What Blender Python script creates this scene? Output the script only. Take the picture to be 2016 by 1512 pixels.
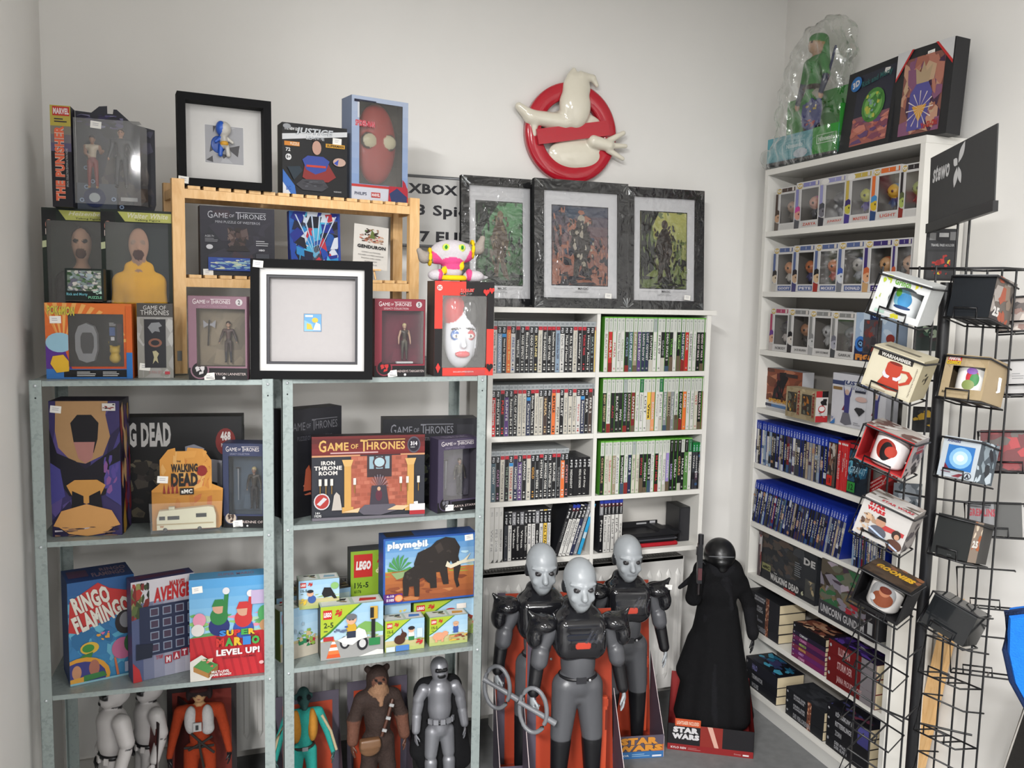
import bpy, math, random
import numpy as np
from math import sin, cos, pi, radians
random.seed(7)
S = bpy.context.scene
for o in list(bpy.data.objects): bpy.data.objects.remove(o)

# ---------------------------------------------------------------- camera
F = 1700.0
EYE = np.array([0., 0., 1.645])
YAW, PIT, ROL = .3527, .1038, .0223
_f = np.array([sin(YAW)*cos(PIT), cos(YAW)*cos(PIT), -sin(PIT)])
_r = np.array([cos(YAW), -sin(YAW), 0.]); _u = np.cross(_r, _f)
CM = np.array([cos(ROL)*_r + sin(ROL)*_u, -sin(ROL)*_r + cos(ROL)*_u, _f])
cam = bpy.data.cameras.new('camera'); cam.sensor_width = 36; cam.lens = F/2016*36
cam.clip_start = .02; cam.clip_end = 50
camo = bpy.data.objects.new('camera', cam); S.collection.objects.link(camo); S.camera = camo
from mathutils import Matrix, Vector
camo.matrix_world = Matrix((( *[CM[0][0], CM[1][0], -CM[2][0]], EYE[0]), ( *[CM[0][1], CM[1][1], -CM[2][1]], EYE[1]),
                            ( *[CM[0][2], CM[1][2], -CM[2][2]], EYE[2]), (0, 0, 0, 1)))
# ---------------------------------------------------------------- world, lamps, exposure
S.view_settings.view_transform = 'Standard'; S.view_settings.look = 'None'
S.view_settings.gamma = 1; S.view_settings.use_curve_mapping = False
S.view_settings.exposure = 0.3
W = bpy.data.worlds.new('world'); S.world = W; W.use_nodes = True
W.node_tree.nodes['Background'].inputs[0].default_value = (.95, .97, 1., 1)
W.node_tree.nodes['Background'].inputs[1].default_value = .5
CEIL = 3.0
def ceiling_lamp(x, y, w, l, power):
    d = bpy.data.lights.new('ceiling_lamp_light', 'AREA'); d.shape = 'RECTANGLE'; d.size = w; d.size_y = l
    d.energy = power; d.color = (1., .992, .985)
    o = bpy.data.objects.new('ceiling_lamp_light', d); S.collection.objects.link(o); o.location = (x, y, CEIL-.07)
    return o
LAMPS = [(.85, .5, .3, 1.2, 26), (-1.4, -1.3, .35, 1.3, 400), (-1.8, -4.4, .4, 1.4, 420), (.9, -3.4, .35, 1.3, 130), (.5, -7.8, .5, 1.5, 260)]
for a in LAMPS: ceiling_lamp(*a)

# ---------------------------------------------------------------- colour and materials
def lin(h):
    if not isinstance(h, str): return tuple(h)
    h = h.lstrip('#')
    if len(h) == 3: h = ''.join(c*2 for c in h)
    c = [int(h[i:i+2], 16)/255 for i in (0, 2, 4)]
    return tuple(x/12.92 if x <= .04045 else ((x+.055)/1.055)**2.4 for x in c)
def newmat(name):
    m = bpy.data.materials.new(name); m.use_nodes = True
    nt = m.node_tree; return m, nt, nt.nodes['Principled BSDF']
def col_mat(name, rough, metal=0., coat=0., noise=.06, nscale=60., bump=0., bscale=200., spec=.5, level=1.):
    m, nt, b = newmat(name)
    at = nt.nodes.new('ShaderNodeVertexColor'); at.layer_name = 'Col'
    tc = nt.nodes.new('ShaderNodeTexCoord'); nz = nt.nodes.new('ShaderNodeTexNoise')
    nz.inputs['Scale'].default_value = nscale; nz.inputs['Detail'].default_value = 3
    nt.links.new(tc.outputs['Object'], nz.inputs['Vector'])
    mr = nt.nodes.new('ShaderNodeMapRange'); mr.inputs[3].default_value = (1-noise)*level; mr.inputs[4].default_value = (1+noise)*level
    nt.links.new(nz.outputs['Fac'], mr.inputs[0])
    mx = nt.nodes.new('ShaderNodeVectorMath'); mx.operation = 'SCALE'
    nt.links.new(at.outputs['Color'], mx.inputs[0]); nt.links.new(mr.outputs[0], mx.inputs['Scale'])
    nt.links.new(mx.outputs[0], b.inputs['Base Color'])
    b.inputs['Roughness'].default_value = rough; b.inputs['Metallic'].default_value = metal
    b.inputs['Coat Weight'].default_value = coat; b.inputs['Specular IOR Level'].default_value = spec
    if bump:
        n2 = nt.nodes.new('ShaderNodeTexNoise'); n2.inputs['Scale'].default_value = bscale
        nt.links.new(tc.outputs['Object'], n2.inputs['Vector'])
        bp = nt.nodes.new('ShaderNodeBump'); bp.inputs['Strength'].default_value = bump; bp.inputs['Distance'].default_value = .002
        nt.links.new(n2.outputs['Fac'], bp.inputs['Height']); nt.links.new(bp.outputs[0], b.inputs['Normal'])
    return m
MAT = {}
MAT['print'] = col_mat('printed_card', .48, noise=.04, spec=.3, level=.66)
MAT['matte'] = col_mat('matte_surface', .85, noise=.06, spec=.25)
MAT['cloth'] = col_mat('cloth', .95, level=.7, noise=.15, nscale=120, bump=.5, bscale=400, spec=.15)
MAT['fur'] = col_mat('moulded_fur', .8, level=.9, noise=.35, nscale=90, bump=1., bscale=160, spec=.2)
MAT['plush'] = col_mat('plush_fabric', .95, noise=.1, nscale=200, bump=.6, bscale=500, spec=.1)
MAT['plastic'] = col_mat('moulded_plastic', .34, noise=.03, spec=.4, level=.72)
MAT['gloss'] = col_mat('glossy_plastic', .12, noise=.02, coat=.4)
MAT['silver'] = col_mat('silver_plastic', .36, metal=.4, noise=.05, level=.8)
MAT['paint'] = col_mat('painted_board', .45, noise=.02, nscale=8, spec=.35)
MAT['wire'] = col_mat('black_wire', .35, noise=.05, spec=.4)
MAT['paper'] = col_mat('paper', .9, level=.76, noise=.03, spec=.1)
def steel_mat():
    m, nt, b = newmat('galvanised_steel')
    tc = nt.nodes.new('ShaderNodeTexCoord'); v = nt.nodes.new('ShaderNodeTexVoronoi'); v.inputs['Scale'].default_value = 150
    n = nt.nodes.new('ShaderNodeTexNoise'); n.inputs['Scale'].default_value = 14; n.inputs['Detail'].default_value = 6
    nt.links.new(tc.outputs['Object'], v.inputs['Vector']); nt.links.new(tc.outputs['Object'], n.inputs['Vector'])
    ad = nt.nodes.new('ShaderNodeMath'); ad.operation = 'ADD'
    nt.links.new(v.outputs['Color'], ad.inputs[0]); nt.links.new(n.outputs['Fac'], ad.inputs[1])
    r = nt.nodes.new('ShaderNodeValToRGB'); r.color_ramp.elements[0].position = .35; r.color_ramp.elements[1].position = 1.5/1.6
    r.color_ramp.elements[0].color = (*lin('#7b8583'), 1); r.color_ramp.elements[1].color = (*lin('#8f9997'), 1)
    nt.links.new(ad.outputs[0], r.inputs[0]); nt.links.new(r.outputs[0], b.inputs['Base Color'])
    b.inputs['Metallic'].default_value = .45; b.inputs['Roughness'].default_value = .42
    return m
MAT['steel'] = steel_mat()
def wood_mat():
    m, nt, b = newmat('birch_wood')
    tc = nt.nodes.new('ShaderNodeTexCoord'); mp = nt.nodes.new('ShaderNodeMapping'); mp.inputs['Scale'].default_value = (6, 6, 1.2)
    n = nt.nodes.new('ShaderNodeTexNoise'); n.inputs['Scale'].default_value = 9; n.inputs['Detail'].default_value = 5; n.inputs['Distortion'].default_value = 1.5
    nt.links.new(tc.outputs['Object'], mp.inputs[0]); nt.links.new(mp.outputs[0], n.inputs['Vector'])
    r = nt.nodes.new('ShaderNodeValToRGB'); r.color_ramp.elements[0].position = .3; r.color_ramp.elements[1].position = .75
    r.color_ramp.elements[0].color = (*lin('#c99c63'), 1); r.color_ramp.elements[1].color = (*lin('#dcb784'), 1)
    nt.links.new(n.outputs['Fac'], r.inputs[0]); nt.links.new(r.outputs[0], b.inputs['Base Color'])
    b.inputs['Roughness'].default_value = .5
    return m
MAT['wood'] = wood_mat()
def clear_mat(name, tint, gloss, rough=.06, bump=0., bscale=30., base=0.):
    m = bpy.data.materials.new(name); m.use_nodes = True; nt = m.node_tree; nt.nodes.clear()
    out = nt.nodes.new('ShaderNodeOutputMaterial'); tr = nt.nodes.new('ShaderNodeBsdfTransparent'); tr.inputs[0].default_value = (*tint, 1)
    gl = nt.nodes.new('ShaderNodeBsdfGlossy'); gl.inputs['Roughness'].default_value = rough; gl.inputs[0].default_value = (1, 1, 1, 1)
    fr = nt.nodes.new('ShaderNodeLayerWeight'); fr.inputs[0].default_value = .5; pw = nt.nodes.new('ShaderNodeMath'); pw.operation = 'POWER'; pw.inputs[1].default_value = 4.; ad = nt.nodes.new('ShaderNodeMath'); ad.operation = 'MULTIPLY_ADD'; ad.inputs[1].default_value = .9; ad.inputs[2].default_value = .05
    mu = nt.nodes.new('ShaderNodeMath'); mu.operation = 'MULTIPLY_ADD'; mu.inputs[1].default_value = gloss; mu.inputs[2].default_value = base
    mix = nt.nodes.new('ShaderNodeMixShader')
    nt.links.new(fr.outputs['Facing'], pw.inputs[0]); nt.links.new(pw.outputs[0], ad.inputs[0]); nt.links.new(ad.outputs[0], mu.inputs[0]); nt.links.new(mu.outputs[0], mix.inputs[0])
    nt.links.new(tr.outputs[0], mix.inputs[1]); nt.links.new(gl.outputs[0], mix.inputs[2]); nt.links.new(mix.outputs[0], out.inputs[0])
    if bump:
        tc = nt.nodes.new('ShaderNodeTexCoord'); n = nt.nodes.new('ShaderNodeTexNoise'); n.inputs['Scale'].default_value = bscale; n.inputs['Distortion'].default_value = 1.2
        nt.links.new(tc.outputs['Object'], n.inputs['Vector'])
        bp = nt.nodes.new('ShaderNodeBump'); bp.inputs['Strength'].default_value = bump; bp.inputs['Distance'].default_value = .01
        nt.links.new(n.outputs['Fac'], bp.inputs['Height'])
        for x in (gl.inputs['Normal'], fr.inputs['Normal']): nt.links.new(bp.outputs[0], x)
    return m
MAT['clear'] = clear_mat('clear_plastic', (.93, .93, .93), 1.1)
MAT['wrap'] = clear_mat('shrink_wrap', (.96, .96, .96), .7, .1, .5, 22, .0)
MAT['bag'] = clear_mat('plastic_bag', (.93, .94, .93), 1.6, .1, 1., 16, .05)
MAT['frosted'] = clear_mat('milky_plastic', (.8, .83, .84), 1.2, .25, base=.12)

# ---------------------------------------------------------------- rays: where a thing stands on its shelf
def ray(px, py): return CM.T @ np.array([(px-1008)/F, -(py-756)/F, 1.])
def hitZ(px, py, z):
    d = ray(px, py); return EYE + d*(z-EYE[2])/d[2]
class Fr:
    """a vertical reference plane: (x, y) of its left end, yaw of its long side"""
    def __init__(s, x, y, yaw): s.o = np.array([x, y, 0.]); s.yaw = yaw; s.u = np.array([cos(yaw), sin(yaw), 0]); s.n = np.array([-sin(yaw), cos(yaw), 0])
    def hit(s, px, py, d=0.):
        r = ray(px, py); p0 = s.o + s.n*d
        return EYE + r*(((p0-EYE) @ s.n)/(r @ s.n))
    def base(s, px, z, d=0.):
        """point of plane (offset d back) at height z that is seen at column px"""
        p0 = s.o + s.n*d; p0 = np.array([p0[0], p0[1], z])-EYE
        k = (px-1008)/F; a = CM[0]-k*CM[2]
        t = -(a @ p0)/(a @ s.u); return EYE+p0+s.u*t
    def loc(s, u, d, z): p = s.o+s.u*u+s.n*d; return np.array([p[0], p[1], z])
    def inv(s, P): q = np.array(P)-s.o; return q @ s.u, q @ s.n, P[2]
def zat(P, py):
    """height above P's foot that is seen at row py"""
    k = -(py-756)/F; a = CM[1]-k*CM[2]; q = np.array([P[0], P[1], 0])-EYE
    return -(a @ q)/a[2]
def place(fr, z, xl, xr, ytop, dl=0., dr=None):
    if dr is None: dr = dl
    A = fr.base(xl, z, dl); B = fr.base(xr, z, dr); v = B-A
    return dict(loc=(A+B)/2, w=float(np.hypot(v[0], v[1])), yaw=math.atan2(v[1], v[0]), h=zat(A, ytop)-z)

# ---------------------------------------------------------------- mesh building
def tag(o, label=None, cat=None, group=None, kind=None):
    if label: o['label'] = label
    if cat: o['category'] = cat
    if group: o['group'] = group
    if kind: o['kind'] = kind
    return o
def empty(name, loc=(0, 0, 0), yaw=0., tilt=0., roll=0.):
    o = bpy.data.objects.new(name, None); S.collection.objects.link(o); o.empty_display_size = .03
    o.location = tuple(loc); o.rotation_euler = (tilt, roll, yaw); return o
class MB:
    def __init__(s): s.v = []; s.f = []; s.c = []; s.m = []; s.mats = []; s.sm = []
    def add(s, vs, fs, col, mat='print', smooth=False):
        if mat not in s.mats: s.mats.append(mat)
        b = len(s.v); s.v += [tuple(map(float, p)) for p in vs]; k = s.mats.index(mat)
        multi = isinstance(col, list)
        for i, f in enumerate(fs):
            s.f.append([b+j for j in f]); s.c.append(lin(col[i]) if multi else lin(col)); s.m.append(k); s.sm.append(smooth)
        return s
    def box(s, x0, y0, z0, x1, y1, z1, col, mat='print', cols=None):
        v = [(x0, y0, z0), (x1, y0, z0), (x1, y1, z0), (x0, y1, z0), (x0, y0, z1), (x1, y0, z1), (x1, y1, z1), (x0, y1, z1)]
        f = [(0, 1, 5, 4), (1, 2, 6, 5), (2, 3, 7, 6), (3, 0, 4, 7), (4, 5, 6, 7), (3, 2, 1, 0)]  # front right back left top bottom
        c = [col]*6
        if cols:
            for k, q in cols.items(): c[{'F': 0, 'R': 1, 'B': 2, 'L': 3, 'T': 4, 'D': 5}[k]] = q
        return s.add(v, f, c, mat)
    def tube(s, pts, r, col, mat='wire', n=6, closed=False, smooth=True, caps=True):
        pts = [np.array(p, float) for p in pts]; N = len(pts); vs = []; 
        rs = r if isinstance(r, (list, tuple)) else [r]*N
        for i, p in enumerate(pts):
            a = pts[i-1] if (i > 0 or closed) else p; b = pts[(i+1) % N] if (i < N-1 or closed) else p
            t = b-a; t = t/(np.linalg.norm(t)+1e-12)
            h = np.array([0, 0, 1.]) if abs(t[2]) < .9 else np.array([1., 0, 0])
            e1 = np.cross(t, h); e1 /= np.linalg.norm(e1); e2 = np.cross(t, e1)
            for k in range(n):
                g = 2*pi*k/n; vs.append(p+rs[i]*(cos(g)*e1+sin(g)*e2))
        fs = []
        for i in range(N if closed else N-1):
            j = (i+1) % N
            for k in range(n): fs.append((i*n+k, i*n+(k+1) % n, j*n+(k+1) % n, j*n+k))
        s.add(vs, fs, col, mat, smooth)
        if caps and not closed: s.add(vs[:n], [tuple(range(n))[::-1]], col, mat); s.add(vs[-n:], [tuple(range(n))], col, mat)
        return s
    def lathe(s, prof, cx, cy, col, mat='plastic', n=24, axis='z', smooth=True):
        vs = []; fs = []
        for (r, z) in prof:
            for k in range(n):
                a = 2*pi*k/n
                vs.append((cx+r*cos(a), cy+r*sin(a), z) if axis == 'z' else (cx+r*cos(a), z, cy+r*sin(a)))
        for i in range(len(prof)-1):
            for k in range(n): fs.append((i*n+k, i*n+(k+1) % n, (i+1)*n+(k+1) % n, (i+1)*n+k))
        return s.add(vs, fs, col, mat, smooth)
    def ell(s, c, r, col, mat='plastic', nu=14, nv=9):
        vs = [(c[0], c[1], c[2]-r[2])]; fs = []
        for i in range(1, nv):
            t = -pi/2+pi*i/nv
            for k in range(nu): a = 2*pi*k/nu; vs.append((c[0]+r[0]*cos(t)*cos(a), c[1]+r[1]*cos(t)*sin(a), c[2]+r[2]*sin(t)))
        vs.append((c[0], c[1], c[2]+r[2])); L = len(vs)-1
        for k in range(nu): fs.append((0, 1+(k+1) % nu, 1+k)); fs.append((L, L-nu+k, L-nu+(k+1) % nu))
        for i in range(nv-2):
            for k in range(nu): a = 1+i*nu; fs.append((a+k, a+(k+1) % nu, a+nu+(k+1) % nu, a+nu+k))
        return s.add(vs, fs, col, mat, True)
    def prism(s, pts, y0, y1, col, mat='print', side=None, axis='y'):
        """polygon in x-z pulled from y0 (front) to y1"""
        n = len(pts)
        mk = (lambda a, b, y: (a, y, b)) if axis == 'y' else ((lambda a, b, y: (y, a, b)) if axis == 'x' else (lambda a, b, y: (a, b, y)))
        vs = [mk(a, b, y0) for a, b in pts]+[mk(a, b, y1) for a, b in pts]
        s.add(vs, [tuple(range(n)), tuple(range(2*n-1, n-1, -1))], col, mat)
        s.add(vs, [(i, i+n, (i+1) % n+n, (i+1) % n) for i in range(n)], side or col, mat); return s
    def mesh(s, name):
        me = bpy.data.meshes.new(name); me.from_pydata(s.v, [], s.f)
        for m in s.mats: me.materials.append(MAT[m])
        me.polygons.foreach_set('material_index', s.m); me.polygons.foreach_set('use_smooth', s.sm)
        ca = me.color_attributes.new('Col', 'FLOAT_COLOR', 'CORNER')
        cnt = [len(f) for f in s.f]; arr = np.repeat(np.array([(*c, 1) for c in s.c], np.float32), cnt, axis=0)
        ca.data.foreach_set('color', arr.ravel()); me.update(); return me
    def obj(s, name, parent=None, loc=(0, 0, 0), yaw=0., tilt=0., roll=0.):
        o = bpy.data.objects.new(name, s.mesh(name)); S.collection.objects.link(o)
        o.location = tuple(float(a) for a in loc); o.rotation_euler = (tilt, roll, yaw)
        if parent: o.parent = parent
        return o

# ---------------------------------------------------------------- lettering (outlines of the built-in font turned into flat print)
_T = {}
def glyphs(t, bold=.0, shear=0.):
    k = (t, bold, shear)
    if k not in _T:
        c = bpy.data.curves.new('lettering', 'FONT'); c.body = t; c.offset = bold; c.resolution_u = 2; c.shear = shear; c.fill_mode = 'FRONT'
        c.space_character = 1+bold*2
        o = bpy.data.objects.new('lettering', c); S.collection.objects.link(o)
        dg = bpy.context.evaluated_depsgraph_get(); me = o.evaluated_get(dg).to_mesh()
        v = np.zeros(len(me.vertices)*3, np.float32); me.vertices.foreach_get('co', v); v = v.reshape(-1, 3)[:, :2].astype(float)
        f = [tuple(p.vertices) for p in me.polygons]
        o.evaluated_get(dg).to_mesh_clear(); bpy.data.objects.remove(o); bpy.data.curves.remove(c)
        mn = v.min(0); v = (v-mn)/(v.max(0)-mn+1e-9); _T[k] = (v, f)
    return _T[k]
def rect(x0, y0, x1, y1): return [(x0, y0), (x1, y0), (x1, y1), (x0, y1)]
def ellp(cx, cy, rx, ry=None, n=18, a0=0., a1=2*pi): 
    ry = ry or rx; m = n if a1-a0 > 6.2 else n+1
    return [(cx+rx*cos(a0+(a1-a0)*i/n), cy+ry*sin(a0+(a1-a0)*i/n)) for i in range(m)]
class Art:
    """flat print on one face: x to the right, y up, both in metres unless unit=True (then 0..1)"""
    def __init__(s, mb, O, U, V, w, h, mat='print', unit=True, step=.00022):
        s.mb, s.O, s.U, s.V = mb, np.array(O, float), np.array(U, float), np.array(V, float)
        s.N = np.cross(s.U, s.V); s.w, s.h, s.mat, s.k, s.st = w, h, mat, 1, step; s.sx, s.sy = (w, h) if unit else (1., 1.)
    def P(s, p): return s.O+s.U*(p[0]*s.sx)+s.V*(p[1]*s.sy)+s.N*(s.k*s.st)
    hole = None; free = False
    @staticmethod
    def half(P, ax, v, keep):
        R = []
        for i in range(len(P)):
            a, b = P[i-1], P[i]; ia, ib = (a[ax]-v)*keep >= 0, (b[ax]-v)*keep >= 0
            if ia != ib: t = (v-a[ax])/(b[ax]-a[ax]); R.append((a[0]+(b[0]-a[0])*t, a[1]+(b[1]-a[1])*t))
            if ib: R.append(b)
        return R
    def clip(s, pts):
        x0, y0, x1, y1 = s.hole; out = []; half = s.half
        for seq in (((0, x0, -1),), ((0, x1, 1),), ((0, x0, 1), (0, x1, -1), (1, y0, -1)), ((0, x0, 1), (0, x1, -1), (1, y1, 1))):
            P = list(pts)
            for q in seq: P = half(P, *q) if P else P
            if len(P) > 2: out.append(P)
        return out
    def poly(s, pts, col, up=1, mat=None):
        if s.sx != 1. and (min(p[0] for p in pts) < -1e-6 or max(p[0] for p in pts) > 1+1e-6 or min(p[1] for p in pts) < -1e-6 or max(p[1] for p in pts) > 1+1e-6) and not s.free:
            for ax, v, k in ((0, 0., 1), (0, 1., -1), (1, 0., 1), (1, 1., -1)):
                pts = s.half(pts, ax, v, k)
                if len(pts) < 3: return s
        if s.hole:
            x0, y0, x1, y1 = s.hole; xs = [p[0] for p in pts]; ys = [p[1] for p in pts]
            if max(xs) > x0 and min(xs) < x1 and max(ys) > y0 and min(ys) < y1:
                for q in s.clip(pts): s.mb.add([s.P(p) for p in q], [tuple(range(len(q)))], col, mat or s.mat)
                s.k += up; return s
        s.mb.add([s.P(p) for p in pts], [tuple(range(len(pts)))], col, mat or s.mat); s.k += up; return s
    def R(s, x0, y0, x1, y1, col, up=1, mat=None): return s.poly(rect(x0, y0, x1, y1), col, up, mat)
    def E(s, cx, cy, rx, ry=None, col='#fff', up=1, n=18):
        ry = ry if ry is not None else rx*s.sx/s.sy
        return s.poly(ellp(cx, cy, rx, ry, n), col, up)
    def G(s, x0, y0, x1, y1, c0, c1, n=8, horiz=False, up=1):
        a, b = np.array(lin(c0)), np.array(lin(c1))
        for i in range(n):
            c = tuple(a+(b-a)*(i+.5)/n)
            if horiz: s.R(x0+(x1-x0)*i/n, y0, x0+(x1-x0)*(i+1)/n, y1, c, 0)
            else: s.R(x0, y0+(y1-y0)*i/n, x1, y0+(y1-y0)*(i+1)/n, c, 0)
        s.k += up; return s
    def T(s, t, x0, y0, x1, y1, col, bold=.02, rot=0, shear=0., up=1, out=None, ang=0.):
        """text fitted to the rectangle; rot 1 reads downwards, -1 reads upwards; ang turns it (radians)"""
        if not t.strip(): return s
        if out: s.T(t, x0, y0, x1, y1, out, bold+.035, rot, shear, up, None, ang)
        v, f = glyphs(t, bold, shear)
        if rot == 1: q = [(x0+(x1-x0)*b, y1-(y1-y0)*a) for a, b in v]
        elif rot == -1: q = [(x1-(x1-x0)*b, y0+(y1-y0)*a) for a, b in v]
        else: q = [(x0+(x1-x0)*a, y0+(y1-y0)*b) for a, b in v]
        if ang:
            cx, cy = (x0+x1)/2, (y0+y1)/2; R = s.sx/s.sy
            q = [(cx+(a-cx)*cos(ang)-(b-cy)*sin(ang)/R, cy+(a-cx)*sin(ang)*R+(b-cy)*cos(ang)) for a, b in q]
        if s.sx != 1. and not s.free:
            n0 = len(f); f = [g for g in f if all(-.004 <= q[i][0] <= 1.004 and -.004 <= q[i][1] <= 1.004 for i in g)]
            if not f: return s
        s.mb.add([s.P(p) for p in q], f, col, s.mat); s.k += up; return s
    def lines(s, x0, y0, x1, y1, n, col, fill=.45, seed=1, center=False):
        """tiny unreadable print set as thin bars"""
        r = random.Random(seed); dy = (y1-y0)/n
        for i in range(n):
            L = (x1-x0)*r.uniform(.6, 1); a = x0+((x1-x0)-L)/2 if center else x0
            s.R(a, y1-dy*(i+.5)-dy*fill/2, a+L, y1-dy*(i+.5)+dy*fill/2, col, 0)
        s.k += 1; return s
    def blobs(s, x0, y0, x1, y1, cols, n=40, size=.18, seed=1, pts=5):
        """loose painted shapes, kept inside the rectangle"""
        r = random.Random(seed); L = 0
        for i in range(n):
            cx, cy = r.uniform(x0, x1), r.uniform(y0, y1); z = size*r.uniform(.4, 1); a0 = r.uniform(0, 6.28); st = r.uniform(.35, 1)
            P = []
            for k in range(pts):
                a = a0+2*pi*k/pts; q = z*r.uniform(.6, 1.1)
                dx, dy = q*cos(a), q*sin(a)*st; dx, dy = dx*cos(a0)-dy*sin(a0), dx*sin(a0)+dy*cos(a0)
                P.append((min(x1, max(x0, cx+dx*(x1-x0))), min(y1, max(y0, cy+dy*(y1-y0)))))
            s.k += .15; s.poly(P, r.choice(cols), 0)
        s.k += 1; return s
def face(mb, side, x0, y0, z0, x1, y1, z1, **k):
    """Art on a side of the box given"""
    w, d, h = x1-x0, y1-y0, z1-z0
    if side == 'F': return Art(mb, (x0, y0, z0), (1, 0, 0), (0, 0, 1), w, h, **k)
    if side == 'R': return Art(mb, (x1, y0, z0), (0, 1, 0), (0, 0, 1), d, h, **k)
    if side == 'L': return Art(mb, (x0, y1, z0), (0, -1, 0), (0, 0, 1), d, h, **k)
    if side == 'T': return Art(mb, (x0, y0, z1), (1, 0, 0), (0, 1, 0), w, d, **k)
def sticker(parent, x, z, y=-.0012, w=.026, h=.018, seed=0):
    """small white price sticker lying on a front face"""
    m = MB(); m.box(-w/2, -.0004, -h/2, w/2, .0004, h/2, '#eceae4', 'paper')
    a = face(m, 'F', -w/2, -.0004, -h/2, w/2, .0004, h/2); a.lines(.2, .3, .8, .8, 2, '#aaa9b4', .3, seed)
    o = m.obj('price_sticker', parent, (x, y, z)); o.rotation_euler = (0, random.Random(seed).uniform(-.12, .12), 0); return o

# ---------------------------------------------------------------- smooth bodies: signed distances meshed by surface nets
def sdf_mesh(prims, vox=.005, mat='plastic', pad=.012):
    """prims: (kind, a, b, ra, rb, colour, blend). cap = tapered limb a->b, ell = ellipsoid centre a radii b, box = rounded box centre a half b radius ra, cut = hollow ellipsoid"""
    lo = np.full(3, 1e9); hi = -lo
    for p in prims:
        if p[0] == 'cut': continue
        a = np.array(p[1], float); b = np.array(p[2], float)
        if p[0] == 'cap': r = max(p[3], p[4]); l = np.minimum(a, b)-r; h = np.maximum(a, b)+r
        elif p[0] == 'ell': l = a-b; h = a+b
        else: l = a-b-p[3]; h = a+b+p[3]
        lo = np.minimum(lo, l); hi = np.maximum(hi, h)
    lo -= pad; hi += pad; n = np.ceil((hi-lo)/vox).astype(int)+1
    gx, gy, gz = [lo[i]+vox*np.arange(n[i]) for i in range(3)]
    X, Y, Z = np.meshgrid(gx, gy, gz, indexing='ij')
    def ev(p, X, Y, Z):
        a = np.array(p[1], float); b = np.array(p[2], float)
        if p[0] == 'cap':
            ab = b-a; L = max(ab @ ab, 1e-12); t = ((X-a[0])*ab[0]+(Y-a[1])*ab[1]+(Z-a[2])*ab[2])/L; t = np.clip(t, 0, 1)
            return np.sqrt((X-a[0]-t*ab[0])**2+(Y-a[1]-t*ab[1])**2+(Z-a[2]-t*ab[2])**2)-(p[3]+(p[4]-p[3])*t)
        if p[0] in ('ell', 'cut'):
            k0 = np.sqrt(((X-a[0])/b[0])**2+((Y-a[1])/b[1])**2+((Z-a[2])/b[2])**2)
            k1 = np.sqrt(((X-a[0])/b[0]**2)**2+((Y-a[1])/b[1]**2)**2+((Z-a[2])/b[2]**2)**2)+1e-9
            return k0*(k0-1)/k1
        q = [np.abs(V-a[i])-b[i] for i, V in enumerate((X, Y, Z))]
        return np.sqrt(sum(np.maximum(w, 0)**2 for w in q))+np.minimum(np.maximum(np.maximum(q[0], q[1]), q[2]), 0)-p[3]
    D = np.full(X.shape, 1e3)
    for p in prims:
        d = ev(p, X, Y, Z); k = p[6] if len(p) > 6 else .008
        if p[0] == 'cut': D = np.maximum(D, -d); continue
        if k <= 0: D = np.minimum(D, d)
        else: h = np.maximum(k-np.abs(D-d), 0)/k; D = np.minimum(D, d)-h*h*k*.25
    ins = D < 0
    nx, ny, nz = D.shape; sums = np.zeros((nx-1, ny-1, nz-1, 3)); cnt = np.zeros((nx-1, ny-1, nz-1))
    corner = [(i, j, k) for i in (0, 1) for j in (0, 1) for k in (0, 1)]
    sl = lambda c: tuple(slice(c[i], D.shape[i]-1+c[i]) for i in range(3))
    for a in corner:
        for ax in range(3):
            if a[ax]: continue
            b = list(a); b[ax] = 1; da, db = D[sl(a)], D[sl(b)]; m = (da < 0) != (db < 0)
            t = np.where(m, da/np.where(m, da-db, 1), 0)
            for q in range(3): sums[..., q] += np.where(m, a[q]+(t if q == ax else 0), 0)
            cnt += m
    act = cnt > 0; idx = np.full(act.shape, -1); idx[act] = np.arange(act.sum())
    ij = np.argwhere(act); V = lo+vox*(ij+sums[act]/cnt[act][:, None]); faces = []
    for ax in range(3):
        o1, o2 = [(1, 2), (2, 0), (0, 1)][ax]
        a = [slice(1, D.shape[q]-1) for q in range(3)]; a[ax] = slice(0, D.shape[ax]-1); b = list(a); b[ax] = slice(1, D.shape[ax])
        m = ins[tuple(a)] != ins[tuple(b)]; e = np.argwhere(m); base = e+np.array([a[0].start, a[1].start, a[2].start])
        flip = ins[tuple(a)][m]
        def cell(d1, d2): c = base.copy(); c[:, o1] -= d1; c[:, o2] -= d2; return idx[c[:, 0], c[:, 1], c[:, 2]]
        q = np.stack([cell(1, 1), cell(0, 1), cell(0, 0), cell(1, 0)], 1)
        q[~flip] = q[~flip][:, ::-1]; faces.append(q)
    Fq = np.concatenate(faces)
    best = np.full(len(V), 1e3); C = np.zeros((len(V), 3))
    for p in prims:
        if p[0] == 'cut':
            if not p[5]: continue
            d = np.abs(ev(p, V[:, 0], V[:, 1], V[:, 2]))-.001
        else: d = ev(p, V[:, 0], V[:, 1], V[:, 2])
        w = d < best; best[w] = d[w]; C[w] = lin(p[5])
    me = bpy.data.meshes.new('body'); me.from_pydata(V.tolist(), [], Fq.tolist()); me.materials.append(MAT[mat])
    me.polygons.foreach_set('use_smooth', [True]*len(Fq))
    ca = me.color_attributes.new('Col', 'FLOAT_COLOR', 'POINT'); ca.data.foreach_set('color', np.concatenate([C, np.ones((len(V), 1))], 1).astype(np.float32).ravel())
    me.update(); return me
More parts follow.
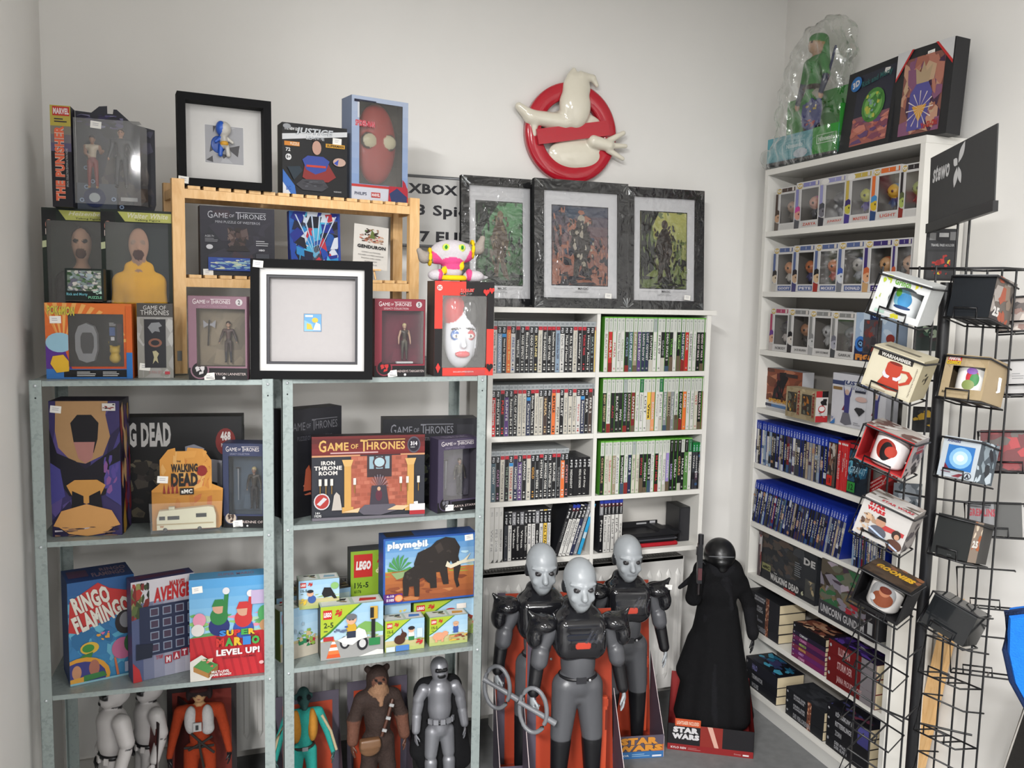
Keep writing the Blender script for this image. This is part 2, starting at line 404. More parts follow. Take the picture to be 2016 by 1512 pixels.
def sdf_obj(name, prims, parent=None, vox=.005, mat='plastic', loc=(0, 0, 0), yaw=0., tilt=0.):
    o = bpy.data.objects.new(name, sdf_mesh(prims, vox, mat)); S.collection.objects.link(o); o.location = tuple(loc); o.rotation_euler = (tilt, 0, yaw)
    if parent: o.parent = parent
    return o
ORD = ['first', 'second', 'third', 'fourth', 'fifth', 'sixth', 'seventh', 'eighth', 'ninth', 'tenth', '11th', '12th', '13th', '14th', '15th', '16th', '17th', '18th',
       '19th', '20th', '21st', '22nd', '23rd', '24th', '25th', '26th', '27th', '28th', '29th', '30th', '31st', '32nd', '33rd', '34th', '35th', '36th', '37th', '38th', '39th', '40th']
# ================================================================ THE ROOM
YB = 3.05; XL = -.43
BC = Fr(2.0936, 2.885, radians(-92.25)+pi*0)      # the bookcase on the right: u runs towards the camera, n points to the right wall
BC.u = np.array([-sin(.0393), -cos(.0393), 0.]); BC.n = np.array([cos(.0393), -sin(.0393), 0.]); BC.yaw = math.atan2(BC.u[1], BC.u[0])
BCD = .165
CU = Fr(.979, 2.80, 0.)                               # the white rack on the back wall
SL = Fr(-.373, 2.378, radians(-4)); SR = Fr(.214, 2.35, 0.)
WD = Fr(.0, 2.5, radians(11))
P1 = BC.loc(-.5, BCD+.012, 0); P2 = BC.loc(6.2, BCD+.012, 0)
WALLC = '#dcdad6'
def struct(mb, name, **k): return tag(mb.obj(name, **k), kind='structure')
YR = -9.5
struct(MB().box(XL-.1, YB, 0, 2.6, YB+.1, CEIL, WALLC, 'paint'), 'wall_back')
struct(MB().box(XL-.1, 1.2, 0, XL, YB, CEIL, WALLC, 'paint').box(XL, 1.2, 0, XL+.016, 2.80, CEIL, WALLC, 'paint'), 'wall_left')  # cut short out of view so lamp light reaches back and right walls
struct(MB().box(-4.7, 1.2, 0, XL-.1, 1.3, CEIL, WALLC, 'paint'), 'added_wall_return')  # unseen, added where the room is opened out to let lamp light in
struct(MB().box(-4.8, YR, 0, -4.7, 1.3, CEIL, WALLC, 'paint'), 'added_wall_far_left')  # unseen, added to close the side widened for the lamps
m = MB(); w = [(P1[0], P1[1]), (P2[0], P2[1]), (P2[0]+.1, P2[1]), (P1[0]+.1, P1[1])]
m.prism(w, 0, CEIL, WALLC, 'paint', axis='z'); struct(m, 'wall_right')
def floor_mat():
    m, nt, b = newmat('grey_vinyl_floor'); tc = nt.nodes.new('ShaderNodeTexCoord'); n = nt.nodes.new('ShaderNodeTexNoise')
    n.inputs['Scale'].default_value = 30; n.inputs['Detail'].default_value = 8; nt.links.new(tc.outputs['Object'], n.inputs['Vector'])
    r = nt.nodes.new('ShaderNodeValToRGB'); r.color_ramp.elements[0].color = (*lin('#58595a'), 1); r.color_ramp.elements[1].color = (*lin('#767777'), 1)
    nt.links.new(n.outputs['Fac'], r.inputs[0]); nt.links.new(r.outputs[0], b.inputs['Base Color']); b.inputs['Roughness'].default_value = .55; return m
MAT['floor'] = floor_mat()
struct(MB().box(-4.8, YR, -.1, 3.2, YB+.1, 0, '#777', 'floor'), 'floor')
struct(MB().box(-4.8, YR, CEIL, 3.2, YB+.1, CEIL+.1, '#dddad4', 'paint'), 'ceiling')
struct(MB().box(XL+.016, YB-.012, 0, P1[0], YB, .07, '#b9b6b0', 'paint'), 'baseboard_back')
for i, (x, y, w, l, p) in enumerate(LAMPS):           # the housings of the ceiling lamps
    o = MB().box(-w/2-.03, -l/2-.03, 0, w/2+.03, l/2+.03, .05, '#e8e8e4', 'paint').obj('ceiling_lamp', None, (x, y, CEIL-.051))
    tag(o, 'flat white ceiling lamp housing, '+['nearest the shelf wall', 'nearest the added return wall', 'second on the left side', 'behind the viewer on the right', 'farthest back in the shop'][i], 'lamp')

# ---------------------------------------------------------------- radiators
def radiator(x0, x1, z0, z1, y, label):
    t = empty('radiator', ((x0+x1)/2, y, z0)); tag(t, label, 'radiator'); w = x1-x0; h = z1-z0; W2 = w/2
    m = MB(); m.box(-W2, 0, 0, W2, .012, h, '#c8c6c2', 'paint')
    n = int(w/.042)
    for i in range(n):
        c = -W2+w*(i+.5)/n; a = .011; z_a, z_b = .035, h-.045
        v = [(c-a, 0, z_a+.02), (c-a*.55, -.007, z_a+.03), (c+a*.55, -.007, z_a+.03), (c+a, 0, z_a+.02), (c-a, 0, z_b-.02), (c-a*.55, -.007, z_b-.03), (c+a*.55, -.007, z_b-.03), (c+a, 0, z_b-.02), (c, 0, z_a), (c, 0, z_b)]
        m.add(v, [(0, 1, 5, 4), (1, 2, 6, 5), (2, 3, 7, 6), (8, 2, 1), (8, 1, 0), (8, 3, 2), (9, 5, 6), (9, 4, 5), (9, 6, 7)], '#cdcbc7', 'paint')
    m.obj('front_panel', t)
    MB().box(-W2, .1, 0, W2, .112, h, '#bcbab6', 'paint').obj('rear_panel', t)
    m = MB(); m.box(-W2-.003, -.002, 0, -W2, .114, h, '#c4c2be', 'paint'); m.obj('side_cover', t)
    MB().box(W2, -.002, 0, W2+.003, .114, h, '#c4c2be', 'paint').obj('side_cover', t)
    m = MB(); m.box(-W2, .012, h-.02, W2, .1, h-.014, '#4a4947', 'paint')
    k = int(w/.012)
    for i in range(k+1): c = -W2+w*i/k; m.box(c-.0018, .0, h-.012, c+.0018, .112, h-.001, '#8b8984', 'paint')
    m.box(-W2, 0, h-.012, W2, .005, h+.001, '#8b8984', 'paint'); m.box(-W2, .052, h-.012, W2, .057, h, '#8b8984', 'paint'); m.box(-W2, .107, h-.012, W2, .112, h, '#8b8984', 'paint')
    tag(m.obj('top_grille', t), kind='stuff')
    for a in (-W2+.12, W2-.12): MB().box(a-.012, .03, -z0, a+.012, .08, 0, '#c4c2be', 'paint').obj('bracket', t)
RY = 2.905; radiator(.925, float(Fr(0, RY, 0).hit(1336, 1300)[0]), float(Fr(0, RY, 0).hit(1330, 1350)[2]), float(Fr(0, RY, 0).hit(960, 1131)[2]), RY, 'white ribbed panel radiator under the white game rack, behind the grey bald figures')
radiator(-.05, .80, .11, .64, 2.87, 'white ribbed panel radiator behind the figures under the steel shelves')

# ---------------------------------------------------------------- galvanised steel shelf units
SZ = {}
def steel_unit(fr, w, tops, depth, lab, dr=0.):
    t = empty('steel_shelf', fr.loc(0, 0, 0), fr.yaw); tag(t, lab, 'shelf', 'galvanised steel shelf units'); pw = .028; T = .0018; H = tops[0]+.002
    for x, sx in ((0, 1), (w, -1)):
        for y, sy in ((0, 1), (depth, -1)):
            m = MB(); xs = sorted((x, x+sx*pw)); ys = sorted((y, y+sy*T)); m.box(xs[0], ys[0], .0, xs[1], ys[1], H, '#888', 'steel')
            xs = sorted((x, x+sx*T)); ys = sorted((y, y+sy*pw)); m.box(xs[0], ys[0], .0, xs[1], ys[1], H, '#888', 'steel')
            m.obj('corner_post', t)
    for z in tops:
        m = MB(); L = .0135; a = T+.0004
        m.box(a, a, z-.0015, w-a, depth-a, z, '#888', 'steel')
        m.box(pw+.0005, a, z-L, w-pw-.0005, a+.0015, z-.0015, '#888', 'steel'); m.box(pw, depth-a-.0015, z-L, w-pw, depth-a, z-.0015, '#888', 'steel')
        m.box(a, a, z-L, a+.0015, depth-a, z-.0015, '#888', 'steel'); m.box(w-a-.0015, a, z-L, w-a, depth-a, z-.0015, '#888', 'steel')
        m.box(pw+.002, a-.0016, z-.0016, w-pw-.002, a, z, '#888', 'steel')
        m.obj('shelf_board', t)
    for z in tops:
        for x in (pw/2, w-pw/2):
            for zz in ([z-.012] if z == tops[0] else [z-.012]):
                m = MB(); m.lathe([(.0001, -.0026), (.003, -.0022), (.0042, 0), (.0042, .0006)], 0, 0, '#b9bfc2', 'silver', 10, 'y')
                m.obj('bolt', t, (x, -.0006, zz))
    for x in (pw/2, w-pw/2):                      # empty bolt holes under the top corners
        MB().lathe([(.0001, -.0002), (.0022, -.0002), (.0022, .0001)], 0, 0, '#23272a', 'matte', 8, 'y').obj('bolt_hole', t, (x, -.0003, tops[0]-.042))
    return t
def fz(fr, p): return float(fr.hit(*p)[2])
topL = (fz(SL, (75, 751))+fz(SL, (517, 747)))/2
SLZ = [topL, (fz(SL, (86, 1068))+fz(SL, (516, 1046)))/2, (fz(SL, (95, 1367))+fz(SL, (516, 1334)))/2, .07]
SRZ = [(fz(SR, (572, 746))+fz(SR, (940, 740)))/2, (fz(SR, (575, 1035))+fz(SR, (939, 1010)))/2, (fz(SR, (575, 1317))+fz(SR, (935, 1272)))/2, .07]
wL = fz(SL, (1, 1)) and float(np.linalg.norm((SL.hit(538, 745)-SL.hit(56, 751))[:2])); wR = float(np.linalg.norm((SR.hit(959, 745)-SR.hit(555, 745))[:2]))
SL.o = np.array([*SL.hit(56, 751)[:2], 0]); SR.o = np.array([*SR.hit(555, 745)[:2], 0])
steel_unit(SL, wL, SLZ, .30, 'left galvanised steel shelf unit, beside the left wall, holding board games and a bat-print box')
steel_unit(SR, wR, SRZ, .30, 'right galvanised steel shelf unit, between the left unit and the white game rack')

# ---------------------------------------------------------------- white rack in the middle
cz = lambda px, py: float(CU.hit(px, py)[2])
CUX0, CUXD, CUX1 = .942, float(CU.hit(1183, 620)[0]), float(CU.hit(1399.5, 650)[0])
th = .022
CT = cz(1190, 608)                                     # top face
CZs = [np.mean([cz(1174, 743.6)+.018, cz(1184, 743)+.018, cz(1392, 739)+.018]), np.mean([cz(1171, 865.5), cz(1182, 864), cz(1386, 851)])+.018,
       np.mean([cz(1170, 987), cz(1178, 984.5), cz(1383, 972)])+.018, np.mean([cz(955, 1122.5), cz(1164, 1102), cz(1178, 1100)])+.02]
CD = .20
WH = '#cccac4'
t = empty('wall_rack', (CUX0, CU.o[1], 0)); tag(t, 'white laminate game rack on the back wall, two bays wide, above the radiator', 'rack')
W_ = CUX1-CUX0
MB().box(0, -.004, CT-.0175, W_+.02, CD, CT, WH, 'paint').obj('top_board', t)
for x, zb in ((0, CZs[3]-.02), (CUXD-CUX0-.0135, CZs[3]-.05), (W_-.018, CZs[3]-.02)):
    MB().box(x, 0, zb, x+(.018 if x != CUXD-CUX0-.0135 else .0135), CD, CT-.0176, WH, 'paint').obj('side_board', t)
for z in CZs:
    for a, b in ((.0182, CUXD-CUX0-.0137), (CUXD-CUX0+.0002, W_-.0182)):
        MB().box(a, .001, z-.018, b, CD-.001, z, WH, 'paint').obj('shelf_board', t)
MB().box(0, CD+.0002, CZs[3]-.02, W_, CD+.005, CT-.0176, '#c9c6c0', 'paint').obj('back_panel', t)
MB().tube([(CUXD-CUX0-.04, .03, CZs[3]-.045), (CUXD-CUX0-.02, .03, CZs[3]-.045)], .006, WH, 'paint').obj('dowel', t)

# ---------------------------------------------------------------- tall white bookcase on the right
def bz(px, py, d=0.): return float(BC.hit(px, py, d)[2])
BT = .5*(bz(1527, 332)+bz(1815, 266))
_b = [((1503, 467), (1797, 439)), ((1497, 583), (1712, 589)), ((1491, 696), (1702, 725.5)), ((1483, 808), (1693, 863)), ((1477, 918), (1682, 988)),
      ((1472, 1028), (1687, 1136)), ((1465, 1135), (1725, 1276)), ((1475, 1249), (1723, 1405)), ((1458, 1347), (1662, 1512))]
BZ = [.5*(bz(*a)+bz(*b))+.02 for a, b in _b]           # top faces of the shelves
BL = float(BC.inv(BC.hit(1824, 265))[0])                # length along the wall
print('bookcase', BT, BZ, BL, 'rack', CT, CZs, 'steel', SLZ, SRZ, wL, wR)
t = empty('bookcase', BC.loc(0, 0, 0), BC.yaw); tag(t, 'tall white bookcase along the right wall, filled with boxed figures, games and books', 'bookcase')
# local frame of the bookcase: x along u; y must point to the wall
def bc_box(x0, d0, z0, x1, d1, z1, col=WH, mat='paint'): return MB().box(x0, d0, z0, x1, d1, z1, col, mat)
sgn = float(np.cross(BC.u, BC.n)[2])
assert sgn > 0
bc_box(-.001, 0, BT-.022, BL+.001, BCD, BT).obj('top_board', t)
bc_box(0, 0, 0, .02, BCD, BT-.0222).obj('side_board', t); bc_box(BL-.02, 0, 0, BL, BCD, BT-.0222).obj('side_board', t)
for z in BZ: bc_box(.0202, .001, z-.02, BL-.0202, BCD-.006, z).obj('shelf_board', t)
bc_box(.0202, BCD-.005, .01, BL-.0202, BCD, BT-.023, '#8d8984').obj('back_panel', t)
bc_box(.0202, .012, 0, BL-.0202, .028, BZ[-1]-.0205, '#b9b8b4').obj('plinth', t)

# ---------------------------------------------------------------- slatted wooden rack standing on the steel shelves
def wood_rack():
    zt = max(SLZ[0], SRZ[0])+.0025; A = WD.base(345, zt, 0); 
    g = Fr(A[0], A[1], WD.yaw); B = g.hit(826, 430); w = float((B-A)[:2] @ g.u[:2]); d = .15; pw = .032; pd = .022
    t = empty('slatted_rack', g.loc(0, 0, zt), g.yaw); tag(t, 'birch slatted rack standing on top of the steel shelf units', 'rack')
    zT = .5*(g.hit(345, 356)[2]+g.hit(826, 386)[2])-zt
    for x in (0, w-pw):
        for y in (0, d-pd): MB().box(x, y, 0, x+pw, y+pd, zT, '#cda36a', 'wood').obj('post', t)
    z1 = .5*(g.hit(600, 391)[2]+g.hit(480, 379)[2])-zt; z2 = .5*(g.hit(430, 548)[2]+g.hit(790, 559)[2])-zt
    for zz in (z1, z2):
        MB().box(pw+.0002, .002, zz-.024, w-pw-.0002, .016, zz+.0, '#cda36a', 'wood').obj('front_rail', t)
        MB().box(pw+.0002, d-.016, zz-.024, w-pw-.0002, d-.002, zz+.0, '#cda36a', 'wood').obj('rear_rail', t)
        MB().box(.002, pd+.0005, zz-.024, .014, d-pd-.0005, zz, '#cda36a', 'wood').obj('side_rail', t)
        MB().box(w-.014, pd+.0005, zz-.024, w-.002, d-pd-.0005, zz, '#cda36a', 'wood').obj('side_rail', t)
        n = 16; me = None; x0 = pw+.004; x1 = w-pw-.004; st = (x1-x0)/n
        for i in range(n):
            if me is None: o = MB().box(0, .0, .0002, st*.78, d, .009, '#c3996a', 'wood').obj('slat', t, (x0+i*st+st*.11, 0, zz)); me = o.data
            else: o = bpy.data.objects.new('slat', me); S.collection.objects.link(o); o.parent = t; o.location = (x0+i*st+st*.11, 0, zz)
    m = MB(); m.box(.006, -.0015, .035, .018, 0, .062, '#8c8c88', 'silver'); m.obj('hinge_plate', t)
    return g, t, zt+z1+.0092, zt+z2+.0092, w
WG, wrack, WZ1, WZ2, WW = wood_rack()
# ================================================================ DISC CASES IN ROWS
CN = {'k': ('#17161a', 'black'), 'w': ('#d9d7d2', 'white'), 'i': ('#cfc9bb', 'cream'), 'g': ('#8d9094', 'grey'), 'd': ('#3a3c42', 'dark grey'), 'r': ('#c22a2c', 'red'), 'R': ('#7a1d20', 'dark red'),
      'o': ('#e8763a', 'orange'), 'O': ('#e59a6c', 'pale orange'), 'y': ('#e8c04a', 'yellow'), 'b': ('#2c4a92', 'blue'), 'B': ('#232a4a', 'navy'), 's': ('#8ba0b4', 'pale blue'), 't': ('#4c6470', 'slate'),
      'p': ('#5a3a78', 'purple'), 'l': ('#a08cc8', 'lilac'), 'n': ('#4a3a34', 'brown'), 'c': ('#2a9ed0', 'bright blue'), 'e': ('#5a8a4a', 'green'), 'T': ('#a2937e', 'tan')}
def spine(kind, tag_, bg, txt, tc, w, h, dp, seed):
    """one plastic case with its printed spine towards the room"""
    m = MB(); bgc = CN[bg][0]; r = random.Random(seed)
    top = {'ps3': '#b7bbbc', 'xbox': '#5fae35', 'wii': '#d9d7d0', 'psp': '#3a3a3d', 'ps2': '#26272b', 'ps2b': '#2a3f9a', 'ps4': '#15309c', 'one': '#127a3a', 'switch': '#c8202a', 'wiiu': '#1c8fc8', 'blk': '#303136'}[kind]
    side = {'wii': '#cfcdc6', 'xbox': '#4f9430', 'ps3': '#9a9ea0', 'ps4': '#12267c', 'switch': '#a81c22'}.get(kind, '#202125')
    b = .0009; m.box(-w/2, b, 0, w/2, dp, h, side, 'plastic', {'T': top, 'F': side})
    m.box(-w/2+b, 0, b, w/2-b, b, h-b, side, 'plastic', {'F': bgc if kind != 'ps3' else bgc})
    a = Art(m, (-w/2+.0003, 0, 0), (1, 0, 0), (0, 0, 1), w-.0006, h, mat='plastic' if kind == 'ps3' else 'print')
    L = lambda: a.R(.3, .04, .7, .055, tc, 0) or a.R(.28, .075, .72, .083, tc, 0)
    if kind == 'ps3':
        a.R(0, .9, 1, 1, '#a9aeb0'); a.R(.15, .93, .85, .975, '#8d9396')
        if tag_ == 'r': a.R(.04, .83, .96, .9, '#b02030'); a.R(.3, .85, .7, .875, '#c8404a'); t1 = .8
        else: a.R(.0, .76, 1, .9, '#131216'); a.T('PS3', .22, .78, .72, .875, '#d8d8dc', .03, 1); t1 = .73
        if tag_ == 'm': a.R(.05, .69, .95, .755, '#3a8fd0'); t1 = .66
        a.E(.5, .16, .2, col=tc if bg not in 'wi' else '#3a3a3e', n=8); a.R(.25, .1, .75, .11, tc, 0); a.R(.3, .05, .7, .08, tc)
    elif kind == 'xbox':
        a.R(0, .978, 1, 1, '#79c452'); 
        tg = {'s': '#aeb6b4', 'k': '#1c1a1a', 'G': '#2a7a48'}.get(tag_, '#d5d8cf')
        a.R(.04, .73, 1, .976, tg); a.E(.55, .935, .24, col='#8c9290' if tag_ != 'k' else '#d8d8d8', n=10); a.E(.6, .935, .13, col=tg, n=8)
        a.R(.42, .76, .56, .9, '#a9aeaa' if tag_ != 'k' else '#999'); t1 = .7
        a.R(.3, .05, .7, .06, tc, 0); a.R(.3, .07, .7, .075, tc)
        if r.random() < .35: a.R(0, 0, 1, r.uniform(.08, .3), r.choice(['#c8c4b8', '#8c2a28', '#40536a', '#6a5a48']))
    elif kind == 'ps4' or kind == 'one':
        a.R(0, .97, 1, 1, top); a.R(0, .8, 1, .97, '#1b3cab' if kind == 'ps4' else '#148a40')
        a.T('PS4' if kind == 'ps4' else 'XBOX ONE', .25, .82, .75, .9, '#cfd6ee', .03, 1); a.poly([(.3, .92), (.7, .92), (.5, .95)], '#cfd6ee'); t1 = .75
        n = r.randint(1, 3)
        for i in range(n): y0 = r.uniform(0, .7); a.R(.05, y0, 1, y0+r.uniform(.05, .18), r.choice(['#6b6f7c', '#93a4b8', '#b48a68', '#2a2c34', '#50384a', '#c9ccd2', '#3a5a80', '#1d1c22']))
    elif kind == 'wii':
        a.T('Wii', .25, .84, .75, .92, '#9a9a9a', .0, 1); a.poly([(.95, 0), (.95, .06), (.3, 0)], '#5c5c5a'); t1 = .6
    elif kind in ('psp', 'ps2', 'ps2b', 'blk'):
        tg = '#8c8c90' if tag_ == 's' else '#1a1a1e'; a.R(0, .72, 1, .975, tg); 
        if kind == 'ps2b': a.R(0, .94, 1, 1, '#2338a0'); a.R(.1, .88, .9, .94, '#5a2028')
        a.E(.5, .92, .22, col='#dadada', n=8); a.T({'psp': 'PSP', 'ps2': 'PlayStation', 'ps2b': 'PlayStation.2', 'blk': 'PS'}[kind], .25, .74, .75, .87, '#dadada', .03, 1); t1 = .69
        a.R(.3, .04, .7, .055, tc)
    elif kind == 'switch': a.R(.15, .93, .85, .97, '#e8e4e0'); t1 = .85
    elif kind == 'wiiu': a.R(.05, .74, .95, .95, '#e4e6e8'); a.T('Wii U', .2, .77, .8, .92, '#3aa0d0', .02, 1); t1 = .68; a.R(.1, .32, .9, .44, '#c8d8e0')
    if txt:
        L_ = min(.62, .045*len(txt)+.1)*(.8+.4*r.random()); L_ = min(L_, t1-.2); y1 = t1-r.uniform(0, max(0, t1-.2-L_))
        a.T(txt, .24, y1-L_, .76, y1, tc, .03 if bg not in 'wi' else .0, 1)
    return m
SH = {'ps3': .172, 'xbox': .19, 'wii': .19, 'psp': .172, 'ps2': .15, 'ps2b': .188, 'ps4': .172, 'one': .172, 'switch': .17, 'wiiu': .19, 'blk': .172}
def case_row(fr, z, px0, px1, specs, kind, d, group, where, lean=0., h=None, dpt=.134, n0=0, gap=.0003, tw=None):
    """specs: text lines  tab,ground,ink,words"""
    A = fr.base(px0, z, d); B = fr.base(px1, z, d); Lt = float(np.linalg.norm(B-A)); specs = [q.split(',') for q in specs.strip().split(';')]
    n = len(specs); pitch = Lt/n; out = []
    for i, q in enumerate(specs):
        tg, bg, ink, txt = (q+['']*4)[:4]; k = kind
        if ':' in tg: k, tg = tg.split(':')
        hh = (h or SH[k])*(1.05 if fr is CU else 1.); w = (pitch-gap)*(cos(lean) if lean else 1); r = random.Random(i*7+n)
        if tw: w = tw
        m = spine(k, tg, bg, txt, CN[ink][0] if ink in CN else ink, w, hh, dpt, i*13+n)
        P = A+(B-A)*((i+.5)/n)+fr.n*r.uniform(0, .004); yaw = fr.yaw
        P = np.array([P[0], P[1], z+.0003+(abs(sin(lean))*w/2 if lean else 0)])
        o = m.obj('game_case', None, P, yaw, 0, lean)
        tb = {'ps3': 'red tab' if tg == 'r' else ('blue and black tab' if tg == 'm' else 'black tab'), 'xbox': {'k': 'black tab', 's': 'silver tab', 'G': 'dark green tab'}.get(tg, 'white tab'), 'ps4': 'blue tab',
              'one': 'green tab', 'psp': 'silver tab' if tg == 's' else 'black tab', 'ps2': 'black tab', 'ps2b': 'blue top'}.get(k, 'plain top')
        tag(o, '%s spined case, %s, %s from left, %s' % (CN[bg][1], tb, ORD[i+n0], where), 'game case', group); out.append(o)
    return out
D_ = 'r,w,#777,Virtua Tennis;k,s,#e8e8f0,VANCOUVER;m,k,w,Need for Speed;r,o,#f4d080,Orange Box;k,w,b,FREE RACK;r,k,w,WRESTLE;k,k,w,MASS EFFECT 2;r,k,w,Bioshock;k,k,w,DEAD SPACE II;k,k,#d8c890,SKYLINE;r,i,#777,Tom Clancys Rainbow Six Vegas;r,k,w,THE DARKNESS;r,k,w,MEN OF WAR;r,k,w,SmackDown vs Raw 2008;r,s,#556,SmackDown vs Raw 2009;k,w,#666,Dark Sector;k,k,w,Medal of Honor;k,k,w,KILL ZONE 2;r,i,#888,Tom Clancys H.A.W.X;r,k,w,Legendary;r,k,#c8404a,TUROK WAR;k,k,w,Heavy Rain;k,k,#8a9a9a,SKATE 3;r,y,k,LA NOIRE'
case_row(CU, CZs[0], 969, 1177.5, D_, 'ps3', .006, 'silver-topped game cases, white rack', 'top left rack shelf')
D_ = ',w,#a08080,BLACKSITE;,r,w,NBA 2K;,w,r,FORZA;,w,#777,Need for Speed;,w,#8a9a6a,Oblivion;,k,s,CRYSIS;,t,#dfe8ee,LOST PLANET;,T,#e8e4dc,JUST CAUSE;,p,w,SAINTS ROW;,B,w,SAINTS ROW IV;,B,w,LOST ODYSSEY;,k,w,STUNTMAN;s,w,#999,HALO 3;,w,k,FIFA 09;,k,#999,GAME;,k,w,DEAD SPACE 2;,k,#6fae4a,TUROK;,w,#999,Quantum;,k,#9fce7a,TUROK;,B,w,MASS EFFECT;,r,w,CRACK;,w,k,DEAD RISING 2;,w,#b8b8b4,Prince of Persia;,k,#d8c8c8,GEARS OF WAR 2;,k,#d8c8c8,GEARS OF WAR 3;,k,#bbb,PORTAL 2'
case_row(CU, CZs[0], 1188, 1391.5, D_, 'xbox', .006, 'green-topped game cases, white rack', 'top right rack shelf')
D_ = 'k,k,w,RED LINE;k,r,w,MotorStorm;k,k,w,MINUTES;r,k,#e04040,PURE;k,p,w,SAINTS;k,k,w,Resident Evil;r,k,w,CALL OF DUTY;r,i,#777,Tom Clancys EndWar;r,i,#777,Uncharted;m,B,w,Chrono;r,k,w,Shaun White;r,i,#777,Tom Clancys Splinter;k,i,#777,Sonic Ultimate;k,n,#d8b888,MAFIA;k,k,w,FarCry 2;r,o,k,BATTLE;r,i,k,FIGHT;k,k,w,BULLET;r,i,#888,Ghost Recon;k,i,#555,FUEL;r,i,#777,SmackDown;k,w,r,Sparta;m,B,w,Resistance;k,k,w,FEAR;r,n,w,FEAR 2;k,w,#556,Assassins'
case_row(CU, CZs[1], 958, 1173, D_, 'ps3', .006, 'silver-topped game cases, white rack', 'second left rack shelf')
D_ = ',k,#c8b088,ENEMY TERRITORY;,w,#999,Colin McRae;,k,#a04048,ALAN;,k,w,BLACK OPS;,k,w,MW2;s,k,#b8b8c8,DARKSIDERS;,k,#c8b0a8,DARKNESS;,R,w,DANTES;,w,#999,Tomb Raider;G,w,#888,Assassins Creed;,w,k,LOST;,y,k,Viva;,O,w,BORDER;,w,#999,Prototype;G,w,#888,Fable II;,g,w,Halo Wars;,T,k,HUNTED;,g,w,Two Worlds;,w,k,TONY HAWKS PROVING;,k,w,CALL OF DUTY;,o,w,RAGE;,w,#999,Mirror;,w,#999,THE BEATLES;,i,r,WET;,k,#d8c8c0,DARK SOULS II;,R,#e8c8a8,RISEN'
case_row(CU, CZs[1], 1184.5, 1386.5, D_, 'xbox', .006, 'green-topped game cases, white rack', 'second right rack shelf')
D_ = 'k,p,#d8a0c8,SAINTS;k,t,w,DESTINY;k,k,#b088a8,CASTLE;r,i,#555,Tom Clancys;r,k,#8a9a8a,THE LAST;m,i,r,STRANGLE;r,B,w,UNCHARTED;k,p,w,THE BOOK;r,k,w,inFAMOUS;r,i,#777,Haze;k,k,#d8a050,GOLD;k,k,w,BROTHERS;r,k,w,HITMAN;k,k,w,ARMORED CORE;k,k,w,BATTLEFIELD;r,k,w,BOURNE;r,k,#8a8a8a,TURNING;k,o,w,FUSE;k,k,#c88a8a,CRYSIS'
case_row(CU, CZs[2], 957.5, 1118.5, D_, 'ps3', .004, 'silver-topped game cases, white rack', 'third left rack shelf')
case_row(CU, CZs[2], 1119.5, 1171, ',k,w,MIDNIGHT;,k,k,;,k,w,MEDAL OF HONOR;,k,w,Call of Duty;,k,k,;,k,w,METAL SLUG', 'blk', .02, 'short black cases, white rack', 'short row, third left shelf', h=.135)
D_ = ',k,#b89878,OBSCURE;,i,#998,TOM CLANCY;,i,r,Saboteur;,T,w,TWO WORLDS;,w,#778,Assassins;,k,w,WOLFENSTEIN;,w,#999,Rainbow Six;,B,#e0e0e8,GRID 2;s,i,#776,Bioshock;,i,#988,TIME SHIFT;,k,#b04048,SPAWN;,k,w,MODERN;,k,w,CRYSIS 2;,w,#999,Perfect Dark;,k,#c04040,SILENT HILL;,w,#888,Splinter Cell;,w,#888,TITANFALL;,l,w,HUNTER;k,k,#b8a8d8,SACRED;k,k,w,DIABLO;k,k,#c89878,GEARS;,k,w,HALO 4;k,e,w,KINECT;G,w,#888,Lips'
case_row(CU, CZs[2], 1180, 1360, D_, 'xbox', .004, 'green-topped game cases, white rack', 'third right rack shelf')
case_row(CU, CZs[2], 1360.5, 1383, ',d,w,TITAN;,d,w,QUANTUM;,k,w,FORZA;,d,w,RISE', 'one', .008, 'short green-topped cases, white rack', 'short row, third right shelf')
case_row(CU, CZs[3], 954, 989.5, ',w,#a03040,FIFA 12;,w,#999,Wii Fit;,w,#999,PES 2008;,w,#333,SMACKDOWN VS RAW 2010', 'wii', .004, 'white-topped game cases, white rack', 'bottom left rack shelf', gap=.0005)
case_row(CU, CZs[3], 991.5, 1083, ',d,#888,GTA;,w,#556,Monsters;s,k,w,Tekken;,k,w,SmackDown 2009;s,k,w,Virtua;,k,w,SmackDown 2011;,w,#556,FIFA 08;,w,#556,Need Speed;s,k,w,Gods;,w,#556,Burnout;,y,k,ALL STARS;,w,#556,SmackDown 2008', 'psp', .006, 'handheld game cases, white rack', 'middle of bottom left shelf')
case_row(CU, CZs[3], 1090, 1143, ',k,#888,KINGDOM;ps2b:,w,#555,FINAL FANTASY;ps2b:,w,#555,PRO EVOLUTION;blk:,w,#555,SIMS 2;blk:,B,w,Ratchet;blk:s,g,w,TONY HAWK;wiiu:,c,w,', 'blk', .006, 'leaning cases, white rack', 'leaning on bottom left shelf', lean=radians(17), h=.186)
case_row(CU, CZs[3], 1178.5, 1223.5, 's,k,w,Prince;,w,#555,Resident;,w,#555,Pro Evolution;,w,#555,Metal 3;,w,#555,FIFA;,w,#555,Sega', 'ps2b', .006, 'blue-topped older cases, white rack', 'bottom right rack shelf')
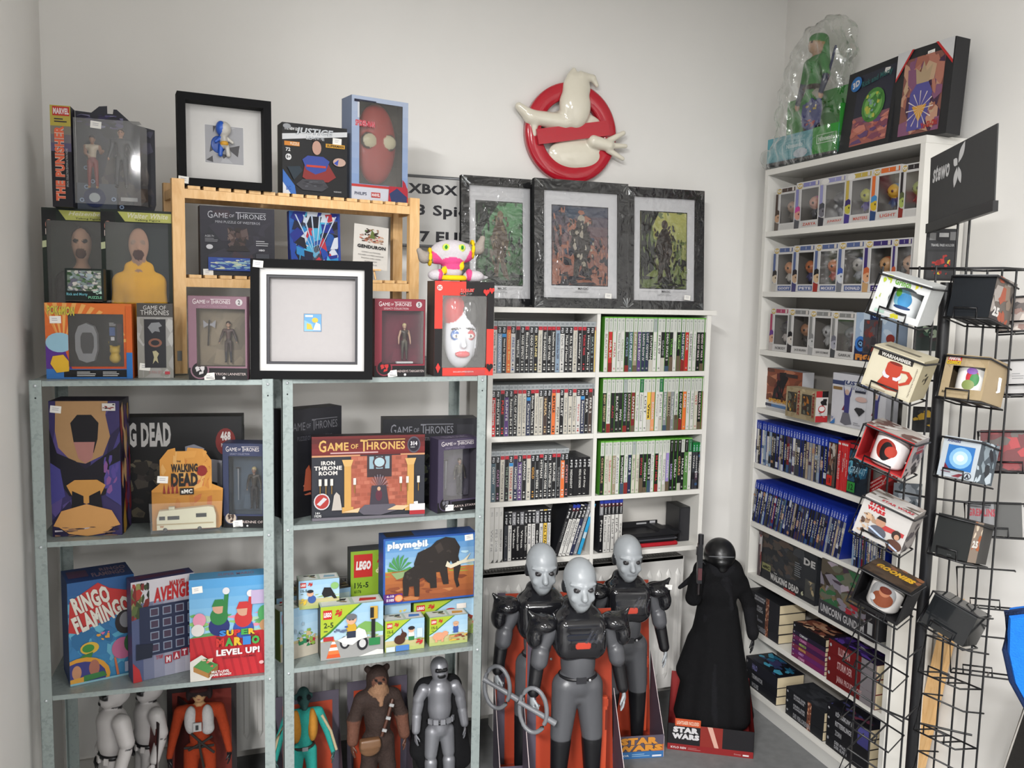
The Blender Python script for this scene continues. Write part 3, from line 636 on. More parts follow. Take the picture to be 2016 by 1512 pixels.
# the blue-topped cases on the bookcase, upright and leaning rows
def rnd_row(n, seed, first=''):
    r = random.Random(seed); W_ = ['BLACKOUT', 'HITMAN', 'FALLOUT 4', 'BATTLE', 'DOOM', 'MAFIA', 'FAR CRY 5', 'THE DIVISION', 'KILLZONE', 'HORIZON', 'GHOST', 'WATCH', 'TITAN', 'DYING', 'JUST CAUSE', 'RAGE', 'PREY', 'METRO', 'CREED', 'MAD MAX']
    return ';'.join(',%s,%s,%s' % (r.choice('kkkdddtsgnTBkdRw'), r.choice(['w', '#bbb', '#d8c8a8']), r.choice(W_)) for i in range(n))
case_row(BC, BZ[4], 1477.5, 1623.5, rnd_row(28, 3), 'ps4', .006, 'blue-topped game cases, upper bookcase row', 'upright bookcase row')
case_row(BC, BZ[5], 1475, 1652, rnd_row(36, 5), 'ps4', .006, 'leaning blue-topped game cases, bookcase', 'leaning bookcase row', lean=radians(11), tw=.0135)
case_row(BC, BZ[5], 1675, 1738, rnd_row(13, 8)+';,w,k,WE HAPPY', 'ps4', .006, 'upright cases after the leaning row, bookcase', 'right of leaning row')
# red hand-console cases and two cases shown cover first
def cover_case(fr, z, xl, xr, d, art, label, h=.172, dp=.012, group=None, dr=None):
    p = place(fr, z, xl, xr, 0, d, dr); w = p['w']; m = MB(); m.box(-w/2, 0, 0, w/2, dp, h, '#202228', 'plastic'); a = face(m, 'F', -w/2, 0, 0, w/2, dp, h); art(a)
    o = m.obj('game_case', None, p['loc']+np.array([0, 0, .0004]), p['yaw'], radians(-2)); tag(o, label, 'game case', group); return o
def cov18(a):
    a.R(0, .92, 1, 1, '#1b3cab').R(.06, .03, .96, .9, '#5a4a42').blobs(.06, .25, .96, .9, ['#8a6a58', '#c09a80', '#3a2e2c', '#6c2c28', '#b8b0a8', '#2a2426'], 40, .25, 4)
    a.R(.1, .03, .7, .24, '#c8281e').T('18', .25, .08, .55, .19, '#2a1010')
cover_case(BC, BZ[4], 1625, 1642, .008, cov18, 'cover-out game case with red age badge, between blue-topped and red cases')
case_row(BC, BZ[4], 1643.5, 1664, ',r,w,Splatoon;,r,w,Mario Kart;,r,B,Octopath;,r,w,Zelda;,r,w,Doom;,r,w,Skyrim', 'switch', .006, 'upright red game cases', 'red group in bookcase', h=.17, dpt=.11)
def cov12(a):
    a.R(0, 0, 1, 1, '#13202e').blobs(.02, .25, .98, .98, ['#1d4a66', '#2a6a88', '#0e1822', '#5aa0b8', '#24303e'], 50, .22, 6).R(.05, .9, .4, .98, '#b02028')
    a.T('GRAV-IT', .12, .42, .95, .56, '#a8c8d8', .0, shear=.4).R(.04, .04, .44, .24, '#2f8a3c').T('12', .14, .08, .36, .2, '#0c3010')
cover_case(BC, BZ[4], 1665.5, 1704, .01, cov12, 'cover-out game case with teal art and green age badge, right of upright red cases')
for i, (xb, lean) in enumerate(((0, 57), (.0200, 57), (.0400, 57), (.078, 35))):
    m = spine('switch', '', 'r', ['XENOBLADE', 'BAYONETTA', 'YOSHI', 'SONIC'][i], CN['w'][0], .0105, .17, .11, i)
    P = BC.base(1683, BZ[4], .045)+BC.u*(xb+.012); P[2] = BZ[4]+.0045*sin(radians(lean))+.002
    tag(m.obj('game_case', None, P, BC.yaw, 0, radians(lean)), 'red game case fallen to the right, %s of the toppled ones in the bookcase' % ORD[i], 'game case', 'toppled red game cases')
# ================================================================ CARTONS, FRAMES, BOXED FIGURES
def got(a, x0, y0, x1, y1, col, bold=.0):
    w, h = x1-x0, y1-y0
    a.T('G', x0, y0-h*.05, x0+w*.085, y1, col, bold, up=0).T('AME', x0+w*.095, y0+h*.06, x0+w*.34, y0+h*.78, col, bold, up=0).T('OF', x0+w*.365, y0+h*.2, x0+w*.45, y0+h*.62, col, bold, up=0)
    a.T('T', x0+w*.475, y0-h*.05, x0+w*.56, y1, col, bold, up=0).T('HRONES', x0+w*.55, y0+h*.06, x1, y0+h*.78, col, bold, up=0).R(x0+w*.5, y1-h*.07, x1, y1, col)
def got2(a, x0, y0, x1, y1, col):
    h = y1-y0; w = x1-x0
    a.T('GAME OF', x0+w*.1, y0+h*.56, x0+w*.9, y1, col, .0).T('THRONES', x0, y0, x1, y0+h*.5, col, .0)
def putbox(name, fr, z, xl, xr, ytop, d, dp, art, label, cat='box', side='#222', dr=None, tilt=0., group=None, yb=None, stick=None, arts=None, top=None, mat='print', h=None, w=None):
    if z is None: z = .5*(fr.hit(xl, yb, d)[2]+fr.hit(xr, yb, d if dr is None else dr)[2])
    p = place(fr, z, xl, xr, ytop, d, dr); w = w or p['w']; h = h or p['h']; m = MB()
    m.box(-w/2, 0, 0, w/2, dp, h, side, mat, {'T': top or side})
    if art: art(face(m, 'F', -w/2, 0, 0, w/2, dp, h))
    for k, fn in (arts or {}).items(): fn(face(m, k, -w/2, 0, 0, w/2, dp, h))
    o = m.obj(name, None, (p['loc'][0], p['loc'][1], z+.0004+max(0, sin(tilt))*dp), p['yaw'], tilt); tag(o, label, cat, group)
    if stick: sticker(o, (stick[0]-.5)*w, stick[1]*h, seed=int(xl))
    o['w'], o['h'] = w, h
    del o['w'], o['h']
    return o, w, h, p, z
def person(H, c, arms=((.16, .12, .62), (.16, -.02, .46)), armsR=None, bulk=1., head=1., stance=.05, face_=True, hair=None, blend=.02, helmet=None):
    """limbs and trunk of a small moulded figure, front towards -y, feet at z 0; c: skin torso arm hand pelvis thigh shin foot"""
    s = H; b = bulk; P = []; g = lambda k, alt='torso': c.get(k, c.get(alt))
    hd = .062*head; hz = .925
    P += [('cap', (0, .0, .52*s), (0, 0, .60*s), .052*s*b, .050*s*b, g('pelvis'), blend*s), ('cap', (0, 0, .60*s), (0, .0, .74*s), .052*s*b, .068*s*b, g('torso'), blend*s),
          ('cap', (-.075*s*b, 0, .785*s), (.075*s*b, 0, .785*s), .04*s*b, .04*s*b, g('torso'), blend*s*1.5), ('cap', (0, 0, .78*s), (0, 0, .86*s), .026*s*b, .024*s*b, g('skin'), .01*s)]
    if helmet is None:
        P += [('ell', (0, .004*s, hz*s), (hd*s*.84, hd*s, hd*1.18*s), None, None, g('skin'), .006*s), ('ell', (0, -.022*s, (hz-.035)*s), (hd*.62*s, hd*.7*s, hd*.6*s), None, None, g('skin'), .012*s)]
        if face_:
            P += [('cap', (0, -(hd-.004)*s, (hz+.005)*s), (0, -(hd+.006)*s, (hz-.014)*s), .005*s, .009*s, g('skin'), .006*s)]
            for e in (-1, 1): P += [('ell', (e*.022*s, -(hd-.007)*s, (hz+.008)*s), (.0095*s, .006*s, .005*s), None, None, c.get('eye', '#2a2220'), .001), ('ell', (e*hd*.86*s, .004*s, (hz-.003)*s), (.008*s, .012*s, .018*s), None, None, g('skin'), .004*s)]
            P += [('ell', (0, -(hd-.002)*s, (hz-.036)*s), (.017*s, .006*s, .0045*s), None, None, c.get('lip', '#8a4a44'), .001)]
        if hair:
            P += [('ell', (0, .012*s, (hz+.022)*s), (hd*.93*s, hd*1.03*s, hd*1.0*s), None, None, hair, .004*s)]
    for e, (sx, sy, ez) in ((-1, arms[0]), (1, arms[1] if armsR is None else armsR)):
        pass
    def arm(e, el, wr):
        return [('cap', (e*.105*s*b, 0, .79*s), (el[0]*s, el[1]*s, el[2]*s), .033*s*b, .027*s*b, g('arm'), blend*.6*s), ('cap', (el[0]*s, el[1]*s, el[2]*s), (wr[0]*s, wr[1]*s, wr[2]*s), .027*s*b, .018*s*b, g('fore', 'arm'), .008*s),
                ('ell', (wr[0]*s, wr[1]*s, wr[2]*s-.022*s), (.014*s*b, .02*s*b, .028*s*b), None, None, g('hand', 'skin'), .008*s)]
    L = c.get('L', ((-.15, .01, .63), (-.16, -.03, .48))); R_ = c.get('R', ((.15, .01, .63), (.16, -.03, .48)))
    P += arm(-1, *L)+arm(1, *R_)
    for e in (-1, 1):
        P += [('cap', (e*.042*s*b, 0, .5*s), (e*(stance+.005)*s*b, -.005*s, .28*s), .046*s*b, .034*s*b, g('thigh', 'pelvis'), blend*.5*s), ('cap', (e*(stance+.005)*s*b, -.005*s, .28*s), (e*(stance+.01)*s*b, .004*s, .045*s), .034*s*b, .023*s*b, g('shin', 'thigh'), .006*s),
              ('cap', (e*(stance+.01)*s*b, .006*s, .022*s), (e*(stance+.016)*s*b, -.055*s, .016*s), .024*s*b, .019*s*b, g('foot', 'shin'), .006*s)]
    return P
def winbox(name, fr, z, xl, xr, ytop, d, dp, label, outer, inner, win, art, inside=None, side=None, dr=None, group=None, stick=None, yb=None, arts=None, h=None, cat='box', sidewin=None, tilt=0.):
    """carton with a clear window: parts carton, window, what is inside"""
    if z is None: z = .5*(fr.hit(xl, yb, d)[2]+fr.hit(xr, yb, d if dr is None else dr)[2])
    p = place(fr, z, xl, xr, ytop, d, dr); w = p['w']; h = h or p['h']
    t = empty(name, (p['loc'][0], p['loc'][1], z+.0004), p['yaw'], tilt); tag(t, label, cat, group); c = .0016; side = side or outer
    x0, z0, x1, z1 = -w/2+win[0]*w, win[1]*h, -w/2+win[2]*w, win[3]*h; m = MB()
    m.box(-w/2, dp-c, 0, w/2, dp, h, inner, 'print'); 
    if sidewin == 'L': m.box(-w/2, 0, 0, -w/2+c, dp*.25, h, side); m.box(-w/2, dp*.8, 0, -w/2+c, dp-c, h, side); m.box(-w/2, dp*.25, 0, -w/2+c, dp*.8, h*.3, side)
    else: m.box(-w/2, 0, 0, -w/2+c, dp-c, h, side, cols={'R': inner})
    m.box(w/2-c, 0, 0, w/2, dp-c, h, side, cols={'L': inner})
    m.box(-w/2+c, 0, 0, w/2-c, dp-c, c, side, cols={'T': inner}); m.box(-w/2+c, 0, h-c, w/2-c, dp-c, h, side, cols={'D': inner})
    for q in ((-w/2+c, 0, z0, x0, z1), (x1, 0, z0, w/2-c, z1)): m.box(q[0], 0, q[2], q[3], c, q[4], outer)
    m.box(-w/2+c, 0, c, w/2-c, c, z0, outer); m.box(-w/2+c, 0, z1, w/2-c, c, h-c, outer)
    if art: fa_ = face(m, 'F', -w/2, 0, 0, w/2, dp, h); fa_.hole = win; art(fa_)
    for k, fn in (arts or {}).items(): fn(face(m, k, -w/2, 0, 0, w/2, dp, h))
    m.obj('carton', t)
    MB().box(x0+.0003, c+.0002, z0+.0003, x1-.0003, c+.0006, z1-.0003, '#fff', 'clear').obj('window', t)
    if inside: inside(t, w, h, dp, (x0+x1)/2, z0, x1-x0, z1-z0)
    if stick: sticker(t, (stick[0]-.5)*w, stick[1]*h, seed=int(xl))
    return t, w, h, p, z
def toy(H, c, **k): return lambda t, w, h, dp, cx, z0, ww, wh: sdf_obj('figurine', person(H*wh, c, **k), t, max(.0014, H*wh/75), 'plastic', (cx+k.get('dx', 0), dp*.55, z0+.03*wh))
def fig(Hf, c, dx=0., z=.03, y=.55, hair=None, vox=None, mat='plastic', yaw=0., **k):
    def fn(t, w, h, dp, cx, z0, ww, wh):
        H = Hf*wh; sdf_obj('figurine', person(H, c, hair=hair, **k), t, vox or max(.0015, H/85), mat, (cx+dx*ww, dp*y, z0+z*wh), yaw)
    return fn
# ---------------------------------------------------------------- on top of the steel shelves
z0L, z0R = SLZ[0]+.0003, SRZ[0]+.0003
def art(a):      # orange box with a round wrist gadget behind a window
    a.G(0, .12, 1, 1, '#c8502a', '#e87a34', 6)
    for i in range(14):
        g = .15+i*.15; a.poly([(.25, .42), (.25+1.2*cos(g), .42+1.2*sin(g)), (.25+1.2*cos(g+.06), .42+1.2*sin(g+.06))] if False else [(.2, .4), (max(0, min(1, .2+.75*cos(g))), max(.12, min(1, .4+.62*sin(g)))), (max(0, min(1, .2+.75*cos(g+.07))), max(.12, min(1, .4+.62*sin(g+.07))))], '#f0b060', 0)
    a.k += 1; a.poly([(0, .12), (.3, .12), (.18, .5), (0, .5)], '#5a2f8c').R(0, 0, 1, .13, '#3a78c0').E(.16, .48, .16, .13, '#9ac4d8').R(.2, .02, .97, .12, '#141418')
    a.T('POKéMON', .03, .84, .34, .96, '#d8c84a', .04, ang=-.05, out='#2a3a6a')
    a.R(.93, .35, 1, .97, '#e06a2a').R(.93, 0, 1, .35, '#2f78c4'); a.lines(.35, .03, .58, .1, 3, '#d8d8d8').lines(.65, .03, .88, .1, 3, '#d8d8d8', seed=3)
    a.poly([(.05, .2), (.12, .08), (.26, .1), (.27, .22), (.2, .32), (.08, .3)], '#e8b830')
def inside(t, w, h, dp, cx, zz, ww, wh):
    m = MB(); m.box(cx-ww*.28, dp*.4, zz+wh*.1, cx+ww*.1, dp*.6, zz+wh*.78, '#8c8d92', 'plastic'); m.mats and None
    m = MB(); pr = [(-.26, .3), (-.2, .12), (-.06, .06), (.08, .1), (.14, .3), (.14, .6), (.08, .76), (-.06, .82), (-.2, .76), (-.26, .6)]
    m.prism([(cx+a*ww-.02, zz+b*wh) for a, b in pr], dp*.3, dp*.6, '#97989d', 'plastic'); pr2 = [(-.16, .36), (-.12, .24), (.04, .24), (.08, .36), (.08, .56), (.04, .64), (-.12, .64), (-.16, .56)]
    m.prism([(cx+a*ww-.02, zz+b*wh) for a, b in pr2], dp*.3-.0015, dp*.3, '#2c2c32', 'plastic'); m.obj('wrist_gadget', t)
    m = MB(); a = Art(m, (cx+ww*.2, dp*.3, zz+wh*.4), (1, 0, 0), (0, 0, 1), ww*.26, wh*.46); a.R(0, 0, 1, 1, '#0e0f14').R(.05, .4, .45, .75, '#4a6aa8').R(.15, .2, .4, .35, '#e8e8ea').R(.6, .1, .95, .9, '#4a3438').lines(.05, .8, .55, .95, 3, '#ccc'); m.obj('insert_card', t)
    sdf_obj('small_toy', [('ell', (0, 0, .018), (.014, .012, .014), None, None, '#e8c030', .004), ('ell', (0, 0, .038), (.013, .012, .011), None, None, '#e8c030', .004), ('cap', (-.008, 0, .045), (-.014, 0, .06), .004, .002, '#e8c030', .003), ('cap', (.008, 0, .045), (.014, 0, .06), .004, .002, '#e8c030', .003)], t, .0016, 'plastic', (cx+ww*.3, dp*.4, zz+.002))
winbox('toy_box', SL, z0L, 92, 262, 596, .05, .07, 'orange toy box with round wrist gadget, bottom left on the steel shelves', '#c8552c', '#15161a', (.26, .16, .9, .86), art, inside, side='#c8602c', stick=(.12, .78), dr=.045)
def art(a):
    a.R(0, 0, 1, 1, '#a8a6a2').blobs(0, 0, 1, .8, ['#b8b6b2', '#98968f', '#c2c0bc'], 26, .3, 3).R(0, .82, 1, 1, '#4a4744'); got2(a, .1, .845, .9, .97, '#d8d6d2')
    a.R(.2, .14, .8, .79, '#24242a').poly([(.3, .68), (.4, .74), (.62, .75), (.7, .7), (.6, .68), (.64, .62), (.5, .63), (.42, .6)], '#8a8c90').E(.5, .475, .19, .06, '#8a5a48').E(.5, .475, .12, .035, '#24242a')
    a.poly([(.42, .36), (.52, .37), (.6, .33), (.55, .28), (.58, .2), (.5, .24), (.42, .19), (.46, .28)], '#b8b08a').T('3 PIN SET', .32, .06, .7, .1, '#b88a88', 0).R(.76, .05, .9, .09, '#c0404a')
putbox('pin_set_box', SL, z0L, 272, 342, 597, .055, .03, art, 'slim grey box with three metal emblems, beside the orange toy box', side='#3c3a38', stick=(.2, .15))
def talkart(nm, left, ins):
    def f(a):
        a.R(0, 0, 1, 1, '#18241c').R(0, .83, .2, .985, '#101214').poly([(.24, .988), (1, .985), (1, .93), (.34, .93)], '#c2c46a')
        a.T(nm, .38, .951, .95, .982, '#e6e4c8', .02, shear=.3).T('Talking Figure', .48, .933, .84, .947, '#283018', .01)
        a.E(.1, .9, .05, .03, '#c08a7c').R(.05, .84, .16, .875, '#d8c8c0').poly([(.0, .8), (.22, .82), (.22, .78), (0, .76)], '#c2c8a0')
    return f
def tinside(c, hair, glasses=None, suit=None):
    def fn(t, w, h, dp, cx, zz, ww, wh):
        s = wh*1.12; hx = .0; P = []
        P += [('ell', (0, 0, wh*.855), (ww*.165, ww*.165, wh*.115), None, None, '#b8917a', .005), ('cap', (0, 0, wh*.68), (0, 0, wh*.78), ww*.1, ww*.09, '#a8836c', .01),
              ('cap', (-ww*.24, 0, wh*.6), (ww*.24, 0, wh*.6), ww*.17, ww*.17, suit, .03), ('cap', (0, 0, wh*.54), (0, 0, wh*.1), ww*.28, ww*.27, suit, .03),
              ('cap', (-ww*.3, 0, wh*.6), (-ww*.37, 0, wh*.36), ww*.125, ww*.11, suit, .015), ('cap', (ww*.3, 0, wh*.6), (ww*.37, 0, wh*.36), ww*.125, ww*.11, suit, .015),
              ('ell', (-ww*.38, 0, wh*.27), (ww*.07, ww*.07, wh*.05), None, None, '#a8836c', .005), ('ell', (ww*.38, 0, wh*.27), (ww*.07, ww*.07, wh*.05), None, None, '#a8836c', .005),
              ('cap', (0, -ww*.15, wh*.865), (0, -ww*.17, wh*.835), .003, .005, '#b8917a', .004), ('ell', (0, -ww*.12, wh*.79), (ww*.085, ww*.05, wh*.035), None, None, '#4a2a20', .003),
              ('ell', (0, -ww*.15, wh*.812), (ww*.065, ww*.025, wh*.009), None, None, '#4a2a20', .002)]
        for e in (-1, 1): P.append(('ell', (e*ww*.07, -ww*.145, wh*.872), (ww*.055, ww*.02, wh*.014), None, None, glasses, .001))
        P.append(('ell', (0, .008, wh*.905), (ww*.17, ww*.168, wh*.08), None, None, hair, .002) if hair else ('cap', (-ww*.14, 0, wh*.7), (ww*.14, 0, wh*.7), ww*.1, ww*.1, suit, .012))
        o = sdf_obj('talking_doll', P, t, .0036, 'matte', (cx, dp*.52, zz)); o.scale = (1, min(1, dp*.8/(ww*.56)), 1)
    return fn
tb1 = winbox('doll_box', SL, z0L, 92, 228, 408, .20, .09, 'green doll box with man in sunglasses and dark coat, leftmost', '#18241c', '#1e2e24', (.06, .03, .95, .925), talkart('Heisenberg', 0, 0), tinside(0, '#2a2420', '#0c0c0e', '#17171b'), side='#1a261e')
tb2 = winbox('doll_box', SL, z0L, 206, 343, 411, .145, .052, 'green doll box with man in yellow overall, right of the dark-coated doll', '#18241c', '#1e2e24', (.06, .03, .95, .925), talkart('Walter White', 0, 0), tinside(0, None, '#a08878', '#f0b428'), side='#1a261e')
def art(a):
    a.R(0, 0, 1, 1, '#10201c').R(.06, .3, .94, .94, '#7a8a7a').blobs(.06, .3, .94, .94, ['#c8c8c0', '#5a7a50', '#8a9a98', '#3a5a38', '#d8d4cc', '#6a6a78', '#a8b8c0'], 90, .16, 5)
    a.T('Rick and Morty', .04, .13, .58, .24, '#7ac8d8', .02).T('PUZZLE', .6, .06, .95, .14, '#8ad8b0', .03).blobs(.72, .18, .95, .3, ['#a8d8c8', '#c8e8d8'], 8, .4, 2)
z = .5*(SL.hit(130, 592, .045)[2]+SL.hit(205, 592, .045)[2])
putbox('puzzle_box', SL, None, 129, 205, 528, .075, .035, art, 'small dark puzzle box standing on the orange toy box', side='#10201c', yb=592)
# blister pack standing on the two doll boxes
def blister():
    dd = .165; z = tb1[4]+max(tb1[2], tb2[2])+.0006; p = place(SL, z, 145, 303, 215, dd, dd); w, h = p['w'], p['h']; t = empty('blister_pack', p['loc'], p['yaw']); t.location.z = z
    tag(t, 'clear blister pack with two small action figures, on the doll boxes', 'toy pack'); dp = .055; m = MB()
    pts = [(-w/2, 0), (w/2-.006, 0), (w/2, .02), (w/2, h*.88), (w*.22, h*.93), (w*.02, h*1.07), (-w*.02, h*1.07), (-w*.03, h*1.02), (-w*.1, h*1.02), (-w*.1, h*1.1), (-w*.2, h*1.09), (-w*.3, h*1.02), (-w/2, h*1.03)]
    m.prism(pts, dp, dp+.002, '#33343c'); a = Art(m, (-w/2, dp, 0), (1, 0, 0), (0, 0, 1), w, h)
    a.blobs(.3, .06, .98, .86, ['#4a4448', '#5a5450', '#3a3a44', '#2a2a30', '#6a6260', '#4c4a5c'], 60, .2, 9).blobs(.02, .86, .6, 1.02, ['#3a3458', '#5a5480', '#28243c', '#8480a0'], 30, .2, 2)
    a.G(0, 0, .5, .28, '#4a5260', '#5c6472', 4); 
    for x, y in ((.12, .44), (.2, .3), (.12, .24), (.06, .1), (.46, .12), (.56, .04)): a.E(x, y, .03, .022, '#aac0e0').E(x, y, .016, .012, '#2a3858')
    a.E(.22, .13, .14, .105, '#1e2c5c').E(.22, .13, .07, .05, '#c4ccd0').lines(.55, .1, .88, .15, 1, '#c8c8c8', .8); m.obj('backing_card', t)
    ws = float(np.linalg.norm(SL.base(145, z, dd)-SL.base(104, z, dd))); m = MB(); m.box(-w/2-ws, 0, 0, -w/2-.001, dp+.002, h*1.03, '#15131c')
    a = Art(m, (-w/2-ws, 0, 0), (1, 0, 0), (0, 0, 1), ws-.001, h*1.03); a.G(0, .55, 1, .8, '#4a4470', '#8a8470', 3).R(0, .8, 1, 1, '#b8a848').R(.12, .9, .95, .99, '#c03028').T('MARVEL', .16, .915, .92, .975, '#e8d8d8', .05)
    a.lines(.2, .83, .85, .88, 2, '#2a2438').T('THE PUNISHER', .18, .06, .66, .8, '#e06a4a', .05, -1, out='#e8d8c8').T('SPECIAL COLLECTOR EDITION ACTION FIGURE', .72, .2, .82, .58, '#c8c8c8', 0, -1); m.obj('side_panel', t)
    m = MB(); q = .0008; m.box(-w/2+.004, 0, .012, w*.34, q, h*.92, '#fff', 'clear'); m.add([(w*.34, 0, .012), (w*.44, dp, .012), (w*.44, dp, h*.85), (w*.34, 0, h*.92)], [(0, 1, 2, 3)], '#fff', 'clear')
    m.box(-w/2+.004, 0, h*.92, w*.34, dp, h*.92+q, '#fff', 'clear'); m.obj('blister_window', t)
    H = h*.62; sdf_obj('figurine', person(H, bulk=1.25, c=dict(skin='#b88a70', torso='#26272e', arm='#2a2c34', pelvis='#1c1d24', thigh='#20222a', foot='#1a1a20', L=((-.16, .02, .64), (-.2, -.02, .5)), R=((.17, .02, .64), (.2, -.02, .48))), hair='#3a2c24'), t, .0024, 'plastic', (w*.08, dp*.6, h*.24))
    H = h*.55; sdf_obj('figurine', person(H, dict(skin='#9a6c50', torso='#c8b8a0', arm='#9a6c50', pelvis='#7a2620', thigh='#8a2c24', foot='#b88a58', L=((-.13, .02, .66), (-.06, -.05, .6)), R=((.15, .02, .68), (.2, -.04, .72))), hair='#2a1c16', bulk=1.15), t, .0024, 'plastic', (-w*.28, dp*.6, h*.22))
    sticker(t, -w*.2, h*.86)
blister()
# large square frame, front and centre
def frame_(fr, z, xl, xr, ytop, d, label, bw, dp=.035, tilt=0., dr=None, fill=None, col='#08080a', name='picture_frame', art=None, glass=None, mat='matte', h=None, extra=None, group=None):
    p = place(fr, z, xl, xr, ytop, d, dr); w, h = p['w'], h or p['h']; b = bw*w if bw < 1 else bw
    t = empty(name, (p['loc'][0], p['loc'][1], z+.0004), p['yaw'], tilt); tag(t, label, 'frame', group)
    for q in ((-w/2, 0, w/2, b), (-w/2, h-b, w/2, h), (-w/2, b, -w/2+b, h-b), (w/2-b, b, w/2, h-b)): MB().box(q[0], 0, q[1], q[2], dp, q[3], col, mat).obj('frame_bar', t)
    m = MB(); m.box(-w/2+b, dp-.004, b, w/2-b, dp-.001, h-b, fill or '#d8d5d2', 'paper'); a = Art(m, (-w/2+b, dp-.004, b), (1, 0, 0), (0, 0, 1), w-2*b, h-2*b)
    if art: art(a)
    m.obj('picture', t)
    if glass: MB().box(-w/2+b*.6, .004, b*.6, w/2-b*.6, .0045, h-b*.6, '#fff', glass).obj('glass', t)
    if extra: extra(t, w, h, b, dp)
    return t, w, h
def ex(t, w, h, b, dp):
    g = w*.055; i0 = -w/2+b; 
    for q in ((i0, b, w/2-b, b+g), (i0, h-b-g, w/2-b, h-b), (i0, b+g, i0+g, h-b-g), (w/2-b-g, b+g, w/2-b, h-b-g)): MB().box(q[0], .012, q[1], q[2], dp-.005, q[3], '#bdbcba', 'paint').obj('inner_frame', t)
    g2 = g*.4; i1 = i0+g
    for q in ((i1, b+g, w/2-b-g, b+g+g2), (i1, h-b-g-g2, w/2-b-g, h-b-g), (i1, b+g+g2, i1+g2, h-b-g-g2), (w/2-b-g-g2, b+g+g2, w/2-b-g, h-b-g-g2)): MB().box(q[0], .018, q[1], q[2], dp-.005, q[3], '#26262c', 'paint').obj('dark_liner', t)
    sticker(t, -w/2+.02, h-.014)
def art(a):
    a.R(.41, .385, .585, .565, '#8a8a92').R(.415, .39, .58, .56, '#6aa8d8').poly([(.415, .39), (.415, .5), (.5, .46), (.5, .39)], '#8ac0e0').E(.52, .5, .03, .025, '#e8c040').poly([(.44, .41), (.5, .41), (.48, .46), (.44, .47)], '#e8c040')
    a.poly([(.5, .4), (.575, .4), (.57, .46), (.53, .48)], '#e4e6ea').R(.425, .53, .5, .55, '#d8e4ee')
frame_(SL, z0L, 493, 733, 508, .012, 'large square black frame with tiny stamp-sized picture, front centre', .07, .04, radians(-3), art=art, extra=ex, fill='#b9b5b5', dr=-.024)
def legart(col, txt, num, sub, namec='#d8c8c4', em='#d8d4d4', emb='#141014'):
    def f(a):
        a.R(0, 0, 1, .14, '#131114'); got(a, .08, .905, .72 if num else .9, .965, '#e6dede'); a.T('LEGACY COLLECTION', .18, .865, .66, .888, sub, 0)
        if num: a.E(.87, .93, .06, col='#c8c4c4').T(num, .85, .905, .89, .955, '#4a4048', .03)
        a.T(txt, .42, .055, .98, .085, namec, 0).E(.19, .115, .16, col=col).E(.19, .115, .135, col=emb).blobs(.11, .06, .27, .17, [em], 7, .45, 3, 4).E(.6, .025, .025, col='#d8d8d8').lines(.3, .01, .5, .03, 1, '#999')
    return f
armor = dict(skin='#b8937a', torso='#5a4540', arm='#4a3a36', fore='#3c3230', pelvis='#4c403c', thigh='#4a3c38', shin='#2c2a30', foot='#201e22', L=((-.16, .0, .64), (-.2, -.06, .5)), R=((.16, .0, .64), (.2, -.04, .52)))
def leginside(c, hair, weapon=None, card='#8a7c66', base=None, Hf=.72, dx=.12):
    def fn(t, w, h, dp, cx, zz, ww, wh):
        m = MB(); m.box(cx-ww/2, dp*.8, zz, cx+ww/2, dp*.82, zz+wh, card); a = Art(m, (cx-ww/2, dp*.8, zz), (1, 0, 0), (0, 0, 1), ww, wh); k = lin(card)
        a.blobs(0, 0, 1, 1, [tuple(q*f for q in k) for f in (.75, .9, 1.15, 1.3)], 14, .45, 4); m.obj('insert_card', t)
        fig(Hf, c, dx=dx, hair=hair, y=.5, z=.06)(t, w, h, dp, cx, zz, ww, wh)
        m = MB()
        if weapon == 'axe': m.tube([(cx-ww*.3, dp*.5, zz+wh*.35), (cx-ww*.27, dp*.5, zz+wh*.8)], .0022, '#2c2624', 'plastic').prism([(cx-ww*.27+u*ww, zz+wh*v) for u, v in ((-.12, .66), (-.13, .8), (-.05, .74), (.05, .74), (.13, .8), (.12, .66), (.04, .7), (-.04, .7))], dp*.49, dp*.51, '#8a8a90', 'silver')
        elif weapon: m.tube([(cx-ww*.3, dp*.5, zz+wh*.2), (cx-ww*.3, dp*.5, zz+wh*.75)], [.001, .0022], '#a8aab0', 'silver', 5).tube([(cx-ww*.36, dp*.5, zz+wh*.76), (cx-ww*.24, dp*.5, zz+wh*.76)], .002, '#3a3230', 'plastic', 5)
        if weapon: m.obj('weapon', t)
        if base: MB().box(cx+dx*ww-ww*.2, dp*.35, zz+.001, cx+dx*ww+ww*.2, dp*.7, zz+wh*.04, '#dcdcdc', 'plastic').obj('figure_base', t)
    return fn
winbox('figure_box', SL, z0L, 372, 487, 582, .01, .045, 'mauve window box with armoured figurine and axe, numbered 2', '#8d6a78', '#7c6f5c', (.14, .16, .97, .85), legart('#8d6a78', 'TYRION LANNISTER', '2', '#b090a0'), leginside(armor, '#3a2a20', 'axe'), side='#7c5a68', stick=(.35, .04), dr=-.01)
pale = dict(skin='#c8a48a', torso='#4a4038', arm='#c8a48a', pelvis='#6a6050', thigh='#5a564a', shin='#4a463e', foot='#3a302a')
winbox('figure_box', SR, z0R, 737, 836, 588, .012, .045, 'dark red window box with long-haired blond figurine, numbered 5', '#8a2f3e', '#6c2030', (.14, .16, .97, .85), legart('#8a2f3e', 'DAENERYS TARGARYEN', '5', '#e0d0d0', em='#c03030'), leginside(pale, '#d8c894', None, '#6a2838', True, .7, .08), side='#7c2836', stick=(.35, .04))
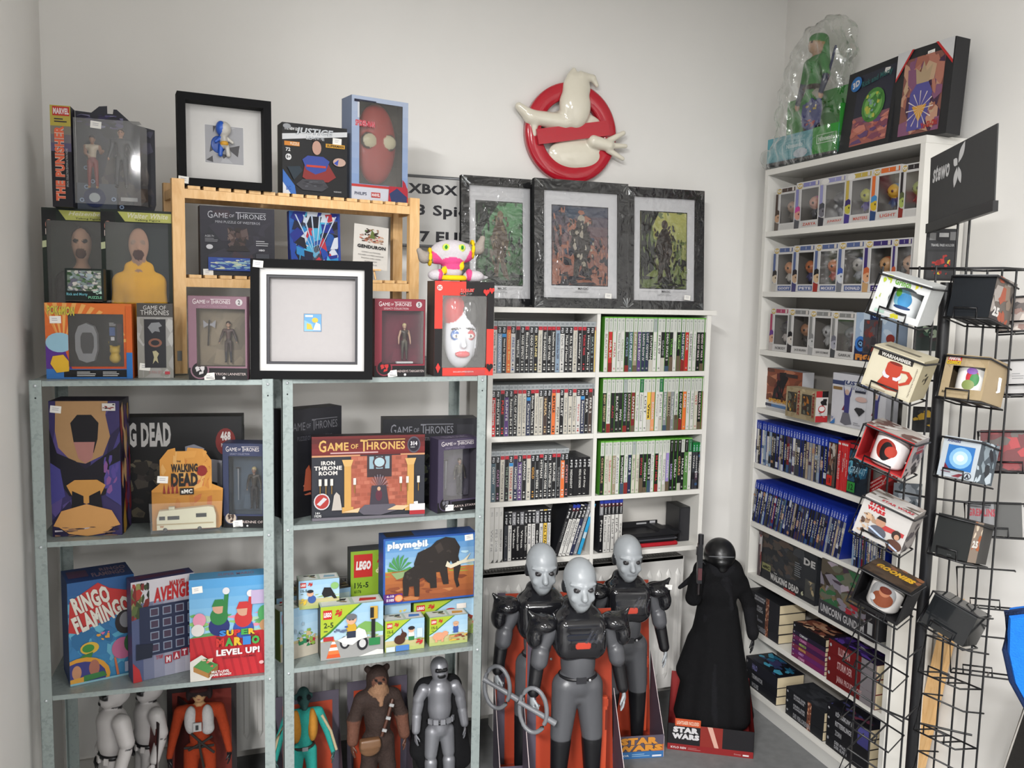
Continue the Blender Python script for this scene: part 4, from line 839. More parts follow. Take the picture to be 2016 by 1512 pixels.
def art(a):
    a.R(0, 0, 1, 1, '#e0453a').R(.52, .5, 1, 1, '#1a1719').R(0, 0, .14, .5, '#1a1719').R(.52, 0, 1, .06, '#c84a4a').R(.86, .0, 1, .5, '#e0453a').E(.08, .93, .045, .03, '#e4e0dc').T('DC', .05, .915, .11, .945, '#c8382e', .05)
    a.T('HARLEY', .42, .89, .66, .925, '#d83028', .06, ang=.04, out='#ece8e4').T('GANG', .41, .855, .62, .885, '#1a1a1a', .06, out='#ece8e4').T('EXCLUSIVE LIMITED EDITION', .32, .035, .66, .05, '#e8e0e0', 0)
    for x, y, s, c in ((.86, .9, .05, '#d83a34'), (.95, .92, .045, '#d83a34'), (.93, .1, .06, '#1a1719')): a.E(x-s*.5, y, s*.55, s*.45, c).E(x+s*.5, y, s*.55, s*.45, c).poly([(x-s, y), (x+s, y), (x, y-s*1.0)], c)
    a.poly([(.02, .09), (.06, .14), (.1, .09), (.06, .03)], '#d83a34')
def inside(t, w, h, dp, cx, zz, ww, wh):
    P = [('ell', (0, 0, wh*.42), (ww*.37, dp*.42, wh*.46), None, None, '#d4d6dc', .01), ('ell', (-ww*.16, .004, wh*.78), (ww*.26, dp*.44, wh*.26), None, None, '#b8242a', .004), ('ell', (ww*.2, .006, wh*.74), (ww*.3, dp*.44, wh*.3), None, None, '#17161a', .004),
         ('ell', (ww*.36, .01, wh*.45), (ww*.12, dp*.36, wh*.4), None, None, '#17161a', .006), ('cap', (0, -dp*.38, wh*.42), (0, -dp*.46, wh*.3), .004, .009, '#d4d6dc', .008), ('ell', (0, -dp*.36, wh*.17), (ww*.17, dp*.08, wh*.045), None, None, '#c84048', .004)]
    for e, c in ((-1, '#3a6ab0'), (1, '#b84048')): P += [('ell', (e*ww*.16, -dp*.355, wh*.44), (ww*.125, dp*.06, wh*.07), None, None, c, .003), ('ell', (e*ww*.16, -dp*.395, wh*.43), (ww*.075, dp*.04, wh*.035), None, None, '#dcd8d4', .001), ('ell', (e*ww*.16, -dp*.425, wh*.43), (ww*.025, dp*.02, wh*.02), None, None, '#2a2a34', .001), ('cap', (e*ww*.07, -dp*.39, wh*.535), (e*ww*.26, -dp*.36, wh*.525), .002, .0025, '#241c1c', .001)]
    sdf_obj('mask', P, t, .003, 'gloss', (cx, dp*.55, zz+.002))
MB_ = winbox('mask_box', SR, z0R, 854, 970, 553, .015, .085, 'red and black window box with glossy painted face mask', '#1a1719', '#2a2628', (.13, .085, .88, .85), art, inside, side='#4a3c3a')
# ---------------------------------------------------------------- wooden rack: top
def ex3(t, w, h, b, dp):
    P = [('ell', (0, 0, .075), (.019, .017, .021), None, None, '#c8c4bc', .003), ('ell', (-.008, .0, .077), (.013, .017, .02), None, None, '#2f5fc0', .001), ('cap', (0, 0, .052), (0, 0, .034), .009, .011, '#b8b4ac', .004), ('cap', (-.008, 0, .03), (-.01, 0, .006), .006, .006, '#2f5fc0', .003),
         ('cap', (.008, 0, .03), (.011, 0, .006), .006, .006, '#c8c4bc', .003), ('cap', (.01, 0, .05), (.022, -.003, .04), .005, .004, '#c8c4bc', .003), ('cap', (-.01, 0, .05), (-.022, -.003, .04), .005, .004, '#2f5fc0', .003), ('ell', (-.014, .008, .034), (.02, .004, .024), None, None, '#244ea0', .004), ('ell', (.0, -.006, .036), (.011, .008, .006), None, None, '#d8a030', .002)]
    sdf_obj('half_and_half_figurine', P, t, .0018, 'plastic', (-w*.0, dp-.012, h*.36))
    sticker(t, -w/2+.012, .014)
def art(a):
    a.R(.255, .245, .765, .755, '#f0efec').R(.26, .25, .76, .75, '#a8a8ac').blobs(.27, .26, .75, .74, ['#4a484c', '#b8b8bc'], 12, .3, 8, 3)
fa = frame_(WG, WZ1, 352, 536, 177, .005, 'square black frame with small blue and white figurine, atop birch rack', .085, .045, radians(-2), art=art, extra=ex3, fill='#d4d2cf', dr=-.015)
def art(a):
    a.R(0, 0, 1, 1, '#0f0f12').T('THE NEW 52!', .03, .9, .24, .94, '#e8e8e8', .03).poly([(0, .84), (1, .95), (1, .88), (0, .76)], '#d8dadc').T('JUSTICE', .2, .84, .78, .95, '#c8ccd0', .04, shear=.2, out='#1a1c20').T('LEAGUE', .36, .79, .64, .84, '#b8bcc0', .03)
    a.R(.03, .68, .26, .74, '#d8882c').T('PUZZLE', .12, .69, .25, .73, '#e8e0d0', .02).E(.07, .95, .06, .035, '#9a9ca0').T('72', .05, .6, .12, .65, '#e8e8e8', .03).E(.09, .52, .045, .045, '#e8e8e8').T('8+', .06, .5, .12, .545, '#1a1a1a', .03)
    a.R(.66, .7, .96, .755, '#d8a030').T('SUPERMAN', .68, .71, .94, .745, '#2a2010', .04)
    a.poly([(.35, .5), (.3, .25), (.4, .2), (.7, .2), (.82, .28), (.66, .52)], '#8a2a28').poly([(.3, .5), (.38, .56), (.62, .56), (.72, .5), (.66, .36), (.5, .3), (.36, .36)], '#34489c').E(.52, .68, .07, .1, '#c49a88').blobs(.45, .74, .6, .8, ['#2a2020'], 5, .5).R(.36, .4, .66, .43, '#c8402c')
    a.poly([(.2, .14), (.3, .22), (.62, .23), (.7, .13), (.6, .06), (.3, .07)], '#3e3e44').blobs(.22, .1, .68, .2, ['#55555c', '#2c2c32'], 18, .2, 3)
    a.poly([(.07, .38), (.26, .4), (.3, .34), (.17, .2)], '#20303c').E(.87, .5, .1, .06, '#c8a898').poly([(.78, .48), (.86, .54), (.84, .45)], '#3a50b0').poly([(0, 0), (.2, 0), (.18, .12), (0, .34)], '#3a70c0').poly([(0, 0), (.12, 0), (0, .16)], '#dcdee2').T('DC', .05, .05, .12, .11, '#2a58a8', .05).T('WARNING', .78, .06, .9, .08, '#d8d8d8', 0)
putbox('puzzle_box', WG, WZ1, 556, 683, 240, .012, .06, art, 'black puzzle box with blue and red bust, on birch rack', stick=(.84, .8), side='#141416', dr=.0)
def art(a):
    a.G(0, .1, 1, 1, '#8aa4d0', '#b8c4da', 6).R(0, 0, 1, .13, '#d4d6e0').R(0, .125, 1, .15, '#c8403c').R(.1, .79, .35, .96, '#e0e2e8').T('SPIDER-MAN', .06, .71, .4, .77, '#d84858', .05, out='#f0f0f4').R(.04, .94, .42, .965, '#22223a')
    a.T('PHILIPS', .05, .045, .26, .075, '#4a5068', .02).R(.34, .03, .5, .08, '#c03430').T('MARVEL', .35, .04, .49, .07, '#f0e8e8', .04).E(.23, .88, .07, .04, '#c83a48').poly([(.64, .0), (.66, .2), (.78, .3), (.95, .2), (1, .12), (1, 0)], '#b83040').poly([(.66, .08), (.8, .14), (.98, .06), (.98, .0), (.7, 0)], '#34406c')
def inside(t, w, h, dp, cx, zz, ww, wh):
    P = [('ell', (0, 0, wh*.52), (ww*.46, dp*.45, wh*.5), None, None, '#a02c24', .004)]
    for e in (-1, 1): P += [('ell', (e*ww*.22, -dp*.34, wh*.54), (ww*.19, dp*.12, wh*.105), None, None, '#3a1c18', .002), ('ell', (e*ww*.22, -dp*.38, wh*.54), (ww*.16, dp*.12, wh*.085), None, None, '#c4bc9c', .002)]
    sdf_obj('mask_lamp', P, t, .0034, 'plastic', (cx, dp*.55, zz+.001))
winbox('lamp_box', WG, WZ1, 692, 802, 186, .012, .075, 'tall pale blue window box with red oval mask lamp, birch rack', '#a8b8d4', '#4a4236', (.13, .155, .9, .955), art, inside, side='#8a98b4', dr=.02)
# wooden rack: middle shelf
def art(a):
    a.G(0, 0, 1, 1, '#1a1c24', '#2c2a36', 5).blobs(.1, .2, .95, .95, ['#26242e', '#2e2c38', '#22242c', '#3a2c34'], 26, .3, 4); got(a, .1, .83, .88, .93, '#b8b8c0')
    a.T('MINI PUZZLE OF WESTEROS', .2, .76, .8, .795, '#b0b0b8', 0).blobs(.36, .38, .64, .7, ['#4a3834', '#5a4a48', '#2c2422', '#6c5a54'], 40, .3, 6, 4).poly([(.34, .36), (.4, .44), (.6, .44), (.66, .36)], '#241e20')
    a.T('AGES 7+', .06, .55, .18, .58, '#b0b0b4', .02).lines(.06, .48, .24, .54, 3, '#8a8a90').E(.12, .41, .045, .035, '#c8c8cc').lines(.74, .44, .92, .53, 3, '#a8a8ac').T('HBO', .78, .37, .86, .4, '#c8c8cc', .06).R(.74, .2, .92, .33, '#3a3c44')
    a.R(.1, .07, .74, .26, '#2a4a9c').blobs(.13, .09, .71, .24, ['#b8c8b0', '#8ab0c0', '#d0d4b8', '#6a90b8'], 40, .16, 4)
putbox('puzzle_box', WG, WZ2, 395, 541, 404, .02, .05, art, 'dark puzzle box with map strip, left on birch rack\'s middle shelf', side='#3a2c28', stick=(.1, .04), dr=.0)
def art(a):
    a.G(0, 0, 1, 1, '#16246a', '#2c6ac0', 6).blobs(0, 0, 1, 1, ['#1a2c8c', '#2a8ac8', '#101838', '#d8e0ec', '#c03040', '#0c1024', '#4ab0d8', '#3a3c50', '#1c48a8'], 90, .26, 12, 4)
    for i in range(6): a.poly([(.5, .3), (.1+.16*i, .95), (.13+.16*i, .95)], '#c8d8f0', 0)
    a.k += 1; a.R(.95, 0, 1, 1, '#28449c')
putbox('art_box', WG, WZ2, 572, 671, 414, .045, .02, art, 'upright box with blue battle artwork, middle of birch rack', side='#1c2c80', tilt=radians(-4), stick=(.8, .9))
def easel_card():
    p = place(WG, WZ2, 694, 762, 440, .03); w = p['w']; h = p['h']; 
    t = empty('mini_easel', p['loc'], p['yaw']); tag(t, 'small wooden table easel holding a shop card', 'easel'); W2 = w*.3
    MB().tube([(-W2*.55, 0, .002), (-.003, .016, h*.62)], .0028, '#c89a68', 'wood').obj('leg', t); MB().tube([(W2*.55, 0, .002), (.003, .016, h*.62)], .0028, '#c89a68', 'wood').obj('leg', t)
    MB().tube([(0, .05, .002), (0, .019, h*.6)], .0026, '#c89a68', 'wood').obj('rear_leg', t); MB().box(-W2, -.006, .028, W2, .007, .033, '#c89a68', 'wood').obj('ledge', t)
    m = MB(); hc = h-.034; m.box(-w/2, 0, 0, w/2, .0012, hc, '#dad6cf', 'paper'); a = face(m, 'F', -w/2, 0, 0, w/2, .0012, hc)
    a.blobs(.16, .6, .86, .78, ['#8a5a40', '#c89a78', '#b84040', '#5a3a30', '#d8b8a0', '#c8806a'], 50, .16, 6, 6).poly([(.45, .7), (.5, .9), (.6, .82), (.6, .7)], '#6a7a3c').blobs(.3, .76, .7, .92, ['#4a6a34', '#3a2a22', '#a87858'], 16, .25, 3)
    a.T('GENDURON', .1, .46, .92, .54, '#26262a', .05)
    for i, s in enumerate(('COMICS und MANGAS', 'FIGUREN und MERCHANDISE', 'TRADING CARD GAMES', 'BOARD GAMES', 'und MODELLE')): a.T(s, .5-.016*len(s), .36-.07*i, .5+.016*len(s), .385-.07*i, '#3a3a3e', 0)
    P = p['loc']; tag(m.obj('shop_card', None, (P[0], P[1], P[2]+.0335), p['yaw'], radians(-7), radians(5)), 'white shop card with GENDURON lettering on the small easel', 'card')
easel_card()
# hanging tab above the mauve box and the white board behind
def board():
    g = Fr(.62, 2.99, radians(0)); A = g.hit(776, 482); B = g.hit(985, 482); w = float((B-A) @ g.u); z = float(A[2]); h = float(g.hit(900, 352)[2]-z)
    t = empty('price_board', (A[0]+g.u[0]*w/2, A[1]+g.u[1]*w/2, SRZ[0]+.001), g.yaw); tag(t, 'white price board reading XBOX 360, half hidden behind frames', 'sign'); z -= t.location.z
    m = MB(); m.box(-w/2, 0, z, w/2, .004, z+h, '#d6d5d2', 'paper'); a = Art(m, (-w/2, 0, z), (1, 0, 0), (0, 0, 1), w, h)
    a.T('XBOX 360', .12, .75, .86, .9, '#26262c', .04).T('3 Spiele', .2, .4, .82, .6, '#26262c', .03).T('27 EURO', .14, .06, .84, .22, '#26262c', .04); m.obj('panel', t)
    m = MB(); c = .012; m.tube([(-w/2, -.001, z+c), (-w/2, -.001, z+h-c), (-w/2+c, -.001, z+h), (w/2-c, -.001, z+h), (w/2, -.001, z+h-c), (w/2, -.001, z+c), (w/2-c, -.001, z), (-w/2+c, -.001, z)], .005, '#7d7f82', 'silver', 8, closed=True); m.obj('rim', t)
    MB().tube([(-.02, .01, 0), (-.02, .01, z+.002)], .004, '#7d7f82', 'silver', 8).obj('stem', t); MB().box(-.1, -.05, 0, .06, .06, .004, '#7d7f82', 'silver').obj('foot', t)
board()
# ---------------------------------------------------------------- three shrink-wrapped prints on the white rack
def printed(seed, sky, mid, dark, fig_, acc):
    def f(a):
        a.R(.12, .115, .88, .87, dark); a.G(.13, .125, .87, .86, mid, sky, 8); a.blobs(.13, .125, .87, .5, [dark, mid], 26, .16, seed).blobs(.13, .4, .87, .86, [mid, sky], 22, .14, seed+1)
        a.poly([(.13, .86), (.13, .3), (.24, .42), (.22, .6), (.36, .74), (.5, .86)], dark) if seed == 2 else None
        a.poly([(.13, .86), (.13, .2), (.34, .3), (.36, .55), (.3, .7), (.42, .86)], dark) if seed == 6 else None
        a.poly([(.4, .16), (.42, .38), (.36, .5), (.4, .62), (.47, .7), (.55, .7), (.62, .6), (.64, .48), (.58, .36), (.66, .16), (.56, .2), (.5, .34), (.47, .18)], fig_)
        a.E(.51, .74, .05, .045, acc).blobs(.34, .3, .68, .74, [fig_, acc, dark, fig_], 70, .11, seed+3).blobs(.13, .13, .34, .86, [dark, mid], 40, .12, seed+7).blobs(.66, .13, .87, .6, [dark, mid], 40, .12, seed+8).blobs(.13, .125, .87, .24, [dark], 12, .24, seed+4)
        a.T('MAGIC', .46, .08, .6, .1, '#3a3a3e', .02).R(.14, .088, .4, .09, '#8a8a8c', 0).R(.64, .088, .87, .09, '#8a8a8c').lines(.38, .05, .62, .07, 2, '#9a9a9c', .3, 1, True)
    return f
def crease(t, w, h, b, dp):
    # gathered film at the corners
    r = random.Random(int(w*1e5)); m = MB()
    for sx in (-1, 1):
        for zz, sz in ((0, 1), (h, -1)):
            for i in range(9):
                a0 = r.uniform(0, 1); L = r.uniform(.02, .042); x = sx*(w/2-.002); y = -.0014
                m.add([(x, y, zz+sz*.002), (x-sx*L*cos(a0*1.5), y-.0016*r.random(), zz+sz*L*sin(a0*1.5)), (x-sx*(L*cos(a0*1.5)-.003), y-.003*r.random(), zz+sz*(L*sin(a0*1.5)+.004))], [(0, 1, 2)], '#c8ccd0', 'frosted')
    tag(m.obj('film_crease', t), kind='stuff')
    m = MB(); m.box(-w/2-.0006, -.0009, -.0004, w/2+.0006, -.0006, h+.0006, '#fff', 'wrap'); m.obj('shrink_film', t)
for (xl, xr, yt, d, seed, cols, lab, dr) in ((909, 1062, 341, .10, 2, ('#6aa070', '#3c5a3c', '#1c2420', '#5a4a3c', '#8a7a62'), 'left framed print with hulking horned creature in green mist', .10),
        (1052, 1236, 347, .045, 4, ('#3a4a60', '#a8705c', '#2a2a34', '#3c3836', '#b0a898'), 'middle framed print with pale-maned warrior under dusky clouds', .04),
        (1232, 1385, 364, .10, 6, ('#c0c070', '#6a7a48', '#161a18', '#2c241e', '#4a3c34'), 'right framed print with slender dark woman before yellow light', .085)):
    t, w, h = frame_(CU, CT, xl, xr, yt, d, lab, .1, .022, radians(-4), art=printed(seed, *cols), fill='#d6d6d8', col='#17181a', dr=dr, extra=crease, group=None)
    if seed > 2: sticker(t, w*.28, h*.1, -.003)
# ---------------------------------------------------------------- bookcase top
def art(a):
    a.R(.0, 0, 1, 1, '#1c1d20').R(.22, .08, .93, .93, '#2a2c3c').G(.22, .08, .93, .42, '#b86a5c', '#8a5a68', 5).blobs(.22, .1, .93, .4, ['#c87a68', '#b86058', '#8a4a60', '#d88a78', '#6a4a78'], 40, .2, 3)
    a.E(.6, .52, .22, .2, '#4a8a3a').E(.6, .52, .17, .155, '#7ab85a').E(.6, .52, .1, .1, '#4a8a3a').blobs(.45, .36, .75, .66, ['#8ac86a', '#3c7a34', '#c8c850', '#88a8a8'], 30, .2, 8)
    a.T('Rick and Morty', .32, .78, .9, .87, '#2a6a68', .03, ang=.1).E(.2, .84, .11, .09, '#2a78c0').T('3D', .13, .8, .27, .88, '#e8e8e8', .05, ang=.25)
putbox('lenticular_picture', BC, BT+.0003, 1649, 1748, 146, .035, .02, art, 'dark 3D picture with glowing green oval, on bookcase top', cat='picture', side='#26272a', tilt=radians(-6), stick=(.78, .88), dr=.012)
def art(a):
    a.R(0, 0, 1, 1, '#2a2a2c').R(.14, .06, .86, .9, '#8a5a50').blobs(.14, .06, .86, .9, ['#b87a68', '#6a4060', '#8a5a78', '#c89a80', '#4a3048', '#a86a58', '#c8a888'], 60, .24, 5)
    a.poly([(.3, .1), (.3, .5), (.42, .62), (.6, .62), (.7, .48), (.6, .1)], '#5a569a').poly([(.4, .6), (.36, .78), (.46, .72), (.5, .84), (.56, .72), (.66, .78), (.62, .6)], '#b8a080').poly([(.36, .36), (.62, .36), (.5, .18)], '#d8a040')
    for i in range(12): g = i*.52; a.poly([(.5, .32), (.5+.24*cos(g), .32+.2*sin(g)), (.5+.24*cos(g+.07), .32+.2*sin(g+.07))], '#e8d8d0', 0)
    a.k += 1; a.poly([(0, 1), (0, .72), (.26, 1)], '#d8d8d8').poly([(0, .72), (0, .68), (.3, 1), (.26, 1)], '#c83030').poly([(.72, 1), (1, 1), (1, .76)], '#d8d8d8').poly([(.68, 1), (.72, 1), (1, .76), (1, .72)], '#c83030').T('Yu-Gi-Oh!', .56, .1, .85, .17, '#b83830', .05, ang=.1)
putbox('lenticular_picture', BC, BT+.0003, 1752, 1862, 106, .02, .055, art, 'larger dark framed picture with red corner bands, on bookcase top', cat='picture', side='#2c2c2e', tilt=radians(-3), stick=(.6, .9), dr=.03)
# ================================================================ LEFT STEEL UNIT, SHELVES TWO AND THREE
z2, z3 = SLZ[1]+.0003, SLZ[2]+.0003
def art(a):      # large print in purple, orange and black shapes
    a.R(0, 0, 1, 1, '#3c3464').blobs(0, 0, 1, 1, ['#4a4280', '#2c2648', '#5a4c88', '#241f38'], 20, .3, 4)
    a.poly([(.1, 1), (.08, .78), (.12, .66), (.3, .56), (.5, .54), (.75, .6), (.86, .74), (.8, .9), (.84, 1)], '#b08a60').poly([(.3, .84), (.34, .7), (.42, .62), (.62, .62), (.68, .72), (.7, .84), (.6, .9), (.4, .9)], '#17151c')
    a.poly([(.34, .7), (.64, .7), (.6, .58), (.5, .54), (.4, .58)], '#b07a74').poly([(.0, .8), (.1, .62), (.36, .56), (.5, .5), (.66, .56), (.95, .66), (1, .7), (1, .4), (.74, .3), (.26, .3), (0, .5)], '#1b1924')
    a.poly([(0, .55), (.14, .5), (.2, .3), (0, .24)], '#4a468c').poly([(1, .56), (.84, .52), (.78, .3), (1, .22)], '#4a468c').blobs(.76, .3, 1, .6, ['#8a5a98', '#5a4c98'], 10, .3, 7)
    a.poly([(.22, .38), (.34, .42), (.66, .42), (.78, .38), (.68, .28), (.5, .24), (.32, .28)], '#d09850').poly([(.3, .34), (.46, .3), (.46, .14), (.28, .16)], '#15131a').poly([(.54, .3), (.7, .34), (.74, .16), (.54, .14)], '#15131a')
    a.poly([(.02, .08), (.14, .19), (.5, .24), (.86, .19), (.98, .08), (.9, .07), (.76, .02), (.5, .0), (.24, .02), (.1, .07)], '#d8a060').blobs(.04, 0, .96, .07, ['#c8c0c8', '#8a6a58', '#3a2c38'], 14, .18, 3).R(.76, .93, .95, .985, '#d8d4d0').blobs(.77, .94, .94, .98, ['#2a2a2a', '#8a3030'], 8, .3, 2, 4)
def arts(a): a.R(0, 0, 1, 1, '#241e30').blobs(0, 0, 1, 1, ['#a88030', '#6a3a68', '#15131c', '#8a2c2c', '#4a3c68', '#c8a070'], 40, .24, 5)
putbox('statue_box', SL, z2, 104, 241, 790, .05, .10, art, 'tall purple and orange printed box, left end of the second steel shelf', side='#241e30', dr=.035, arts={'R': arts}, stick=(.1, .94), top='#3c3044')
def art(a):
    a.R(0, 0, 1, 1, '#121214').blobs(.0, .05, .6, .6, ['#3a3430', '#4a443c', '#5c5444', '#282420', '#6a6250'], 50, .16, 5).G(0, .7, 1, 1, '#121214', '#1a1a1c', 2)
    a.T('THE WALKING DEAD', -.42, .72, .44, .95, '#c8c6c4', .05).E(.87, .76, .08, .13, '#7a2420').T('468', .83, .77, .91, .86, '#d8d4d0', .05).T('PCS/PZS', .835, .71, .905, .745, '#d8d4d0', .03)
    a.poly([(.42, .66), (.84, .58), (.82, .36), (.4, .5)], '#a8a8b0').poly([(.55, .64), (.7, .6), (.7, .7), (.62, .74), (.55, .72)], '#8a8c98').R(.8, .3, .84, .56, '#8a8a90').lines(.6, .5, .78, .55, 1, '#3a2c2c', .7)
putbox('construction_set', SL, z2, 228, 478, 822, .15, .07, art, 'wide black construction set box behind the camper pack, marked 468', side='#17171a', dr=.13, stick=(.24, .86), arts={'R': lambda a: a.R(0, 0, 1, 1, '#1a1a1c').blobs(0, .1, 1, .9, ['#3a3a40', '#8a8a90', '#2a2a30'], 14, .3, 3)})
def camper():
    p = place(SL, z2, 297, 436, 888, .006); w, h = p['w'], p['h']; t = empty('blister_pack', p['loc'], p['yaw']); t.location.z = z2+.0004; tag(t, 'orange blister card with small cream toy camper van, on second steel shelf', 'toy pack'); dp = .035
    out = [(-.5, .02), (.46, .02), (.5, .06), (.52, .5), (.36, .56), (.36, .84), (.24, .98), (.02, 1.), (-.02, .9), (-.14, .9), (-.16, 1.), (-.26, .98), (-.38, .86), (-.38, .58), (-.5, .5)]
    m = MB(); m.prism([(a*w, b*h) for a, b in out], dp-.001, dp, '#d0913f'); a = Art(m, (-w/2, dp-.001, 0), (1, 0, 0), (0, 0, 1), w, h)
    a.blobs(.14, .1, .86, .96, ['#d89a48', '#c88238', '#dca860', '#c87440'], 30, .2, 3).E(.72, .72, .075, .065, '#8a1f1c').blobs(.66, .6, .84, .86, ['#8a1f1c'], 16, .06, 4)
    a.T('THE', .36, .83, .42, .85, '#1a1614', .03).T('WALKING', .28, .71, .66, .81, '#1a1614', .05).T('DEAD', .28, .54, .66, .7, '#1a1614', .06).R(.4, .44, .6, .52, '#1a1614').T('aMC', .42, .455, .58, .505, '#e8e4dc', .05)
    for i in range(4): a.poly([(.16+.06*i, .46), (.18+.06*i, .58), (.2+.06*i, .46)], '#8a2a1c', 0)
    a.k += 1; a.R(.16, .02, .88, .07, '#a85a38').R(-.0+.3, .025, .62, .06, '#d8d0c0'); m.obj('backing_card', t)
    m = MB(); q = [(-.5, .02), (.46, .02), (.5, .06), (.52, .38), (-.52, .38)]
    m.add([(a*w, 0, b*h) for a, b in q], [(0, 1, 2, 3, 4)], '#fff', 'clear').add([(-.52*w, 0, .38*h), (.52*w, 0, .38*h), (.5*w, dp-.002, .48*h), (-.5*w, dp-.002, .48*h)], [(0, 1, 2, 3)], '#fff', 'clear').add([(.52*w, 0, .38*h), (.52*w, dp-.002, .4*h), (.5*w, dp-.002, .06*h), (.5*w, 0, .06*h)], [(0, 1, 2, 3)], '#fff', 'clear'); m.obj('blister_window', t)
    v = empty('toy_camper', (0, dp*.5, .012)); v.parent = t; L, H, D = w*.84, h*.26, .018
    m = MB(); m.prism([(-L/2, .0), (L/2, .0), (L/2, H*.6), (L*.46, H*.95), (L*.38, H), (-L*.46, H*.86), (-L/2, H*.5)], -D/2, D/2, '#d8d4b8', 'plastic')
    a = Art(m, (-L/2, -D/2, 0), (1, 0, 0), (0, 0, 1), L, H); a.R(.04, .45, .14, .62, '#2a2a28').R(.18, .45, .38, .62, '#2a2a28').R(.66, .52, .84, .7, '#2a2a28').R(.0, .22, .96, .28, '#b8a880').T('W', .05, .1, .12, .2, '#b06a30', .05); m.box(-L*.3, -.006, H*.9, -L*.2, .006, H*1.02, '#c8c4a8', 'plastic'); m.obj('van_body', v)
    for x in (-.36, .22): MB().lathe([(.0001, -D/2-.001), (.0055, -D/2-.001), (.0055, -D/2+.003)], x*L, 0, '#3a3a38', 'plastic', 12, 'y').obj('wheel', v)
    sticker(t, -w*.32, h*.66)
camper()
dk = dict(skin='#9a7a68', torso='#3a342e', arm='#35302c', pelvis='#2c2a2c', thigh='#2a2a30', foot='#1c1a1c')
winbox('figure_box', SL, z2, 440, 519, 873, .055, .06, 'navy window box with standing armoured figurine, right end of left unit\'s shelf', '#39405e', '#48586a', (.14, .16, .97, .85), legart('#39405e', 'BRIENNE OF', None, '#9a9ab0', emb='#c8b8a8', em='#4a3a34'), leginside(dk, '#c8b888', 'sword', '#4a5a6a', dx=.18), side='#333a58', dr=.03, stick=(.36, .05))
def art(a):     # flamingo ring game
    a.G(0, 0, 1, 1, '#3f8ab8', '#2c5a94', 8).blobs(0, .1, 1, .8, ['#4a98c0', '#3a7cb0', '#5aa8c8', '#2e6c9c', '#68b0cc'], 40, .2, 4).poly([(0, .52), (.03, .82), (.45, .97), (.62, .9), (.95, .84), (.98, .7), (.6, .6), (.12, .5)], '#c03432')
    a.T('RINGO', .06, .72, .62, .9, '#e4e0d4', .05, ang=.28, out='#8a2428').T('FLAMINGO', .06, .56, .94, .74, '#e4e0d4', .05, ang=.3, out='#8a2428')
    a.E(.85, .54, .16, .12, '#2c2628').E(.86, .56, .1, .08, '#8a8a90').E(.8, .28, .17, .11, '#c06a90').E(.94, .32, .12, .1, '#2c5c34').E(.95, .36, .06, .06, '#d8b030').poly([(.66, .2), (.69, .2), (.74, .02), (.7, .02)], '#c8704a').E(.3, .34, .14, .06, '#d8b040').E(.28, .34, .09, .04, '#3c8a3c').poly([(0, .2), (.2, .28), (.35, .3), (.3, .2)], '#3c7c3c')
    a.E(.18, .06, .42, .2, '#d89a34').E(.16, .05, .38, .17, '#3a3c80').E(.1, .12, .07, .07, '#c08a68').E(.36, .14, .08, .08, '#a86a58').poly([(.0, 0), (.0, .06), (.2, .07), (.24, 0)], '#d8a040').poly([(.2, .02), (.55, .04), (.5, .09), (.2, .08)], '#3c7a44').R(0, -.0, 1, .02, '#8ab8c8').E(.55, .46, .05, .025, '#2a6ca8').blobs(.4, .38, .6, .48, ['#d86a98', '#e0a040'], 8, .3, 2).R(.82, .04, 1, .14, '#a8b0c8')
def topf(a): a.R(0, 0, 1, 1, '#28447c').T('RINGO', .55, .55, .95, .8, '#a88a98', .03).T('FLAMINGO', .4, .2, .9, .5, '#a88a98', .03).R(.05, .3, .35, .8, '#6a4a68')
putbox('board_game', SL, z3, 138, 268, 1150, .05, .12, art, 'blue ring toss board game box with pink bird, leftmost on third shelf', side='#28447c', dr=.10, stick=None, arts={'T': topf})
def art(a):
    a.G(0, 0, 1, 1, '#3a4a78', '#c8c8d4', 6, True).R(0, .78, 1, 1, '#cfccd2').blobs(0, .62, .28, .98, ['#5a6a3c', '#3c4a2c', '#7a2a28', '#a83a30', '#2a2c24', '#8a8a50'], 40, .3, 3)
    a.T('MARVEL', .6, .9, .86, .96, '#b03434', .05).T('AVENGERS', .34, .77, 1.1, .92, '#b8282c', .05, shear=.15, ang=.04).R(.12, .24, 1, .74, '#27304c')
    for i in range(4):
        for j in range(4): x, y = .28+.2*i, .27+.12*j; a.R(x, y, x+.14, y+.085, '#8a98ac', 0)
    a.k += 1
    for i in range(4):
        for j in range(4): x, y = .295+.2*i, .28+.12*j; a.R(x, y, x+.11, y+.065, '#4a3c50', 0)
    a.k += 1; a.poly([(0, 0), (.14, 0), (.1, .12), (0, .2)], '#b83034').poly([(.05, .22), (.3, .22), (.32, .36), (.06, .38)], '#1c2438').T('TOP TRUMPS', .36, .19, .47, .23, '#b03040', .02)
    for i, ch in enumerate('MATCH'): x = .5+.13*i; y = .13+.02*i; a.R(x, y, x+.11, y+.08, '#a83040').T(ch, x+.02, y+.01, x+.09, y+.07, '#e8e0e4', .05)
putbox('board_game', SL, z3, 262, 385, 1148, .03, .05, art, 'navy and white board game box with picture tiles, middle of third shelf', side='#50507c', dr=.085, arts={'T': lambda a: a.R(0, 0, 1, 1, '#3c3c68').R(.1, .3, .9, .8, '#5a3048')})
